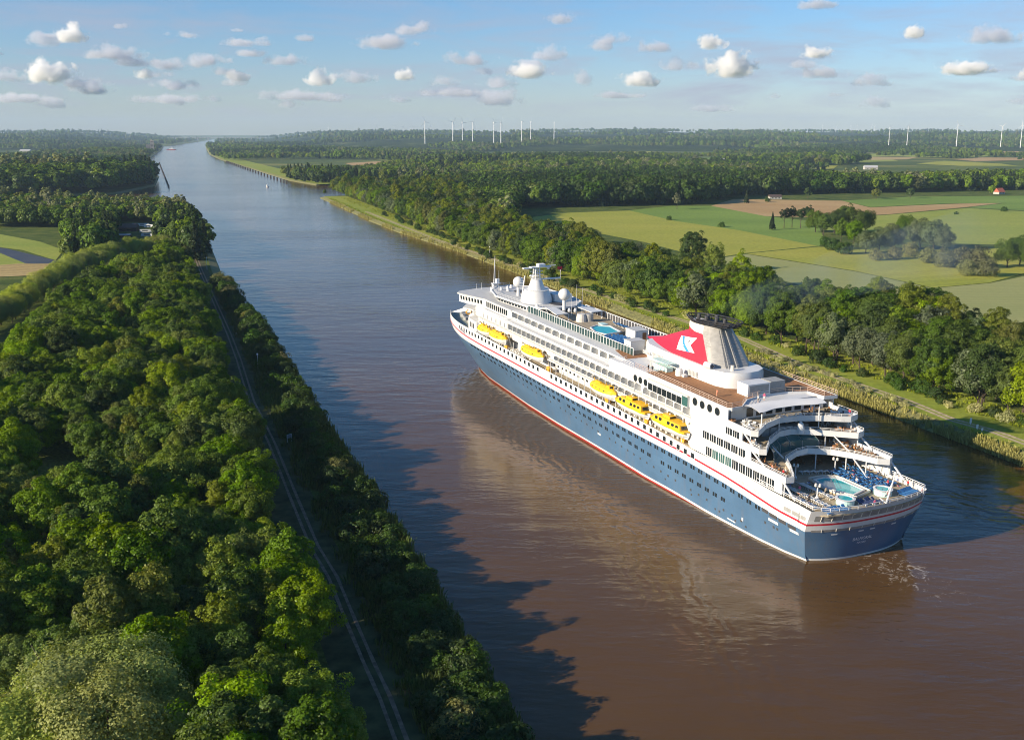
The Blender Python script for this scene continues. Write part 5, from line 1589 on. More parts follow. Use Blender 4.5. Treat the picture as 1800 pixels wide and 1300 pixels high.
# --- funnel
def FW(s, u):
    """half width of the funnel block"""
    t = (u-28.8)/8.4
    tip = I(u, [28.0,28.8,30,32,34.2,36.0,37.2], [84,82,76.0,70.5,64.6,64.9,63.5]); aft = I(u, [28.8,37.2], [46.2,51.8])
    base = I(u, [28.8,37.2], [6.0,2.9])
    x = (s-aft)/(tip-aft)
    return base*max(0.04, min(1, (1-x)*2.1))**0.62*(min(1, 0.30+x*7)**0.5)
def funnel():
    us = [28.6, 29.4, 30.2, 31.2, 32.2, 33.2, 34.2, 35.2, 36.2, 37.2]
    cols = []
    def mk(u):
        tip = I(u, [28.6,28.8,30,32,34.2,36.0,37.2], [82.5,82,76.0,70.5,64.6,64.9,63.5]); aft = I(u, [28.6,37.2], [46.0,51.8])
        sp = I(u, [28.6,35.2,37.2], [48.6,54.9,55.4])             # where red meets grey
        ss_ = list(np.linspace(aft, sp, 6))+list(np.linspace(sp, tip, 14))[1:]
        return [(s, FW(s, u), u) for s in ss_]
    P = [mk(u) for u in us]; n = len(P[0])
    mb = SM()
    for i in range(len(us)-1):
        for k in range(n-1):
            red = k >= 5 and us[i+1] <= 35.25
            mi = 1 if red else 0 if k < 5 else 2
            for sg in (1, -1):
                q = [P[i][k], P[i][k+1], P[i+1][k+1], P[i+1][k]]; q = [(a, sg*b, c) for a, b, c in q]
                mb.cur = mi
                mb.add(q, [(3,2,1,0)] if sg == 1 else [(0,1,2,3)])
        for k in (0, n-1):
            q = [P[i][k], P[i+1][k]]; mb.cur = 0 if k == 0 else 2
            mb.add([(q[0][0], q[0][1], q[0][2]), (q[1][0], q[1][1], q[1][2]), (q[1][0], -q[1][1], q[1][2]), (q[0][0], -q[0][1], q[0][2])], [(0,1,2,3)])
    for i in (0, len(us)-1):
        mb.cur = 2
        mb.add(P[i]+[(a, -b, c) for a, b, c in P[i]][::-1], [tuple(range(2*n))])
    o = mb.build("funnel", [M['funnelgrey'], M['red'], M['cream']], ship)
    auto_smooth(o, 28)
    # ribs of the grey casing
    rb_ = SM()
    for y in (2.6, 0.2):
        rb_.tube([(45.8-0.02*abs(y), y, 28.8), (51.4, y*0.55, 37.0)], 0.12, 5)
    for u in np.arange(29.3, 36.8, 0.55):
        a = I(u, [28.6,37.2], [46.0,51.8]); h = FW(a+0.5, u)
        rb_.tube([(a-0.03, h*0.8, u), (a-0.06, 0, u), (a-0.03, -h*0.8, u)], 0.04, 4)
        sp = I(u, [28.6,35.2,37.2], [48.6,54.9,55.4])
        rb_.tube([(a+0.1, FW(a+0.1, u)+0.03, u), ((a+sp)/2, FW((a+sp)/2, u)+0.04, u), (sp-0.1, FW(sp-0.1, u)+0.04, u)], 0.04, 4)
    rb_.build("casing_rib", M['grey'], o)
    # black louvred top, rising aft
    tp = SM()
    for k, (ru, zz) in enumerate(((1.0,0.0),(1.12,0.55),(1.2,1.1))):
        n2 = 26; ring = []
        for i in range(n2):
            a = 2*math.pi*i/n2; s = 56.2+8.5*ru*math.cos(a)*(0.86 if math.cos(a) > 0 else 1.0); y = 3.3*ru*math.sin(a)
            ring.append((s, y, 37.35+zz+0.055*(56-s)))
        tp.tube(ring+[ring[0]], 0.15, 5)
    for i in range(26):
        a = 2*math.pi*i/26
        def q(ru, zz):
            s = 56.2+8.5*ru*math.cos(a)*(0.86 if math.cos(a) > 0 else 1.0); return (s, 3.3*ru*math.sin(a), 37.35+zz+0.055*(56-s))
        tp.tube([q(0.3, 0.1), q(1.0, 0), q(1.2, 1.1)], 0.13, 4)
    n2 = 26
    for sc_, zz in ((0.93, 0.12),):
        v = [(56.2+8.5*sc_*math.cos(2*math.pi*i/n2)*(0.86 if math.cos(2*math.pi*i/n2) > 0 else 1), 3.3*sc_*math.sin(2*math.pi*i/n2), 0) for i in range(n2)]
        v = [(a, b, 37.35+zz+0.055*(56-a)) for a, b, _ in v]; tp.add(v+[(a, b, c-0.35) for a, b, c in v], [tuple(range(n2)), tuple(range(2*n2-1, n2-1, -1))]+[(i, (i+1) % n2, n2+(i+1) % n2, n2+i) for i in range(n2)])
    top = tp.build("funnel_top", M['black'], o)
    for (s, y, h, r) in ((60.5,0.9,1.6,0.42),(59.2,-0.9,1.5,0.42),(57.2,1.1,1.5,0.5),(56.0,-1.0,1.7,0.5),(54.0,0.6,1.5,0.45),(52.2,-0.4,1.4,0.4)):
        mb = SM(); b_ = 37.5+0.055*(56-s); mb.tube([(s, y, b_), (s-0.25, y, b_+h)], r, 9); mb.build("exhaust_pipe", M['dgrey'], top)
    # house flag emblem on both sides
    for sg in (1, -1):
        mb = SM()
        def pp(s, u, off): return (s, sg*(FW(s, u)+off), u)
        def poly(pts, off, mi, n=1):
            mb.cur = mi
            v = [pp(s, u, off) for s, u in pts]; mb.add(v, [tuple(range(len(v)))[::-1] if sg > 0 else tuple(range(len(v)))])
        # flag in small quads so that it follows the casing
        def quad(a, b, c, d, off, mi, nu=6, nv=6):
            mb.cur = mi; rowsq = []
            for i in range(nv+1):
                t = i/nv; L = (a[0]+(d[0]-a[0])*t, a[1]+(d[1]-a[1])*t); Rr = (b[0]+(c[0]-b[0])*t, b[1]+(c[1]-b[1])*t)
                rowsq.append([pp(L[0]+(Rr[0]-L[0])*j/nu, L[1]+(Rr[1]-L[1])*j/nu, off) for j in range(nu+1)])
            mb.grid(rowsq, flip=sg < 0)
        quad((64.6,32.75),(56.3,34.0),(57.85,32.05),(63.5,31.4), 0.06, 0)
        quad((63.5,31.4),(57.85,32.05),(55.4,30.7),(62.5,30.1), 0.06, 0)
        quad((63.6,32.9),(62.4,33.07),(57.3,30.52),(58.5,30.42), 0.10, 1, 2, 8)
        mb.cur = 2; mb.add([pp(58.75+0.24*math.cos(i*0.785), 32.75+0.24*math.sin(i*0.785), 0.13) for i in range(8)], [tuple(range(8))[::-1] if sg > 0 else tuple(range(8))])
        mb.build("house_flag_emblem", [M['letter'], M['logoblue'], M['dgrey']], o)
    return o
fun = funnel()
# white casing under the funnel
mb = SM()
def casing(u, k):
    return [(41.2+k,0),(41.6+k,2.6),(43.2+k,5.2),(46,6.2-k*0.2),(55,6.6-k*0.3),(66,6.7-k*0.3),(74,6.0-k*0.4),(79-k*2.5,3.6-k*0.3),(80.6-k*2.5,0),(79-k*2.5,-3.6),(74,-6.0),(66,-6.7),(55,-6.6),(46,-6.2),(43.2+k,-5.2),(41.6+k,-2.6)]
A_ = casing(25.4, 0); Bq = casing(28.9, 0.35)
n_ = len(A_)
mb.add([(x, y, 25.42) for x, y in A_]+[(x, y, 28.2) for x, y in casing(0, 0.12)]+[(x, y, 28.95) for x, y in Bq],
       [(i, n_+i, n_+(i+1) % n_, (i+1) % n_) for i in range(n_)]+[(n_+i, 2*n_+i, 2*n_+(i+1) % n_, n_+(i+1) % n_) for i in range(n_)]+[tuple(range(3*n_-1, 2*n_-1, -1))])
o = mb.build("funnel_casing", M['white'], ship); auto_smooth(o, 40)
for (s0, nn, u0) in ((66.5, 9, 26.9), (72.0, 6, 26.5), (52.3, 7, 26.4), (66.5, 9, 25.95), (52.3, 7, 25.75)):
    mb = SM(); mb.box(s0-0.1, s0+nn*0.55, 6.4, 6.72, u0-0.08, u0+0.7); mb.cur = 1
    for i in range(nn): mb.box(s0+i*0.55, s0+i*0.55+0.3, 6.5, 6.78, u0, u0+0.62)
    mb.build("louvre", [M['white'], M['grey']], o)
mb = SM(); mb.tube([(49.3,6.6,29.6), (47.2,6.3,29.6)], 0.75, 12); mb.cur = 1; mb.tube([(47.25,6.3,29.6), (47.1,6.3,29.6)], 0.45, 10); mb.build("ventilator", [M['white'], M['dgrey']], o)
mb = SM(); mb.lathe([(0.45,28.95),(0.4,30.1)], (44.6, 2.6), 10); mb.build("ventilator", M['cream'], o)
# deck boxes, shelter, vents on the funnel deck
mb = SM(); mb.cur = 0; mb.box(35.6, 39.4, -0.9, 5.1, 25.42, 28.1); mb.cur = 1; mb.box(35.55, 35.6, -0.5, 4.7, 26.3, 27.8); mb.box(35.5, 35.6, -0.6, 4.8, 25.9, 26.1)
mb.build("deck_shelter", [M['white'], M['grey']], ship)
mb = SM(); mb.box(36.2, 39.6, -5.5, -1.6, 25.42, 28.0); mb.tube([(35.8,-1.2,25.4), (35.8,-1.2,28.2)], 0.12, 6); mb.build("deck_locker", M['grey'], ship)
mb = SM()
for i in range(6):
    s = 59.6+i*1.3; mb.tube([(s,10.3,25.4), (s,10.3,26.7), (s,9.6,27.3), (s,8.2,27.5)], 0.07, 5)
mb.tube([(59.6,10.3,26.7), (66.1,10.3,26.7)], 0.06, 5); mb.cur = 1; mb.box(59.4, 66.2, 7.6, 9.9, 27.35, 27.45); mb.box(60, 66, 8.0, 9.8, 25.42, 26.4)
mb.build("pergola", [M['cream'], M['aqua']], ship)
mb = SM(); mb.lathe([(0.9,25.42),(0.9,26.6),(0.75,27.0),(0.3,27.2)], (56.6, 8.6), 14); mb.box(54.6, 55.6, 7.6, 8.6, 25.42, 26.0); mb.build("ventilator", M['white'], ship)
# lido deck: canopies, pool, houses
for P in ([(130.0,6.0),(129.4,3.4),(119.4,4.0),(119.0,8.0)], [(127.0,-3.2),(127.4,-6.4),(119.0,-7.4),(118.4,-3.2)]):
    mb = SM(); mb.prism(P, 27.55, 27.75); c_ = mb.build("canopy", M['white'], ship)
    mb = SM()
    for p in P: mb.tube([(p[0]*0.985+1.85, p[1]*0.94, 25.4), (p[0]*0.985+1.85, p[1]*0.94, 27.6)], 0.1, 5)
    mb.build("canopy_post", M['white2'], c_)
mb = SM(); mb.cur = 0; mb.prism([(112,5.6),(113.4,2.6),(113,-2.0),(110,-3.6),(99.2,-2.8),(96.4,2.2),(97.2,4.8),(106,6.2)], 25.45, 26.2)
mb.cur = 1; mb.prism([(96.9,4.4),(98.2,-0.6),(105.4,-1.6),(107.6,1.0),(105.8,4.0),(100.6,5.6)], 26.18, 26.29)
mb.cur = 2; mb.wall([(96.9,4.5),(98.1,-0.8),(105.6,-1.8),(107.9,1.0),(106.0,4.2),(100.6,5.8),(96.9,4.5)], 26.2, 26.5, 0.35)
mb.cur = 3; mb.prism([(107.5,-0.5),(110.5,-0.8),(110.5,-2.4),(108,-2.6)], 26.2, 26.45)
mb.build("lido_pool", [M['deck'], M['pool'], M['white'], M['aqua']], ship)
mb = SM(); mb.lathe([(1.6,25.45),(1.5,26.6),(1.2,27.7)], (117.6, 0.6), 14); mb.build("bar_tower", M['cream'], ship)
mb = SM(); mb.lathe([(1.3,25.45),(1.25,27.7)], (117.0, -1.6), 14); mb.build("bar_tower", M['grey'], ship)
mb = SM(); mb.cur = 0; mb.box(91.0, 95.8, -5.0, -0.9, 25.45, 27.9); mb.cur = 1; mb.box(90.9, 95.9, -5.1, -0.8, 27.9, 28.05); mb.cur = 2; mb.box(90.95, 91.0, -4.4, -3.2, 25.45, 27.4)
mb.build("lido_house", [M['white'], M['roof'], M['teak']], ship)
mb = SM(); mb.cur = 0; mb.box(81.2, 84.4, 2.4, 6.6, 25.45, 27.9); mb.cur = 1; mb.box(81.1, 84.5, 2.3, 6.7, 27.9, 28.02); mb.build("lido_house", [M['white'], M['roof']], ship)

# --- mast house, mast, domes
mh = (142.0, 2.8)
mb = SM(); mb.lathe([(4.9,27.0),(4.75,28.6),(3.75,30.7),(3.8,30.9),(2.75,30.9),(2.65,31.2),(1.6,33.8),(1.65,34.0),(0.3,34.05)], mh, 24); o = mb.build("mast_house", M['white'], ship); auto_smooth(o, 35)
mb = SM(); mb.box(138.5, 143.5, -7.6, -1.8, 27.0, 29.4); mb.build("mast_annex", M['white'], o)
mb = SM()
for (a, b) in ((0.8,0.8),(0.8,-0.8),(-0.8,0.8),(-0.8,-0.8)): mb.tube([(mh[0]+a, mh[1]+b, 33.8), (mh[0]+a*0.8, mh[1]+b*0.8, 37.8)], 0.2, 5)
for z in (34.8, 35.8, 36.8): mb.box(mh[0]-0.75, mh[0]+0.75, mh[1]-0.75, mh[1]+0.75, z, z+0.12)
mb.box(mh[0]-0.9, mh[0]+0.9, mh[1]-4.6, mh[1]+2.2, 37.55, 37.8); mb.box(mh[0]-0.9, mh[0]+0.9, mh[1]-2.6, mh[1]-0.4, 37.8, 38.6)
mb.box(mh[0]-0.4, mh[0]+0.4, mh[1]-8.2, mh[1]-1.0, 33.7, 34.05)
for i in range(5): mb.tube([(mh[0]+3.6, mh[1]+2.6+0.0*i, 30.6+i*0.8), (mh[0]+3.6, mh[1]+4.2-0.2*i, 30.8+i*0.8)], 0.12, 4)
mb.tube([(mh[0]+3.6, mh[1]+3.2, 28.6), (mh[0]+3.2, mh[1]+2.4, 34.6)], 0.16, 5)
mb.sphere((mh[0], mh[1]-4.0, 37.2), 0.5, 8, 6)
for (a, b) in ((1.5,1.2),(1.5,-1.2)): mb.tube([(mh[0]+a, mh[1]+b, 33.2), (mh[0]+0.3, mh[1]+b*0.5, 36.4)], 0.14, 4)
for z in (34.4, 35.4, 36.4): mb.tube([(mh[0], mh[1]-2.2, z), (mh[0], mh[1]+2.2, z)], 0.12, 4)
mb.box(mh[0]-0.5, mh[0]+0.5, mh[1]+1.6, mh[1]+4.6, 37.3, 37.6); mb.box(mh[0]+1.0, mh[0]+2.2, mh[1]-1.0, mh[1]+1.4, 34.6, 34.8); mb.tube([(mh[0], mh[1]-6.6, 37.9), (mh[0], mh[1]-1.0, 37.9)], 0.14, 5)
mb.build("radar_mast", M['white2'], ship)
for (s, y, cz, r) in ((152.5, 3.9, 31.4, 1.72), (127.2, 1.1, 31.7, 1.75)):
    mb = SM(); mb.sphere((s, y, cz), r, 20, 12); o = mb.build("radar_dome", M['white'], ship, smooth=True)
    mb = SM(); mb.lathe([(0.55,26.9),(0.5,cz-r*0.75),(1.0,cz-r*0.7)], (s, y), 10); mb.build("pedestal", M['white'], o)
mb = SM(); mb.tube([(170,4.0,25.4), (170,4.0,37.2)], 0.16, 6, 0.05); mb.tube([(170,4.9,25.4), (170,4.4,29.6), (170,4.05,36)], 0.09, 5); mb.tube([(170,3.1,25.4), (170,3.0,29.2)], 0.14, 5)
mb.box(169.4, 170.6, 2.2, 5.2, 28.0, 28.2); mb.box(169.5, 170.5, 2.6, 3.6, 28.2, 29.6); mb.box(169.2, 170.8, 3.0, 5.4, 25.4, 26.8); mb.sphere((170, 4.7, 27.4), 0.5, 8, 6)
mb.build("signal_mast", M['white2'], ship)
mb = SM()
for (s, y, h) in ((160,7.2,7.0),(125.6,-0.6,5.2),(122.6,-2.4,7.2),(131.5,-5.5,6.5),(176,8,2.0),(175.3,6.5,2.3)): mb.tube([(s, y, 25.4 if s > 171 or s < 128 else 27), (s, y, 27+h if s < 171 else 25.4+h)], 0.07, 4, 0.03)
mb.build("whip_antenna", M['white2'], ship)
mb = SM()
for (s, y) in ((163,5),(161,3.5),(164.5,2.0),(166,0),(124.5,0.8),(123.8,-0.8),(134,6.6)): mb.lathe([(0.5,27.05),(0.5,27.5),(0.2,28.1)], (s, y), 8)
mb.build("roof_fitting", M['white'], ship)
rail([(p[0]*0.99+1.5, p[1]*0.95) for p in UR[6:]]+[(130.5,3.0)], 27.2, "roof_railing", h=0.9, bars=2, r=0.035)
# --- forecastle
FC = [(s, B1(s)-0.35) for s in np.linspace(166, 215, 16)]
mb = SM()
v = []; 
for s, w in FC: v += [(s, w, RIM(s)-1.35), (s, -w, RIM(s)-1.35)]
mb.add(v, [(2*i, 2*i+1, 2*i+3, 2*i+2) for i in range(len(FC)-1)])
mb.build("forecastle_deck", M['greendeck'], ship)
mb = SM()
for (s, y) in ((200,2.6),(200,-2.6),(193,4.6),(193,-4.6)): mb.box(s-1.3, s+1.3, y-0.9, y+0.9, RIM(s)-1.4, RIM(s)-0.2); mb.lathe([(0.5,RIM(s)-1.3),(0.5,RIM(s)-0.1)], (s+2, y), 10)
for (s, y) in ((206,0),(187,6),(187,-6),(183,2)): mb.box(s-0.8, s+0.8, y-0.8, y+0.8, RIM(s)-1.4, RIM(s)-0.5)
mb.build("windlass", M['grey'], ship)
mb = SM(); mb.box(177, 183, 3.2, 8.0, 12.0, 15.4); mb.box(178, 182, -8.0, -3.2, 12.0, 15.4); mb.lathe([(1.6,16.0),(1.5,17.4),(0.6,18.0)], (175.8, 9.0), 12); mb.build("fore_house", M['white'], ship)
mb = SM(); ringp = [(175.6+0.05*i, 11.0+0.9*math.cos(i*0.524), 18.0+0.9*math.sin(i*0.524)) for i in range(13)]; mb.tube(ringp, 0.22, 6); mb.build("lifebuoy", M['orange'], ship)
# --- davits under the boats: slanting arms, winches, liferaft cradles
for s in (158.5, 151.5, 149.6, 139.6, 127.5, 114.6, 86.4, 75.0, 73.6, 66.6, 59.6, 58.0, 50.8, 43.6):
    mb = SM(); mb.tube([(s,11.2,12.3), (s,12.6,14.4), (s,13.6,17.6), (s,14.8,18.5)], 0.22, 5); mb.tube([(s,11.1,16.4), (s,13.5,17.4)], 0.16, 5); mb.box(s-0.5, s+0.5, 11.3, 12.2, 12.3, 13.3); mb.tube([(s,14.7,18.4), (s,14.7,17.2)], 0.06, 4)
    mb.tube([(s+0.8,13.4,12.4), (s-0.8,13.9,14.0)], 0.12, 4)
    mb.build("davit", M['cream'], ship)
mb = SM()
for (s0, s1) in ((44, 74), (76, 112), (129, 137), (152, 163)):
    for s in np.arange(s0, s1, 3.2): mb.tube([(s,13.8,12.3), (s,13.8,16.6)], 0.09, 4)
mb.build("stanchion", M['white2'], ship)
mb = SM()
for s in list(np.arange(129.0, 138, 1.1))+list(np.arange(44.5, 74, 2.3))+list(np.arange(140, 150, 2.0)):
    for y in (11.6, 12.9): mb.box(s, s+0.7, y, y+0.5, 12.8, 13.4+0.3*((int(s*7)) % 3))
    mb.tube([(s+0.9, 11.4, 12.8), (s+0.3, 13.4, 14.2)], 0.1, 4); mb.tube([(s, 13.3, 12.8), (s+1.2, 13.3, 14.0)], 0.1, 4)
mb.build("deck_gear", M['cream'], ship)
# ------------------------------------------------------------------ things carried by the ship (top level)
def boat_meshes(L, tender):
    """hull, canopy, windows around the origin, x forward; keel at z = 0"""
    n = 13; rows = []
    for z, k in ((0.0, 0.18), (0.35, 0.55), (0.9, 0.86), (1.5, 1.0), (1.75, 1.02)):
        row = []
        for i in range(n):
            t = -1+2*i/(n-1); e = (1-abs(t)**2.4)**0.7 if abs(t) < 1 else 0.0
            row.append((t*L/2*(0.9+0.1*min(1, z/1.2)), max(0.02, 1.95*k*e), z+0.25*abs(t)**3))
        rows.append(row)
    mb = MB()
    mb.grid(rows, flip=True); mb.grid([[(x, -y, z) for x, y, z in r] for r in rows])
    b = rows[0]; mb.add([p for p in b]+[(x, -y, z) for x, y, z in b][::-1], [tuple(range(2*n))])
    hullm = mb.build("boat_hull", M['white'], link=False)
    if tender:
        mb = MB(); mb.prism([(-L*0.46,1.2),(-L*0.40,1.8),(L*0.30,1.85),(L*0.44,1.0),(L*0.47,0),(L*0.44,-1.0),(L*0.30,-1.85),(-L*0.40,-1.8),(-L*0.46,-1.2)], 1.75, 2.15)
        mb.add([(-L*.40,1.75,2.15),(L*.34,1.7,2.15),(L*.24,1.4,3.35),(-L*.36,1.4,3.35),(-L*.40,-1.75,2.15),(L*.34,-1.7,2.15),(L*.24,-1.4,3.35),(-L*.36,-1.4,3.35)],
               [(1,0,3,2),(4,5,6,7),(0,4,7,3),(5,1,2,6),(3,7,6,2)])
        mb.box(-L*0.06, L*0.12, -0.9, 0.9, 3.35, 3.95); mb.box(L*0.30, L*0.38, -0.6, 0.6, 2.15, 2.7)
        can = mb.build("boat_canopy", M['yellow'], link=False)
        wins = []
        for sg in (1, -1):
            for i in range(6):
                x = -L*0.34+i*L*0.105
                if i == 3: continue
                mb = MB(); mb.add([(x, sg*1.66, 2.4), (x+L*0.07, sg*1.66, 2.4), (x+L*0.07, sg*1.50, 3.1), (x, sg*1.50, 3.1)], [(1,0,3,2)] if sg > 0 else [(0,1,2,3)])
                wins.append(mb.build("boat_window", M['glass'], link=False))
        mb = MB(); mb.add([(-L*.405,1.2,2.4),(-L*.405,-1.2,2.4),(-L*.372,-1.1,3.1),(-L*.372,1.1,3.1)], [(0,3,2,1)]); wins.append(mb.build("boat_window", M['glass'], link=False))
        mb = MB(); mb.add([(L*.335,1.2,2.4),(L*.335,-1.2,2.4),(L*.262,-1.1,3.1),(L*.262,1.1,3.1)], [(0,1,2,3)]); wins.append(mb.build("boat_window", M['glass'], link=False))
        mb = MB(); mb.box(-L*0.065, -L*0.06, -0.7, 0.7, 3.45, 3.85); wins.append(mb.build("boat_window", M['glass'], link=False))
    else:
        rows = []
        for k, z in ((1.0, 1.75), (0.94, 2.3), (0.7, 2.85), (0.35, 3.15), (0.03, 3.25)):
            row = []
            for i in range(n):
                t = -1+2*i/(n-1); e = (1-abs(t)**2.6)**0.6 if abs(t) < 1 else 0.0
                row.append((t*L*0.49, max(0.02, 1.98*k*e), 1.75+(z-1.75)*(0.35+0.65*e)+0.12*abs(t)))
            rows.append(row)
        mb = MB(); mb.grid(rows, flip=True); mb.grid([[(x, -y, z) for x, y, z in r] for r in rows])
        mb.box(-L*0.30, -L*0.18, -0.6, 0.6, 2.7, 3.6); mb.box(L*0.10, L*0.30, -0.35, 0.35, 2.8, 3.4)
        for x in (-0.38, -0.1, 0.36): mb.tube([(L*x, 0, 2.6), (L*x, 0, 3.9)], 0.09, 4)
        can = mb.build("boat_canopy", M['yellow'], link=False, smooth=False)
        wins = []
        mb = MB(); mb.box(-L*0.315, -L*0.30, -0.5, 0.5, 2.9, 3.4); wins.append(mb.build("boat_window", M['dgrey'], link=False))
        for i in range(4):
            x = -L*0.25+i*L*0.15; mb = MB(); mb.box(x, x+0.5, 1.70, 1.80, 2.25, 2.5); wins.append(mb.build("boat_window", M['dgrey'], link=False))
    r = []
    for o in [hullm, can]+wins: r.append(o.data); bpy.data.objects.remove(o)
    return r
PITCH_S = math.atan(KS)
def lifeboat(s0, s1, u, w, tender, label):
    L = s1-s0; s = (s0+s1)/2
    x, y, z = W2(s, w, u)
    e = empty("lifeboat", (x, y, z), 0, label, "lifeboat", None)
    e.rotation_euler = (0, -PITCH_S, HEAD)
    for nm, me in zip(["boat_hull", "boat_canopy"]+["boat_window"]*20, boat_meshes(L, tender)):
        o = bpy.data.objects.new(nm, me); COL.objects.link(o); o.parent = e
    return e
lifeboat(150.6, 159.6, 14.6, 14.3, False, "foremost small yellow lifeboat nearest the bow, partly behind the next boat")
lifeboat(138.8, 150.2, 14.7, 14.6, False, "second yellow lifeboat from the bow, with white hull")
lifeboat(114.2, 128.0, 14.9, 14.6, False, "third yellow lifeboat from the bow, hanging by itself over the promenade")
lifeboat(74.4, 87.0, 14.6, 14.7, False, "yellow domed lifeboat just ahead of the two windowed tenders")
lifeboat(58.8, 74.2, 14.3, 14.8, True, "yellow windowed tender in the middle of the three aft boats")
lifeboat(42.8, 58.4, 14.3, 14.8, True, "aftmost yellow windowed tender beside the white curved wall")
for (s, lab) in ((113.0, "orange liferaft canister below the third lifeboat"), (80.6, "orange liferaft canister below the domed lifeboat"), (62.2, "orange liferaft canister below the middle tender"), (47.0, "orange liferaft canister below the aftmost tender"), (141.0, "yellow green liferaft canister under the second lifeboat")):
    x, y, z = W2(s, 13.3, 13.4)
    mb = MB(); mb.tube([(-0.9,0,0.5), (0.9,0,0.5)], 0.55, 10); mb.box(-0.7,0.7,-0.5,0.5,-0.55,0.1); mb.tube([(-0.3,0,0.5), (-0.25,0,0.5)], 0.6, 10)
    o = mb.build("liferaft", M['orange']); o.location = (x, y, z); o.rotation_euler = (0, 0, HEAD); tag(o, lab, "liferaft")

# sun loungers: one of each colour, then copies
def lounger_mesh(mat):
    mb = MB(); mb.cur = 0
    mb.box(-0.95, 0.35, -0.36, 0.36, 0.30, 0.42)
    mb.add([(0.35,-0.36,0.30),(0.35,0.36,0.30),(0.95,0.36,0.80),(0.95,-0.36,0.80),(0.30,-0.36,0.42),(0.30,0.36,0.42),(0.88,0.36,0.90),(0.88,-0.36,0.90)], [(0,1,2,3),(7,6,5,4),(0,3,7,4),(1,5,6,2),(3,2,6,7)])
    mb.cur = 1
    for x in (-0.8, 0.5):
        for y in (-0.32, 0.32): mb.box(x-0.04, x+0.04, y-0.04, y+0.04, 0, 0.32)
    o = mb.build("sun_lounger", [mat, M['white2']], link=False); me = o.data; bpy.data.objects.remove(o); return me
M['lwhite'] = pmat("lounger_white", (0.70, 0.69, 0.66), 0.8)
LM = {'blue': lounger_mesh(M['lblue']), 'navy': lounger_mesh(M['navy']), 'white': lounger_mesh(M['lwhite'])}
def put(name, me, s, w, u, rz, label, cat, group=None, sc=1.0, mat=None):
    o = bpy.data.objects.new(name, me); COL.objects.link(o)
    o.location = W2(s, w, u); o.rotation_euler = (0, 0, HEAD+rz); o.scale = (sc, sc, sc)
    return tag(o, label, cat, group)
rl = random.Random(4)
def lounge(col, s, w, u, rz, label, group):
    put("sun_lounger", LM[col], s, w, u, rz+rl.uniform(-0.12, 0.12), label, "sun lounger", group, rl.uniform(1.0, 1.12))
for i in range(10):
    for j in range(5):
        s = 19.0-i*1.25+0.3*j; w = -4.9-j*1.6-0.05*i
        if s < 7.5 and j < 1: continue
        lounge('blue', s, w, 12.15, 1.6+rl.uniform(-.25, .25), "blue sun lounger in the dense cluster right of the pool", "blue loungers right of the pool")
for i in range(15):
    for j, w in enumerate((12.4, 9.9)):
        lounge('white', 18.8-i*0.98, w-0.03*i, 12.15, 1.35, "white sun lounger in the rows between pool and left rail", "white loungers left of the pool")
for i in range(10):
    lounge('white', 16.4-i*0.95, 6.0-0.05*i, 12.15, 1.35, "white sun lounger in the row beside the pool edge", "white loungers at the pool edge")
for i in range(6): lounge('blue', 2.6, 11.6-i*0.95, 12.15, 0.1, "blue sun lounger against the stern rail at its left corner", "blue loungers at the left stern corner")
for i in range(5): lounge('navy', 3.4+0.3*(i % 2), 1.9-i*0.9, 12.15, 0.4, "navy sun lounger at the stern between the two whirlpools", "navy loungers between the whirlpools")
for i in range(5): lounge('blue', 3.8+0.2*i, -9.0-i*0.95, 12.15, 0.2, "blue sun lounger at the right stern corner", "blue loungers at the right stern corner")
for i in range(5): lounge('white', 21.6-0.5*i, 1.0-i*1.4, 12.15, 3.0, "white sun lounger in the shade before the pool", "white loungers before the pool")
for i in range(6):
    for j in range(5): lounge('blue', 88.0+i*1.5, 0.0+j*1.25+0.25*i, 25.46, 0.0, "blue sun lounger behind the lido pool", "blue loungers behind the lido pool") if not (i > 3 and j > 3) else None
for i in range(7): lounge('blue', 104.0+i*1.0, -6.6+0.3*(i % 2), 25.46, 1.5, "blue sun lounger along the right lido fence", "blue loungers along the lido fence")
# tables and chairs on the tiers
def chair_mesh(mat):
    mb = MB(); mb.box(-0.24,0.24,-0.24,0.24,0.42,0.48); mb.box(0.18,0.24,-0.24,0.24,0.48,0.92)
    for x in (-0.2, 0.2):
        for y in (-0.2, 0.2): mb.box(x-0.03,x+0.03,y-0.03,y+0.03,0,0.42)
    o = mb.build("deck_chair", mat, link=False); me = o.data; bpy.data.objects.remove(o); return me
def table_mesh(mat):
    mb = MB(); mb.lathe([(0.30,0),(0.30,0.04),(0.05,0.08),(0.05,0.70),(0.5,0.71),(0.5,0.75)], n=12); o = mb.build("deck_table", mat, link=False); me = o.data; bpy.data.objects.remove(o); return me
CHW = chair_mesh(M['lwhite']); CHT = chair_mesh(M['teak']); TBW = table_mesh(M['lwhite']); TBT = table_mesh(M['teak'])
def seating(s, w, u, wood, where):
    put("deck_table", TBT if wood else TBW, s, w, u, 0, ("wooden" if wood else "white")+" round table on the "+where, "table", "tables on the "+where)
    for k in range(3):
        a = rl.uniform(0, 6.28)+k*2.1
        put("deck_chair", CHT if wood else CHW, s+0.85*math.cos(a), w+0.85*math.sin(a), u, a, ("wooden" if wood else "white")+" chair by a table on the "+where, "chair", "chairs on the "+where)
for (s, w) in ((24.2,12.6),(26.0,13.0),(27.9,12.2),(26.4,10.8),(28.4,10.0),(25.4,9.6)): seating(s, w, 22.15, False, "left wing of the top aft tier")
for (s, w) in ((25.0,-8.6),(26.2,-11.0),(27.4,-2.6),(28.0,1.2)): seating(s, w, 22.15, False, "right part of the top aft tier")
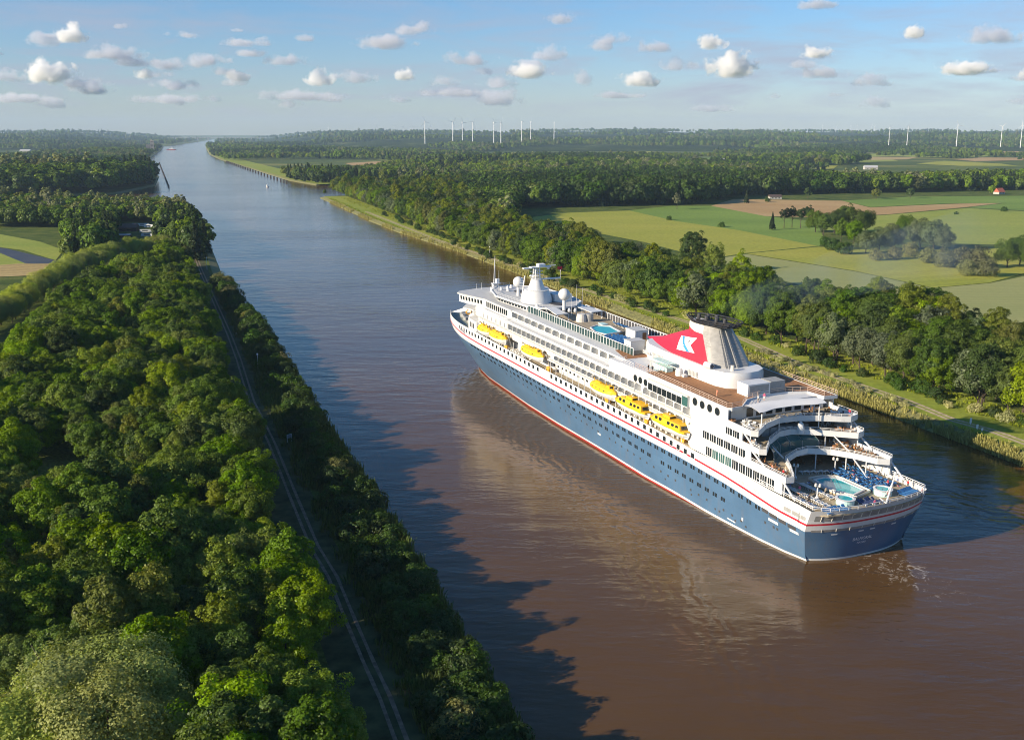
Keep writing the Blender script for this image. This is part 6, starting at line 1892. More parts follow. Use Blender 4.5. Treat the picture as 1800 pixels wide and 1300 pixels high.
for (s, w) in ((22.6,12.6),(24.6,12.0),(26.8,11.4)): seating(s, w, 19.15, False, "left wing of the second aft tier")
for (s, w) in ((23.0,-12.2),(24.2,-10.0),(26.2,-7.0)): seating(s, w, 19.15, True, "right wing of the second aft tier")
for (s, w) in ((16.0,-12.4),(18.4,-11.4),(20.8,-10.2),(22.8,-8.6),(20.4,-12.6),(23.4,-12.4)): seating(s, w, 16.0, True, "right wing of the lowest aft tier")
for (s, w) in ((14.6,12.4),(17.2,12.0),(19.4,11.4)): seating(s, w, 16.0, True, "left wing of the lowest aft tier")

for (s, w) in ((30.6,12.6),(29.6,13.2)): seating(s, w, 22.15, True, "left wing of the top aft tier")
for (s, w) in ((26.6,-9.0),(28.4,-11.6),(29.8,-8.6),(28.6,-5.0)): seating(s, w, 22.15, True, "right part of the top aft tier")
for (s, w) in ((24.2,13.2),(27.6,13.0),(28.6,9.6)): seating(s, w, 19.15, True, "left wing of the second aft tier")
for (s, w) in ((26.0,-11.6),(28.2,-9.4),(28.6,-12.4)): seating(s, w, 19.15, False, "right wing of the second aft tier")
for (s, w) in ((18.0,-12.9),(22.0,-11.2),(25.2,-10.6),(26.6,-8.2)): seating(s, w, 16.0, False, "right wing of the lowest aft tier")
for (s, w) in ((15.8,13.4),(20.6,12.9),(22.6,11.6),(24.4,12.6)): seating(s, w, 16.0, True, "left wing of the lowest aft tier")
for (s, w) in ((25.6,5.6),(27.4,2.0),(26.4,-2.4),(25.0,-6.0),(28.6,5.0),(28.8,-3.4)): seating(s, w, 12.15, True, "pool deck in the shade under the tiers")
# people
SKIN = pmat("skin", (0.50, 0.30, 0.21), 0.6)
def body(pose):
    """one skinned figure, feet at z = 0"""
    J = {'pel': (0,0,0.95), 'bel': (0,0,1.15), 'che': (0,0,1.36), 'nek': (0,0,1.50), 'hed': (0.01,0,1.60), 'top': (0,0,1.74),
         'hl': (0,0.10,0.90), 'kl': (0.03,0.11,0.50), 'al': (0,0.11,0.07), 'tl': (0.14,0.12,0.03), 'hr': (0,-0.10,0.90), 'kr': (0.02,-0.11,0.50), 'ar': (-0.02,-0.11,0.07), 'tr': (0.12,-0.12,0.03),
         'sl': (0,0.19,1.42), 'el': (-0.02,0.27,1.14), 'wl': (0.08,0.28,0.90), 'fl': (0.12,0.27,0.80), 'sr': (0,-0.19,1.42), 'er': (-0.02,-0.27,1.14), 'wr': (0.08,-0.28,0.90), 'fr': (0.12,-0.27,0.80)}
    if pose == 'lie':
        K = {}
        for k, (x, y, z) in J.items():
            h = z-0.95
            if h >= 0: K[k] = (0.25+h*0.72, y, 0.52+h*0.66)
            else: K[k] = (0.25+h*0.98, y, 0.52+0.1*(h > -0.6))
        J = K
    Rr = {'pel': .16, 'bel': .15, 'che': .17, 'nek': .06, 'hed': .10, 'top': .06, 'hl': .10, 'kl': .065, 'al': .045, 'tl': .04, 'hr': .10, 'kr': .065, 'ar': .045, 'tr': .04, 'sl': .07, 'el': .05, 'wl': .035, 'fl': .03, 'sr': .07, 'er': .05, 'wr': .035, 'fr': .03}
    E = ['pel-bel','bel-che','che-nek','nek-hed','hed-top','pel-hl','hl-kl','kl-al','al-tl','pel-hr','hr-kr','kr-ar','ar-tr','che-sl','sl-el','el-wl','wl-fl','che-sr','sr-er','er-wr','wr-fr']
    names = list(J); me = bpy.data.meshes.new("person")
    me.from_pydata([J[k] for k in names], [[names.index(a) for a in e.split('-')] for e in E], [])
    o = bpy.data.objects.new("person", me); COL.objects.link(o)
    md = o.modifiers.new("skin", 'SKIN')
    for i, k in enumerate(names):
        me.skin_vertices[0].data[i].radius = (Rr[k], Rr[k]*(0.72 if k in ('pel','bel','che') else 1)); me.skin_vertices[0].data[i].use_root = (k == 'pel')
    o.modifiers.new("sub", 'SUBSURF').levels = 1
    dg = bpy.context.evaluated_depsgraph_get(); dg.update()
    m2 = bpy.data.meshes.new_from_object(o.evaluated_get(dg)); bpy.data.objects.remove(o)
    return m2
def dress(base, top, legs, pose):
    me = base.copy(); me.name = "person"; me.materials.clear()
    for m in (SKIN, top, legs, M['dgrey']): me.materials.append(m)
    for p in me.polygons:
        c = p.center
        h = c.z if pose == 'stand' else (c.x-0.25)/0.72+0.95 if c.x > 0.25 else (c.x-0.25)/0.98+0.95
        p.material_index = 0
        if h > 1.66: p.material_index = 3
        elif 0.98 < h < 1.47 and abs(c.y) < 0.31: p.material_index = 1
        elif 0.45 < h <= 0.98 and abs(c.y) < 0.22: p.material_index = 2
        p.use_smooth = True
    return me
BS, BL = body('stand'), body('lie')
def cloth(n, c): return pmat(n, c, 0.85)
CL = {'red': cloth("red_cloth", (0.55,0.03,0.04)), 'white': cloth("white_cloth", (0.7,0.7,0.68)), 'black': cloth("black_cloth", (0.02,0.02,0.025)), 'blue': cloth("blue_cloth", (0.05,0.12,0.35)), 'coral': cloth("coral_cloth", (0.70,0.26,0.16)), 'pink': cloth("pink_cloth", (0.68,0.12,0.24)), 'beige': cloth("beige_cloth", (0.45,0.36,0.25))}
PPL = [
 ('stand', 38.6,11.1,25.42,'coral','coral',1.2,"person in coral clothes alone on the brown funnel deck"),
 ('stand', 62.6,13.2,25.42,'black','black',0.4,"left of two people in black by the edge of the funnel deck"),
 ('stand', 61.2,13.0,25.42,'black','black',2.2,"right of two people in black by the edge of the funnel deck"),
 ('stand', 31.4,5.6,25.42,'white','beige',3.0,"person in white by the rail near the white deck shelter"),
 ('stand', 32.2,3.4,25.42,'pink','white',2.6,"person in pink top by the rail behind the awning"),
 ('stand', 25.6,-12.9,22.15,'white','black',-1.5,"person in white at the right rail of the top aft tier"),
 ('stand', 24.2,-13.4,22.15,'red','blue',-1.4,"person in red at the right rail of the top aft tier"),
 ('stand', 13.4,13.2,16.0,'red','black',1.4,"person in red at the left tip of the lowest aft tier"),
 ('stand', 14.6,11.6,16.0,'beige','white',2.0,"person in beige at the left tip of the lowest aft tier"),
 ('stand', 16.4,13.5,16.0,'coral','blue',1.5,"person in coral top at the left rail of the lowest aft tier"),
 ('stand', 3.6,-5.2,12.15,'red','red',3.0,"person in bright red by the right whirlpool"),
 ('stand', 2.2,-12.6,12.15,'red','white',-2.5,"person in red top at the right stern rail"),
 ('stand', 6.6,-13.4,12.15,'red','black',-1.6,"person in red behind the blue loungers at the right rail"),
 ('stand', 9.4,-13.5,12.15,'white','blue',-1.6,"person in white shirt at the right rail of the pool deck"),
 ('stand', 1.4,0.6,12.15,'pink','white',3.1,"person in pink at the stern rail between the whirlpools"),
 ('stand', 109.4,12.9,12.82,'black','beige',1.5,"person in black on the promenade below the balconies"),
 ('stand', 85.2,13.2,12.82,'blue','black',1.2,"person in blue on the promenade ahead of the domed lifeboat"),
 ('lie', 15.3,-7.35,12.35,'pink','pink',1.6,"person in pink lying among the blue loungers"),
 ('lie', 12.6,-9.1,12.35,'white','red',1.6,"person in white lying among the blue loungers"),
 ('lie', 17.0,-9.0,12.35,'red','black',1.6,"person in red lying among the blue loungers"),
 ('lie', 15.8,12.4,12.35,'beige','black',1.35,"person in beige lying in the left lounger row"),
]
for (pose, s, w, u, a, b, rz, lab) in PPL:
    put("person", dress(BS if pose == 'stand' else BL, CL[a], CL[b], pose), s, w, u, rz, lab, "person")
for i in range(26):
    s_ = 5.0+rl.random()*17; side_ = rl.choice([-1, 1, 1]); w_ = rl.uniform(4.6, 13.2)*side_
    if side_ < 0: w_ = -rl.uniform(4.4, 13)
    a_, b_ = rl.choice(['beige','white','blue','coral','black','red','pink']), rl.choice(['beige','white','blue','black'])
    ps = rl.choice(['stand', 'lie', 'lie'])
    put("person", dress(BS if ps == 'stand' else BL, CL[a_], CL[b_], ps), s_, w_, 12.15 if ps == 'stand' else 12.4, rl.uniform(0, 6.28) if ps == 'stand' else 1.4,
        ("person standing among the loungers of the stern pool deck" if ps == 'stand' else "person lying on a lounger of the stern pool deck"), "person", "people on the stern pool deck")
# small red flag at the mast
mb = MB(); mb.grid([[(0,0,0),(0,-0.6,0.05),(0.1,-1.2,-0.05),(0.05,-1.7,0)],[(0,0,1.0),(0,-0.6,1.05),(0.1,-1.2,0.95),(0.05,-1.7,1.0)]])
o = mb.build("flag", M['red']); o.location = W2(142, -4.4, 36.4); o.rotation_euler = (0, 0, HEAD); tag(o, "small red flag flying at the radar mast of the ship", "flag")
# ------------------------------------------------------------------ small things in the landscape
TURB = pmat("turbine_white", (0.78, 0.78, 0.78), 0.5)
TURB_D = pmat("turbine_dark_tip", (0.10, 0.10, 0.12), 0.6)
def turbine_meshes():
    mb = MB(); mb.lathe([(2.6,-60),(2.2,0),(1.3,90)], n=10); t = mb.build("tower", TURB, link=False)
    mb = MB(); mb.box(-5, 4, -1.8, 1.8, 89.5, 93); mb.lathe([(1.6,89.4),(1.6,93.2)], (0, 0), 10); n = mb.build("nacelle", TURB, link=False)
    mb = MB()
    mb.add([(4.2,-1.0,0),(4.2,1.0,0),(4.4,1.7,8),(4.4,0.3,38),(4.4,-0.3,38),(4.4,-1.3,8),(4.9,-1.0,0),(4.9,1.0,0),(4.8,1.6,8),(4.6,0.3,38),(4.6,-0.3,38),(4.8,-1.2,8)],
           [(0,1,2,5),(5,2,3,4),(7,6,11,8),(8,11,10,9),(1,7,8,2),(2,8,9,3),(6,0,5,11),(11,5,4,10),(3,9,10,4)]); b = mb.build("blade", TURB, link=False)
    r = [t.data, n.data, b.data]
    for o in (t, n, b): bpy.data.objects.remove(o)
    return r
TM = turbine_meshes()
def turbine(u, vbase, vtop, dist, rot, face, label):
    x, _, z0 = at_d(u, vbase, dist); z1 = at_d(u, vtop, dist)[2]
    h = (z1-z0)/92.0
    e = empty("wind_turbine", (x, dist, z0), face, label, "wind turbine"); e.scale = (h, h, h)
    if dist > 10000: e.scale = (h*0.8, h*0.8, h)
    for nm, me in (("tower", TM[0]), ("nacelle", TM[1])):
        o = bpy.data.objects.new(nm, me); COL.objects.link(o); o.parent = e
    for k in range(3):
        o = bpy.data.objects.new("blade", TM[2]); COL.objects.link(o); o.parent = e; o.location = (0, 0, 91.3); o.rotation_euler = (rot+k*2.094, 0, 0)
ORD = ["first", "second", "third", "fourth", "fifth", "sixth", "seventh", "eighth", "ninth"]
for i, (u, vb, vt) in enumerate([(747,240,214),(796,241,214),(813,241,215),(831,241,215),(868,241,215),(880.5,241,215),(917,240,214),(933,239,214),(974,239,215)]):
    turbine(u, vb, vt, 6300, 0.3+1.1*i, -1.2+0.15*i, ORD[i]+" from the left of the nine tall turbines left of the picture's centre horizon")
for i, (u, vb, vt) in enumerate([(1563,243,224),(1595,244,222),(1682,245,220),(1760,244,222),(1795,244,220)]):
    turbine(u, vb, vt, 5000, 0.7+0.9*i, -1.0-0.2*i, ORD[i]+" from the left of the five white turbines on the right horizon")
for i, (u, vb, vt) in enumerate([(578,236,223),(662,236,222),(693,235,222),(709,236,223),(721,235,222),(725,236,223),(730,236,224),(757,236,223),(951,235,224)]):
    turbine(u, vb, vt, 12500, 0.5*i, -1.2, ORD[i]+" from the left of the small faint turbines behind the tall ones")
for i, (u, vb, vt) in enumerate([(1445,233,220),(1469,233,221),(1495,233,221),(1506,233,220),(1532,233,220),(1537,233,221)]):
    turbine(u, vb, vt, 12500, 0.6*i, -1.0, ORD[i]+" from the left of the faint distant turbines left of the five white ones")

# far road bridge over the canal
CONC = pmat("concrete", (0.33, 0.33, 0.33), 0.8)
D = 11400.0
br = empty("road_bridge", (at_d(375, 242, D)[0], D, 0), 0, "long pale motorway bridge crossing the canal on the horizon", "bridge")
xa = at_d(262, 242, D)[0]-br.location.x; xb = at_d(470, 242, D)[0]-br.location.x
mb = MB(); mb.box(xa, xb, -14, 14, 45, 49); mb.build("deck", CONC, br)
for k in range(11):
    x = xa+(xb-xa)*(k+0.5)/11; mb = MB(); mb.box(x-3, x+3, -8, 8, -4, 45); mb.build("pier", CONC, br)
# pale tower block by the canal
x, y = gz(263, 259, 2); BR = pmat("pale_brick", (0.52, 0.42, 0.34), 0.8)
x, y = at_d(263, 250, 4500.0)[:2]
tb = empty("tower_block", (x, y, 2), 0.3, "pale pinkish tower block above the trees by the far left bank", "building")
mb = MB(); mb.box(-16, 8, -9, 9, 0, 36); mb.box(2, 16, -9, 9, 0, 53); mb.box(4, 10, -4, 4, 53, 57); mb.build("wall", BR, tb)
mb = MB()
for k in range(9):
    mb.box(-15.5, 1.5, -9.1, -9.0, 3+k*3.8, 4.6+k*3.8); mb.box(3, 15, -9.1, -9.0, 3+k*5.4, 4.8+k*5.4)
mb.build("window", M['glass'], tb)
# camp by the left bank: houses, caravans, boat under cover
def house(name, u, v, L, Wd, h, rh, rz, wall, roof, label, cat):
    x, y = gz(u, v, LAND_Z); e = empty(name, (x, y, LAND_Z), rz, label, cat)
    mb = MB(); mb.box(-L/2, L/2, -Wd/2, Wd/2, 0, h); mb.build("wall", wall, e)
    mb = MB(); o_ = 0.5
    v8 = [(-L/2-o_,-Wd/2-o_,h-0.1),(L/2+o_,-Wd/2-o_,h-0.1),(L/2+o_,0,h+rh),(-L/2-o_,0,h+rh),(L/2+o_,Wd/2+o_,h-0.1),(-L/2-o_,Wd/2+o_,h-0.1)]
    mb.add(v8, [(0,1,2,3),(3,2,4,5),(0,3,5),(1,4,2),(0,5,4,1)]); mb.build("roof", roof, e)
    mb = MB(); 
    for k in range(3): mb.box(-L/2+L*(0.15+0.28*k), -L/2+L*(0.28+0.28*k), -Wd/2-0.05, -Wd/2, 0.9, 2.1)
    mb.build("window", M['glass'], e)
    return e
PALE = pmat("pale_wall", (0.42, 0.40, 0.36), 0.8); BROWNR = pmat("brown_roof_tiles", (0.085, 0.055, 0.045), 0.85, noise=0.25, scale=2); REDR = pmat("red_roof_tiles", (0.42, 0.10, 0.055), 0.8, noise=0.2, scale=2); GREYR = pmat("grey_roof", (0.42, 0.42, 0.43), 0.7)
house("camp_house", 214, 406, 26, 11, 3.2, 3.0, 0.1, BROWNR, BROWNR, "long dark brown house at the camp on the left bank", "house")
house("camp_hut", 219, 418, 9, 5, 2.4, 0.7, 0.05, BROWNR, GREYR, "small hut with pale flat roof in front of the brown house", "house")
def caravan(u, v, L, rz, label, col=(0.75,0.75,0.74)):
    x, y = gz(u, v, LAND_Z); e = empty("caravan", (x, y, LAND_Z), rz, label, "caravan")
    mb = MB(); mb.add([(-L/2,-1.2,0.5),(L/2-0.4,-1.2,0.5),(L/2,-1.2,1.6),(L/2-0.5,-1.2,2.7),(-L/2+0.3,-1.2,2.7),(-L/2,1.2,0.5),(L/2-0.4,1.2,0.5),(L/2,1.2,1.6),(L/2-0.5,1.2,2.7),(-L/2+0.3,1.2,2.7)],
        [(0,1,2,3,4),(9,8,7,6,5),(0,5,6,1),(1,6,7,2),(2,7,8,3),(3,8,9,4),(4,9,5,0)]); mb.build("body", pmat("caravan_white", col, 0.45), e)
    mb = MB(); mb.box(-L*0.3, L*0.1, -1.23, -1.2, 1.5, 2.2); mb.build("window", M['glass'], e)
    mb = MB(); mb.tube([(0,-1.15,0.35),(0,-0.95,0.35)], 0.35, 10); mb.tube([(0,0.95,0.35),(0,1.15,0.35)], 0.35, 10); mb.build("wheel", M['dgrey'], e)
caravan(240, 398, 8, 0.1, "white caravan right of the brown camp house")
caravan(253, 398, 10, 0.0, "white caravan in the middle of the camp row")
caravan(264, 400, 10, -0.1, "white caravan at the right end of the camp row")
caravan(258, 409, 11, 0.1, "grey white caravan in front of the camp row", (0.55,0.58,0.58))
caravan(262, 416, 12, 0.0, "foremost pale caravan at the camp", (0.60,0.60,0.58))
x, y = gz(237, 400, LAND_Z)
mb = MB(); mb.add([(-4,-1.2,0.4),(4,0,0.9),(-4,1.2,0.4),(-4,-1.3,1.4),(4.4,0,2.0),(-4,1.3,1.4),(-2,0,2.6),(3,0,2.4)], [(0,1,4,3),(1,2,5,4),(0,3,5,2),(3,4,7,6),(5,6,7,4),(3,6,5),(0,2,1)])
o = mb.build("covered_boat", pmat("blue_tarpaulin", (0.06,0.09,0.30), 0.7)); o.location = (x, y-6, LAND_Z); tag(o, "boat under a blue tarpaulin between camp house and caravans", "boat")
# houses in the fields and woods to the right
house("farm_house", 1756, 341, 12, 9, 3, 5.0, 0.5, PALE, REDR, "house with a bright red roof at the wood edge on the right", "house")
house("farm_shed", 1362, 350, 15, 8, 3.2, 2.5, 0.1, PALE, BROWNR, "small brown roofed shed beside the sandy clearing below the wood", "house")
for (u, v, L, rz, lab) in [(880,296,40,0.1,"long pale roofed farm building beyond the wood"),(905,297,26,0.2,"grey farm building right of the long pale one"),(925,298,20,0.0,"white gabled farm building at the right of the farm"),
                        (800,300,30,0.1,"low white building at the left of the far farm"),(822,299,22,0.0,"small white barn left of the far farm"),(1275,284,30,0.2,"grey farm house in the middle distance"),(1290,288,26,0.0,"pale barn next to the grey farm house"),
                        (1530,298,30,0.0,"low grey farm building behind the right woods"),(1355,258,40,0.1,"white farm building far in the woods right of centre"),(1282,262,36,0.0,"white house far in the woods near the middle")]:
    house("farm_building", u, v, L, 12, 5, 4.5, rz, PALE, GREYR, lab, "building")
for (u, v, lab) in [(45,268,"white building far in the woods at the left edge"),(38,248,"small white building far on the left plain"),(1410,268,"pale building far in the woods on the right"),(1790,251,"white hall near the right horizon"),(1110,247,"white hall near the horizon above the meadow")]:
    house("farm_building", u, v, 46, 16, 8, 5, 0.0, PALE, GREYR, lab, "building")

# posts in the water, jetty
WOOD = pmat("dark_wood", (0.05, 0.043, 0.04), 0.9)
def post_mesh(h, r):
    mb = MB()
    for (a, b) in ((0,0),(r*1.7,0),(0,r*1.7),(r*1.7,r*1.7)): mb.tube([(a, b, -2), (a*0.6+r*0.3, b*0.6+r*0.3, h)], r, 6)
    mb.box(-r, r*2.7, -r, r*2.7, h-0.6, h)
    o = mb.build("mooring_post", WOOD, link=False); me = o.data; bpy.data.objects.remove(o); return me
PM = post_mesh(4.2, 0.75)
for k in range(24):
    t = k/23.0; a = gz(503, 322, 0); b = gz(398, 285.5, 0)
    u_, v_ = None, None
    yy = a[1]+(b[1]-a[1])*t**1.15; xx = a[0]+(b[0]-a[0])*t**1.15
    o = bpy.data.objects.new("mooring_post", PM); COL.objects.link(o); o.location = (xx, yy, 0); s_ = 1.0+0.8*t; o.scale = (s_, s_, 1.05)
    tag(o, "dark timber mooring post in the long row along the right far bank", "mooring post", "mooring posts along the right far bank")
for k in range(22):
    t = k/21.0; a = gz(296.5, 330, 0); b = gz(279.5, 287, 0)
    o = bpy.data.objects.new("mooring_post", PM); COL.objects.link(o); o.location = (a[0]+(b[0]-a[0])*t**1.2, a[1]+(b[1]-a[1])*t**1.2, 0); o.scale = (0.62+0.4*t, 0.62+0.4*t, 0.8)
    tag(o, "dark timber mooring post in the row off the left headland", "mooring post", "mooring posts off the left headland")
a = gz(268, 303, 0); b = gz(285, 302, 0)
jt = empty("jetty", (a[0], a[1], 0), 0, "dark wooden jetty from the left headland to the row of posts", "jetty")
Lj = b[0]-a[0]; mb = MB(); mb.box(0, Lj, -1.5, 1.5, 2.6, 3.2); mb.build("walkway", WOOD, jt)
for k in range(7):
    mb = MB(); x = Lj*k/6.0; mb.tube([(x,-1.2,-2),(x,-1.2,4.4)], 0.5, 6); mb.tube([(x,1.2,-2),(x,1.2,4.4)], 0.5, 6); mb.build("pile", WOOD, jt)
# motor boat with wake, far barge
x, y = gz(470, 328.5, 0)
bt = empty("motor_boat", (x, y, 0), math.atan2(0.946, -0.325)+0.25, "small white motor boat under way on the canal", "boat")
mb = MB(); rows = []
for z, k in ((-0.3, 0.5), (0.4, 0.85), (1.3, 1.0)): rows.append([(-4.2, 1.6*k, z), (-1, 1.7*k, z), (2.2, 1.4*k, z), (4.0, 0.6*k, z), (4.9, 0.02, z+0.2)])
mb.grid(rows, flip=True); mb.grid([[(x_, -y_, z_) for x_, y_, z_ in r] for r in rows]); t_ = rows[-1]; mb.add(t_+[(x_, -y_, z_) for x_, y_, z_ in t_][::-1], [tuple(range(10))]); mb.box(-4.25, -4.2, -1.5, 1.5, 0, 1.3); mb.build("boat_hull", M['white'], bt)
mb = MB(); mb.box(-1.5, 1.6, -1.1, 1.1, 1.3, 3.0); mb.box(-1.8, 1.2, -1.2, 1.2, 3.0, 3.2); mb.tube([(-0.5,0,3.2),(-0.5,0,5.0)], 0.1, 5); mb.build("cabin", M['white'], bt)
mb = MB(); mb.box(1.6, 1.65, -0.9, 0.9, 1.9, 2.7); mb.box(-1.2, 1.3, 1.1, 1.13, 1.9, 2.7); mb.box(-1.2, 1.3, -1.13, -1.1, 1.9, 2.7); mb.build("window", M['glass'], bt)
x, y = at_d(301, 260, 5600.0)[:2]
bg = empty("barge", (x, y, 0), 0.1, "white barge with reddish hull moored at the far left bank", "ship")
mb = MB(); mb.add([(-24,-4,-0.5),(20,-4,-0.5),(25,0,-0.5),(20,4,-0.5),(-24,4,-0.5),(-25,-4.5,3),(21,-4.5,3),(27,0,3.6),(21,4.5,3),(-25,4.5,3)], [(0,1,6,5),(1,2,7,6),(2,3,8,7),(3,4,9,8),(4,0,5,9),(5,6,7,8,9)]); mb.build("ship_hull", M['boot'], bg)
mb = MB(); mb.box(-10, 12, -3.5, 3.5, 3, 7); mb.box(-2, 8, -3, 3, 7, 11); mb.tube([(2,0,11),(2,0,18)], 0.3, 5); mb.build("deck_house", M['white'], bg)

# lamps, marker posts and signs on the banks
def lamp(u, v, h, label, side):
    x, y = gz(u, v, LAND_Z); e = empty("lamp_post", (x, y, LAND_Z), 0, label, "lamp post")
    mb = MB(); mb.tube([(0,0,-0.3),(0,0,h)], 0.11, 7, 0.07); mb.build("pole", TURB, e)
    mb = MB(); mb.lathe([(0.12,h-0.1),(0.32,h+0.1),(0.30,h+0.45),(0.1,h+0.6)], n=10); mb.build("lamp_head", TURB, e)
lamp(454, 655, 6.2, "white lamp post between the bushes of the near left bank", 0)
lamp(364, 474, 7.0, "white lamp post farther up the left bank", 0)
lamp(861, 452, 6.5, "white lamp post on the right bank ahead of the ship's bow", 0)
lamp(985, 497, 6.5, "pale lamp post on the right bank behind the ship's mast", 0)
def marker(u, v, w_, h_, label):
    x, y = gz(u, v, LAND_Z); e = empty("marker_post", (x, y, LAND_Z), 0.6, label, "marker")
    mb = MB(); mb.tube([(0,0,-0.2),(0,0,0.8)], 0.08, 6); mb.build("post", TURB, e)
    mb = MB(); mb.box(-w_/2, w_/2, -0.12, 0.12, 0.5, 0.5+h_); mb.build("board", TURB, e)
marker(1706, 746, 0.7, 1.4, "taller white marker stone beside the right path")
marker(1717.5, 755, 0.7, 1.0, "middle white marker stone beside the right path")
marker(1726, 759, 0.7, 0.6, "lowest white marker stone beside the right path")
x, y = gz(509, 776, LAND_Z); e = empty("notice_frame", (x, y, LAND_Z), 0.8, "small grey frame sign among bushes on the left bank", "sign")
mb = MB(); mb.tube([(-0.7,0,-0.3),(-0.7,0,2.0)], 0.06, 5); mb.tube([(0.7,0,-0.3),(0.7,0,2.0)], 0.06, 5); mb.tube([(-0.7,0,2.0),(0.7,0,2.0)], 0.06, 5); mb.build("frame", TURB, e)
mb = MB(); mb.box(-0.65, 0.65, -0.02, 0.02, 1.0, 1.9); mb.build("board", M['grey'], e)
# ------------------------------------------------------------------ clouds, smoke, haze
def blob_mesh(name, lobes, seed, fn=None):
    """one closed lumpy surface from overlapping balls (cloud or smoke body)"""
    mb_ = bpy.data.metaballs.new(name); mb_.resolution = 0.35; mb_.threshold = 0.3
    for (x, y, z, r) in lobes:
        el = mb_.elements.new(); el.co = (x, y, z); el.radius = r
    o = bpy.data.objects.new(name, mb_); COL.objects.link(o)
    dg = bpy.context.evaluated_depsgraph_get(); dg.update()
    me = bpy.data.meshes.new_from_object(o.evaluated_get(dg)); bpy.data.objects.remove(o); bpy.data.metaballs.remove(mb_)
    me.name = name
    return me
def volume_mat(name, color, dens, scale, edge=1.5, flat=True, aniso=0.1, detail=5):
    """billowing body: noise against the distance from the middle decides where there is vapour"""
    m, nt, out = new_mat(name)
    pv = N(nt, 'ShaderNodeVolumePrincipled'); pv.inputs['Color'].default_value = (*color, 1); pv.inputs['Anisotropy'].default_value = aniso
    tc = N(nt, 'ShaderNodeTexCoord'); oi = N(nt, 'ShaderNodeObjectInfo')
    of = N(nt, 'ShaderNodeVectorMath', operation='ADD'); nt.links.new(tc.outputs['Object'], of.inputs[0])
    sc = N(nt, 'ShaderNodeMath', operation='MULTIPLY'); sc.inputs[1].default_value = 40.0/scale; nt.links.new(oi.outputs['Random'], sc.inputs[0]); nt.links.new(sc.outputs[0], of.inputs[1])
    nz = N(nt, 'ShaderNodeTexNoise'); nz.inputs['Scale'].default_value = scale; nz.inputs['Detail'].default_value = detail; nz.inputs['Roughness'].default_value = 0.58
    nt.links.new(of.outputs[0], nz.inputs['Vector'])
    mp = N(nt, 'ShaderNodeMapping'); mp.inputs['Location'].default_value = (-1.0, -1.0, -0.72 if flat else -1.0); mp.inputs['Scale'].default_value = (2.0, 2.0, 2.0)
    nt.links.new(tc.outputs['Generated'], mp.inputs['Vector'])
    v = mp.outputs[0]
    ln = N(nt, 'ShaderNodeVectorMath', operation='LENGTH'); nt.links.new(v, ln.inputs[0])
    # noise*edge + (0.62 - radius)
    a = N(nt, 'ShaderNodeMath', operation='MULTIPLY_ADD'); a.inputs[1].default_value = edge; a.inputs[2].default_value = 0.62-0.5*edge
    nt.links.new(nz.outputs['Fac'], a.inputs[0])
    b = N(nt, 'ShaderNodeMath', operation='SUBTRACT'); nt.links.new(a.outputs[0], b.inputs[0]); nt.links.new(ln.outputs['Value'], b.inputs[1])
    g = N(nt, 'ShaderNodeMath', operation='MULTIPLY', use_clamp=True); g.inputs[1].default_value = 3.0; nt.links.new(b.outputs[0], g.inputs[0])
    if flat:
        sx = N(nt, 'ShaderNodeSeparateXYZ'); nt.links.new(tc.outputs['Generated'], sx.inputs[0])
        fl = N(nt, 'ShaderNodeMapRange'); fl.inputs['From Min'].default_value = 0.06; fl.inputs['From Max'].default_value = 0.22
        nt.links.new(sx.outputs['Z'], fl.inputs['Value'])
        m2 = N(nt, 'ShaderNodeMath', operation='MULTIPLY'); nt.links.new(g.outputs[0], m2.inputs[0]); nt.links.new(fl.outputs[0], m2.inputs[1]); g = m2
    mu = N(nt, 'ShaderNodeMath', operation='MULTIPLY'); mu.inputs[1].default_value = dens; nt.links.new(g.outputs[0], mu.inputs[0])
    nt.links.new(mu.outputs[0], pv.inputs['Density']); nt.links.new(pv.outputs[0], out.inputs['Volume'])
    return m
CLOUD_V = volume_mat("cumulus", (1.0, 0.995, 0.99), 0.012, 0.0040, 2.5)
CLOUD_T = volume_mat("thin_cumulus", (0.82, 0.83, 0.90), 0.0040, 0.0034, 2.9)
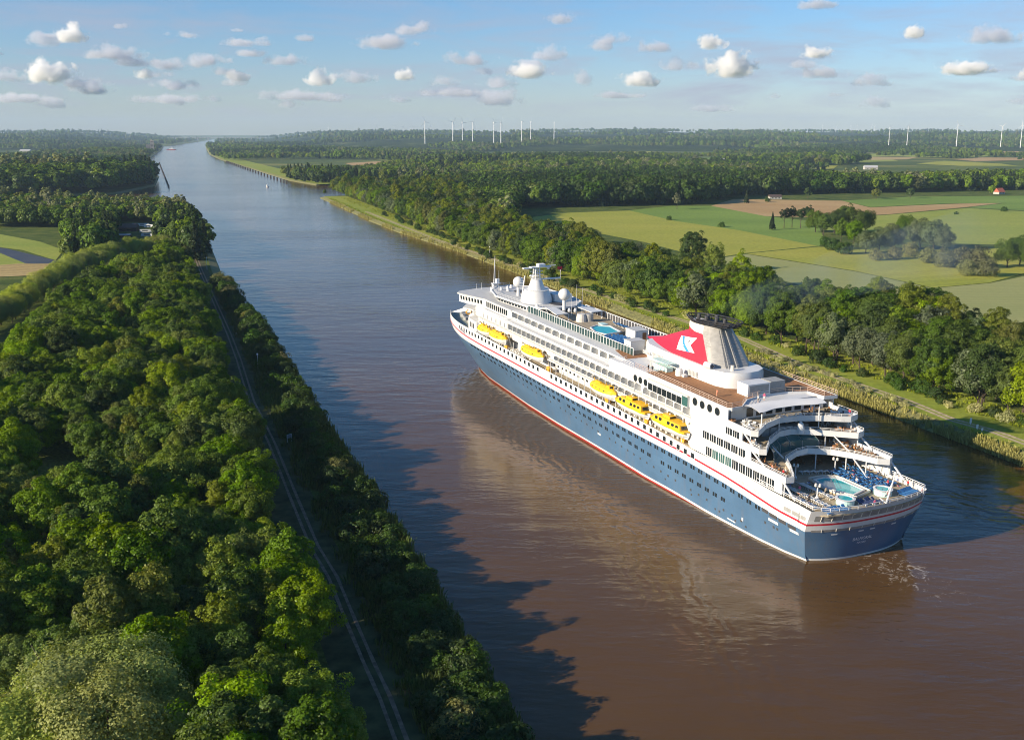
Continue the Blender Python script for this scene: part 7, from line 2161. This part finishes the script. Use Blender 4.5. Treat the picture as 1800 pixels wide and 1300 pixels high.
# photo place (u, v), width and height in photo pixels, solid or thin, look
CLOUDS = [
 (166,67,62,34,1,"brightest white puffy cloud in the upper left sky"),(120,78,60,26,0,"faint pinkish cloud left of the bright upper left cloud"),(20,94,56,20,1,"white cloud at the left edge of the sky"),
 (124,128,96,46,1,"large white cloud in the left sky"),(280,134,36,22,1,"small white cloud right of the large left cloud"),(440,137,44,22,1,"small white cloud in the left middle sky"),
 (577,138,52,32,1,"white puff left of the middle of the sky"),(722,134,44,24,1,"white puff near the middle of the sky"),(930,127,84,30,1,"broad white cloud in the middle of the sky"),
 (1016,137,46,34,0,"faint round cloud right of the broad middle cloud"),(1115,143,80,26,1,"flat white cloud right of the middle"),(1268,116,100,46,1,"largest white cloud in the right sky"),
 (1232,81,58,28,1,"white cloud above the largest right cloud"),(1048,89,60,20,0,"small grey white cloud above the flat middle cloud"),(988,45,68,20,0,"dark grey cloud high in the middle sky"),
 (1402,23,66,18,0,"pinkish cloud at the top of the right sky"),(1570,66,48,24,1,"small white puff high in the right sky"),(1408,99,64,22,1,"white cloud in the right middle sky"),
 (1700,70,116,30,0,"wide pale cloud in the upper right sky"),(1662,124,104,26,1,"flat bright cloud at the right"),(1785,130,70,34,1,"bright cloud at the right edge of the sky"),
 (690,82,110,26,0,"grey flat cloud in the upper middle sky"),(235,99,110,26,0,"grey pink cloud right of the bright upper left cloud"),(375,112,70,26,0,"grey pink cloud in the left middle sky"),
 (1420,130,90,24,0,"faint cloud below the right middle cloud"),(1185,118,70,24,0,"faint cloud left of the largest right cloud"),(1500,145,76,24,0,"faint cloud in the lower right sky"),(1240,192,100,14,0,"thin flat cloud low in the right sky"),
 (455,84,90,14,0,"thin grey cloud in the upper left middle sky"),(1140,90,76,20,0,"thin grey cloud right of the small grey white cloud"),(200,163,50,14,0,"small low white cloud on the left"),(255,57,34,12,0,"tiny grey cloud high in the left sky"),
 (60,175,150,16,0,"low grey bank of cloud at the left horizon"),(330,176,150,16,0,"low grey cloud bank left of the middle horizon"),(540,170,160,18,0,"low grey cloud bank near the middle horizon"),(800,165,120,16,0,"low grey cloud right of the middle"),
 (330,118,90,22,0,"grey lavender cloud left of the middle"),(520,112,80,20,0,"grey lavender cloud in the upper middle left"),(640,140,80,22,0,"grey lavender cloud beside the middle puff"),(830,110,90,24,0,"grey lavender cloud left of the broad middle cloud"),
 (180,150,90,16,0,"thin grey cloud below the large left cloud"),(1080,170,90,12,0,"thin low cloud in the right middle sky"),
]
rc = random.Random(17)
for _k in range(38):
    _u = rc.choice([rc.uniform(0, 950), rc.uniform(0, 1800)]); _v = rc.choice([rc.uniform(60, 150), rc.uniform(120, 185)]); _w = rc.uniform(26, 78)*(1.3 if _v > 140 else 1)
    CLOUDS.append((_u, _v, _w, _w*rc.uniform(0.18, 0.36), 0, None))
for (u, v, wd, hg, solid, lab) in CLOUDS:
    dist = 22000.0
    k = dist/F*1.0
    x = (u-900)*k/_c*0.985; z = CAMH+(HOR-v)*k
    Wm, Hm = wd*k, hg*k
    mb = MB(); rx, ry, rz = Wm*0.62, Wm*0.5, Hm*0.72
    mb.lathe([(max(0.01, math.sin(math.pi*i/8)), -math.cos(math.pi*i/8)*rz) for i in range(9)], n=16, cap0=False, cap1=False)
    me = bpy.data.meshes.new("cloud"); me.from_pydata([(a*rx, b*ry, c_) for a, b, c_ in mb.v], [], mb.f)
    me.materials.clear(); me.materials.append(CLOUD_V if solid else CLOUD_T)
    o = bpy.data.objects.new("cloud", me); COL.objects.link(o); o.location = (x, dist, z)
    if lab: tag(o, lab, "cloud")
    else: tag(o, "small faint grey lavender cloud among many in the lower sky", "cloud", "small faint clouds")
# smoke from the funnel, drifting to starboard
def smoke_mat():
    m, nt, out = new_mat("diesel_smoke")
    pv = N(nt, 'ShaderNodeVolumePrincipled'); pv.inputs['Color'].default_value = (0.36, 0.50, 0.72, 1)
    tc = N(nt, 'ShaderNodeTexCoord')
    nz = N(nt, 'ShaderNodeTexNoise'); nz.inputs['Scale'].default_value = 0.055; nz.inputs['Detail'].default_value = 4
    nt.links.new(tc.outputs['Object'], nz.inputs['Vector'])
    mr = N(nt, 'ShaderNodeMapRange'); mr.inputs['From Min'].default_value = 0.38; mr.inputs['From Max'].default_value = 0.75; nt.links.new(nz.outputs['Fac'], mr.inputs['Value'])
    ln = N(nt, 'ShaderNodeVectorMath', operation='LENGTH'); nt.links.new(tc.outputs['Object'], ln.inputs[0])
    fd = N(nt, 'ShaderNodeMapRange'); fd.inputs['From Min'].default_value = 0.0; fd.inputs['From Max'].default_value = 230.0; fd.inputs['To Min'].default_value = 0.015; fd.inputs['To Max'].default_value = 0.0003
    nt.links.new(ln.outputs['Value'], fd.inputs['Value'])
    mu = N(nt, 'ShaderNodeMath', operation='MULTIPLY'); nt.links.new(mr.outputs[0], mu.inputs[0]); nt.links.new(fd.outputs[0], mu.inputs[1])
    nt.links.new(mu.outputs[0], pv.inputs['Density']); nt.links.new(pv.outputs[0], out.inputs['Volume'])
    return m
SMOKE = smoke_mat()
p0 = Vector(W2(54, 0, 38.6)); lob = []
for i in range(26):
    t = i/25.0
    q = Vector((2+150*t**1.3, 2+170*t**1.25, 1.5+7*t-4*t*t)); lob.append((q.x, q.y, q.z, 3.6+17*t**0.9))
me = blob_mesh("smoke", [(a/10, b/10, c/10, r/10) for a, b, c, r in lob], 2)
for vv_ in me.vertices: vv_.co = vv_.co*10
me.materials.clear(); me.materials.append(SMOKE)
o = bpy.data.objects.new("smoke", me); COL.objects.link(o); o.location = p0
tag(o, "thin bluish smoke drifting away from the funnel", None, None, 'stuff')

# the air
HZ = 3.8e-5
mb = MB(); mb.box(-14000, 14000, -700, 17500, -3, 330)
hz = mb.build("haze", None) if False else None
me = bpy.data.meshes.new("haze"); me.from_pydata(mb.v, [], mb.f)
m, nt, out = new_mat("haze_air"); pv = N(nt, 'ShaderNodeVolumePrincipled'); pv.inputs['Color'].default_value = (0.55, 0.76, 1.0, 1); pv.inputs['Density'].default_value = HZ; pv.inputs['Anisotropy'].default_value = 0.0
nt.links.new(pv.outputs[0], out.inputs['Volume']); me.materials.append(m)
hz = bpy.data.objects.new("haze", me); COL.objects.link(hz); tag(hz, "thin blue summer haze over the whole plain", None, None, 'stuff')
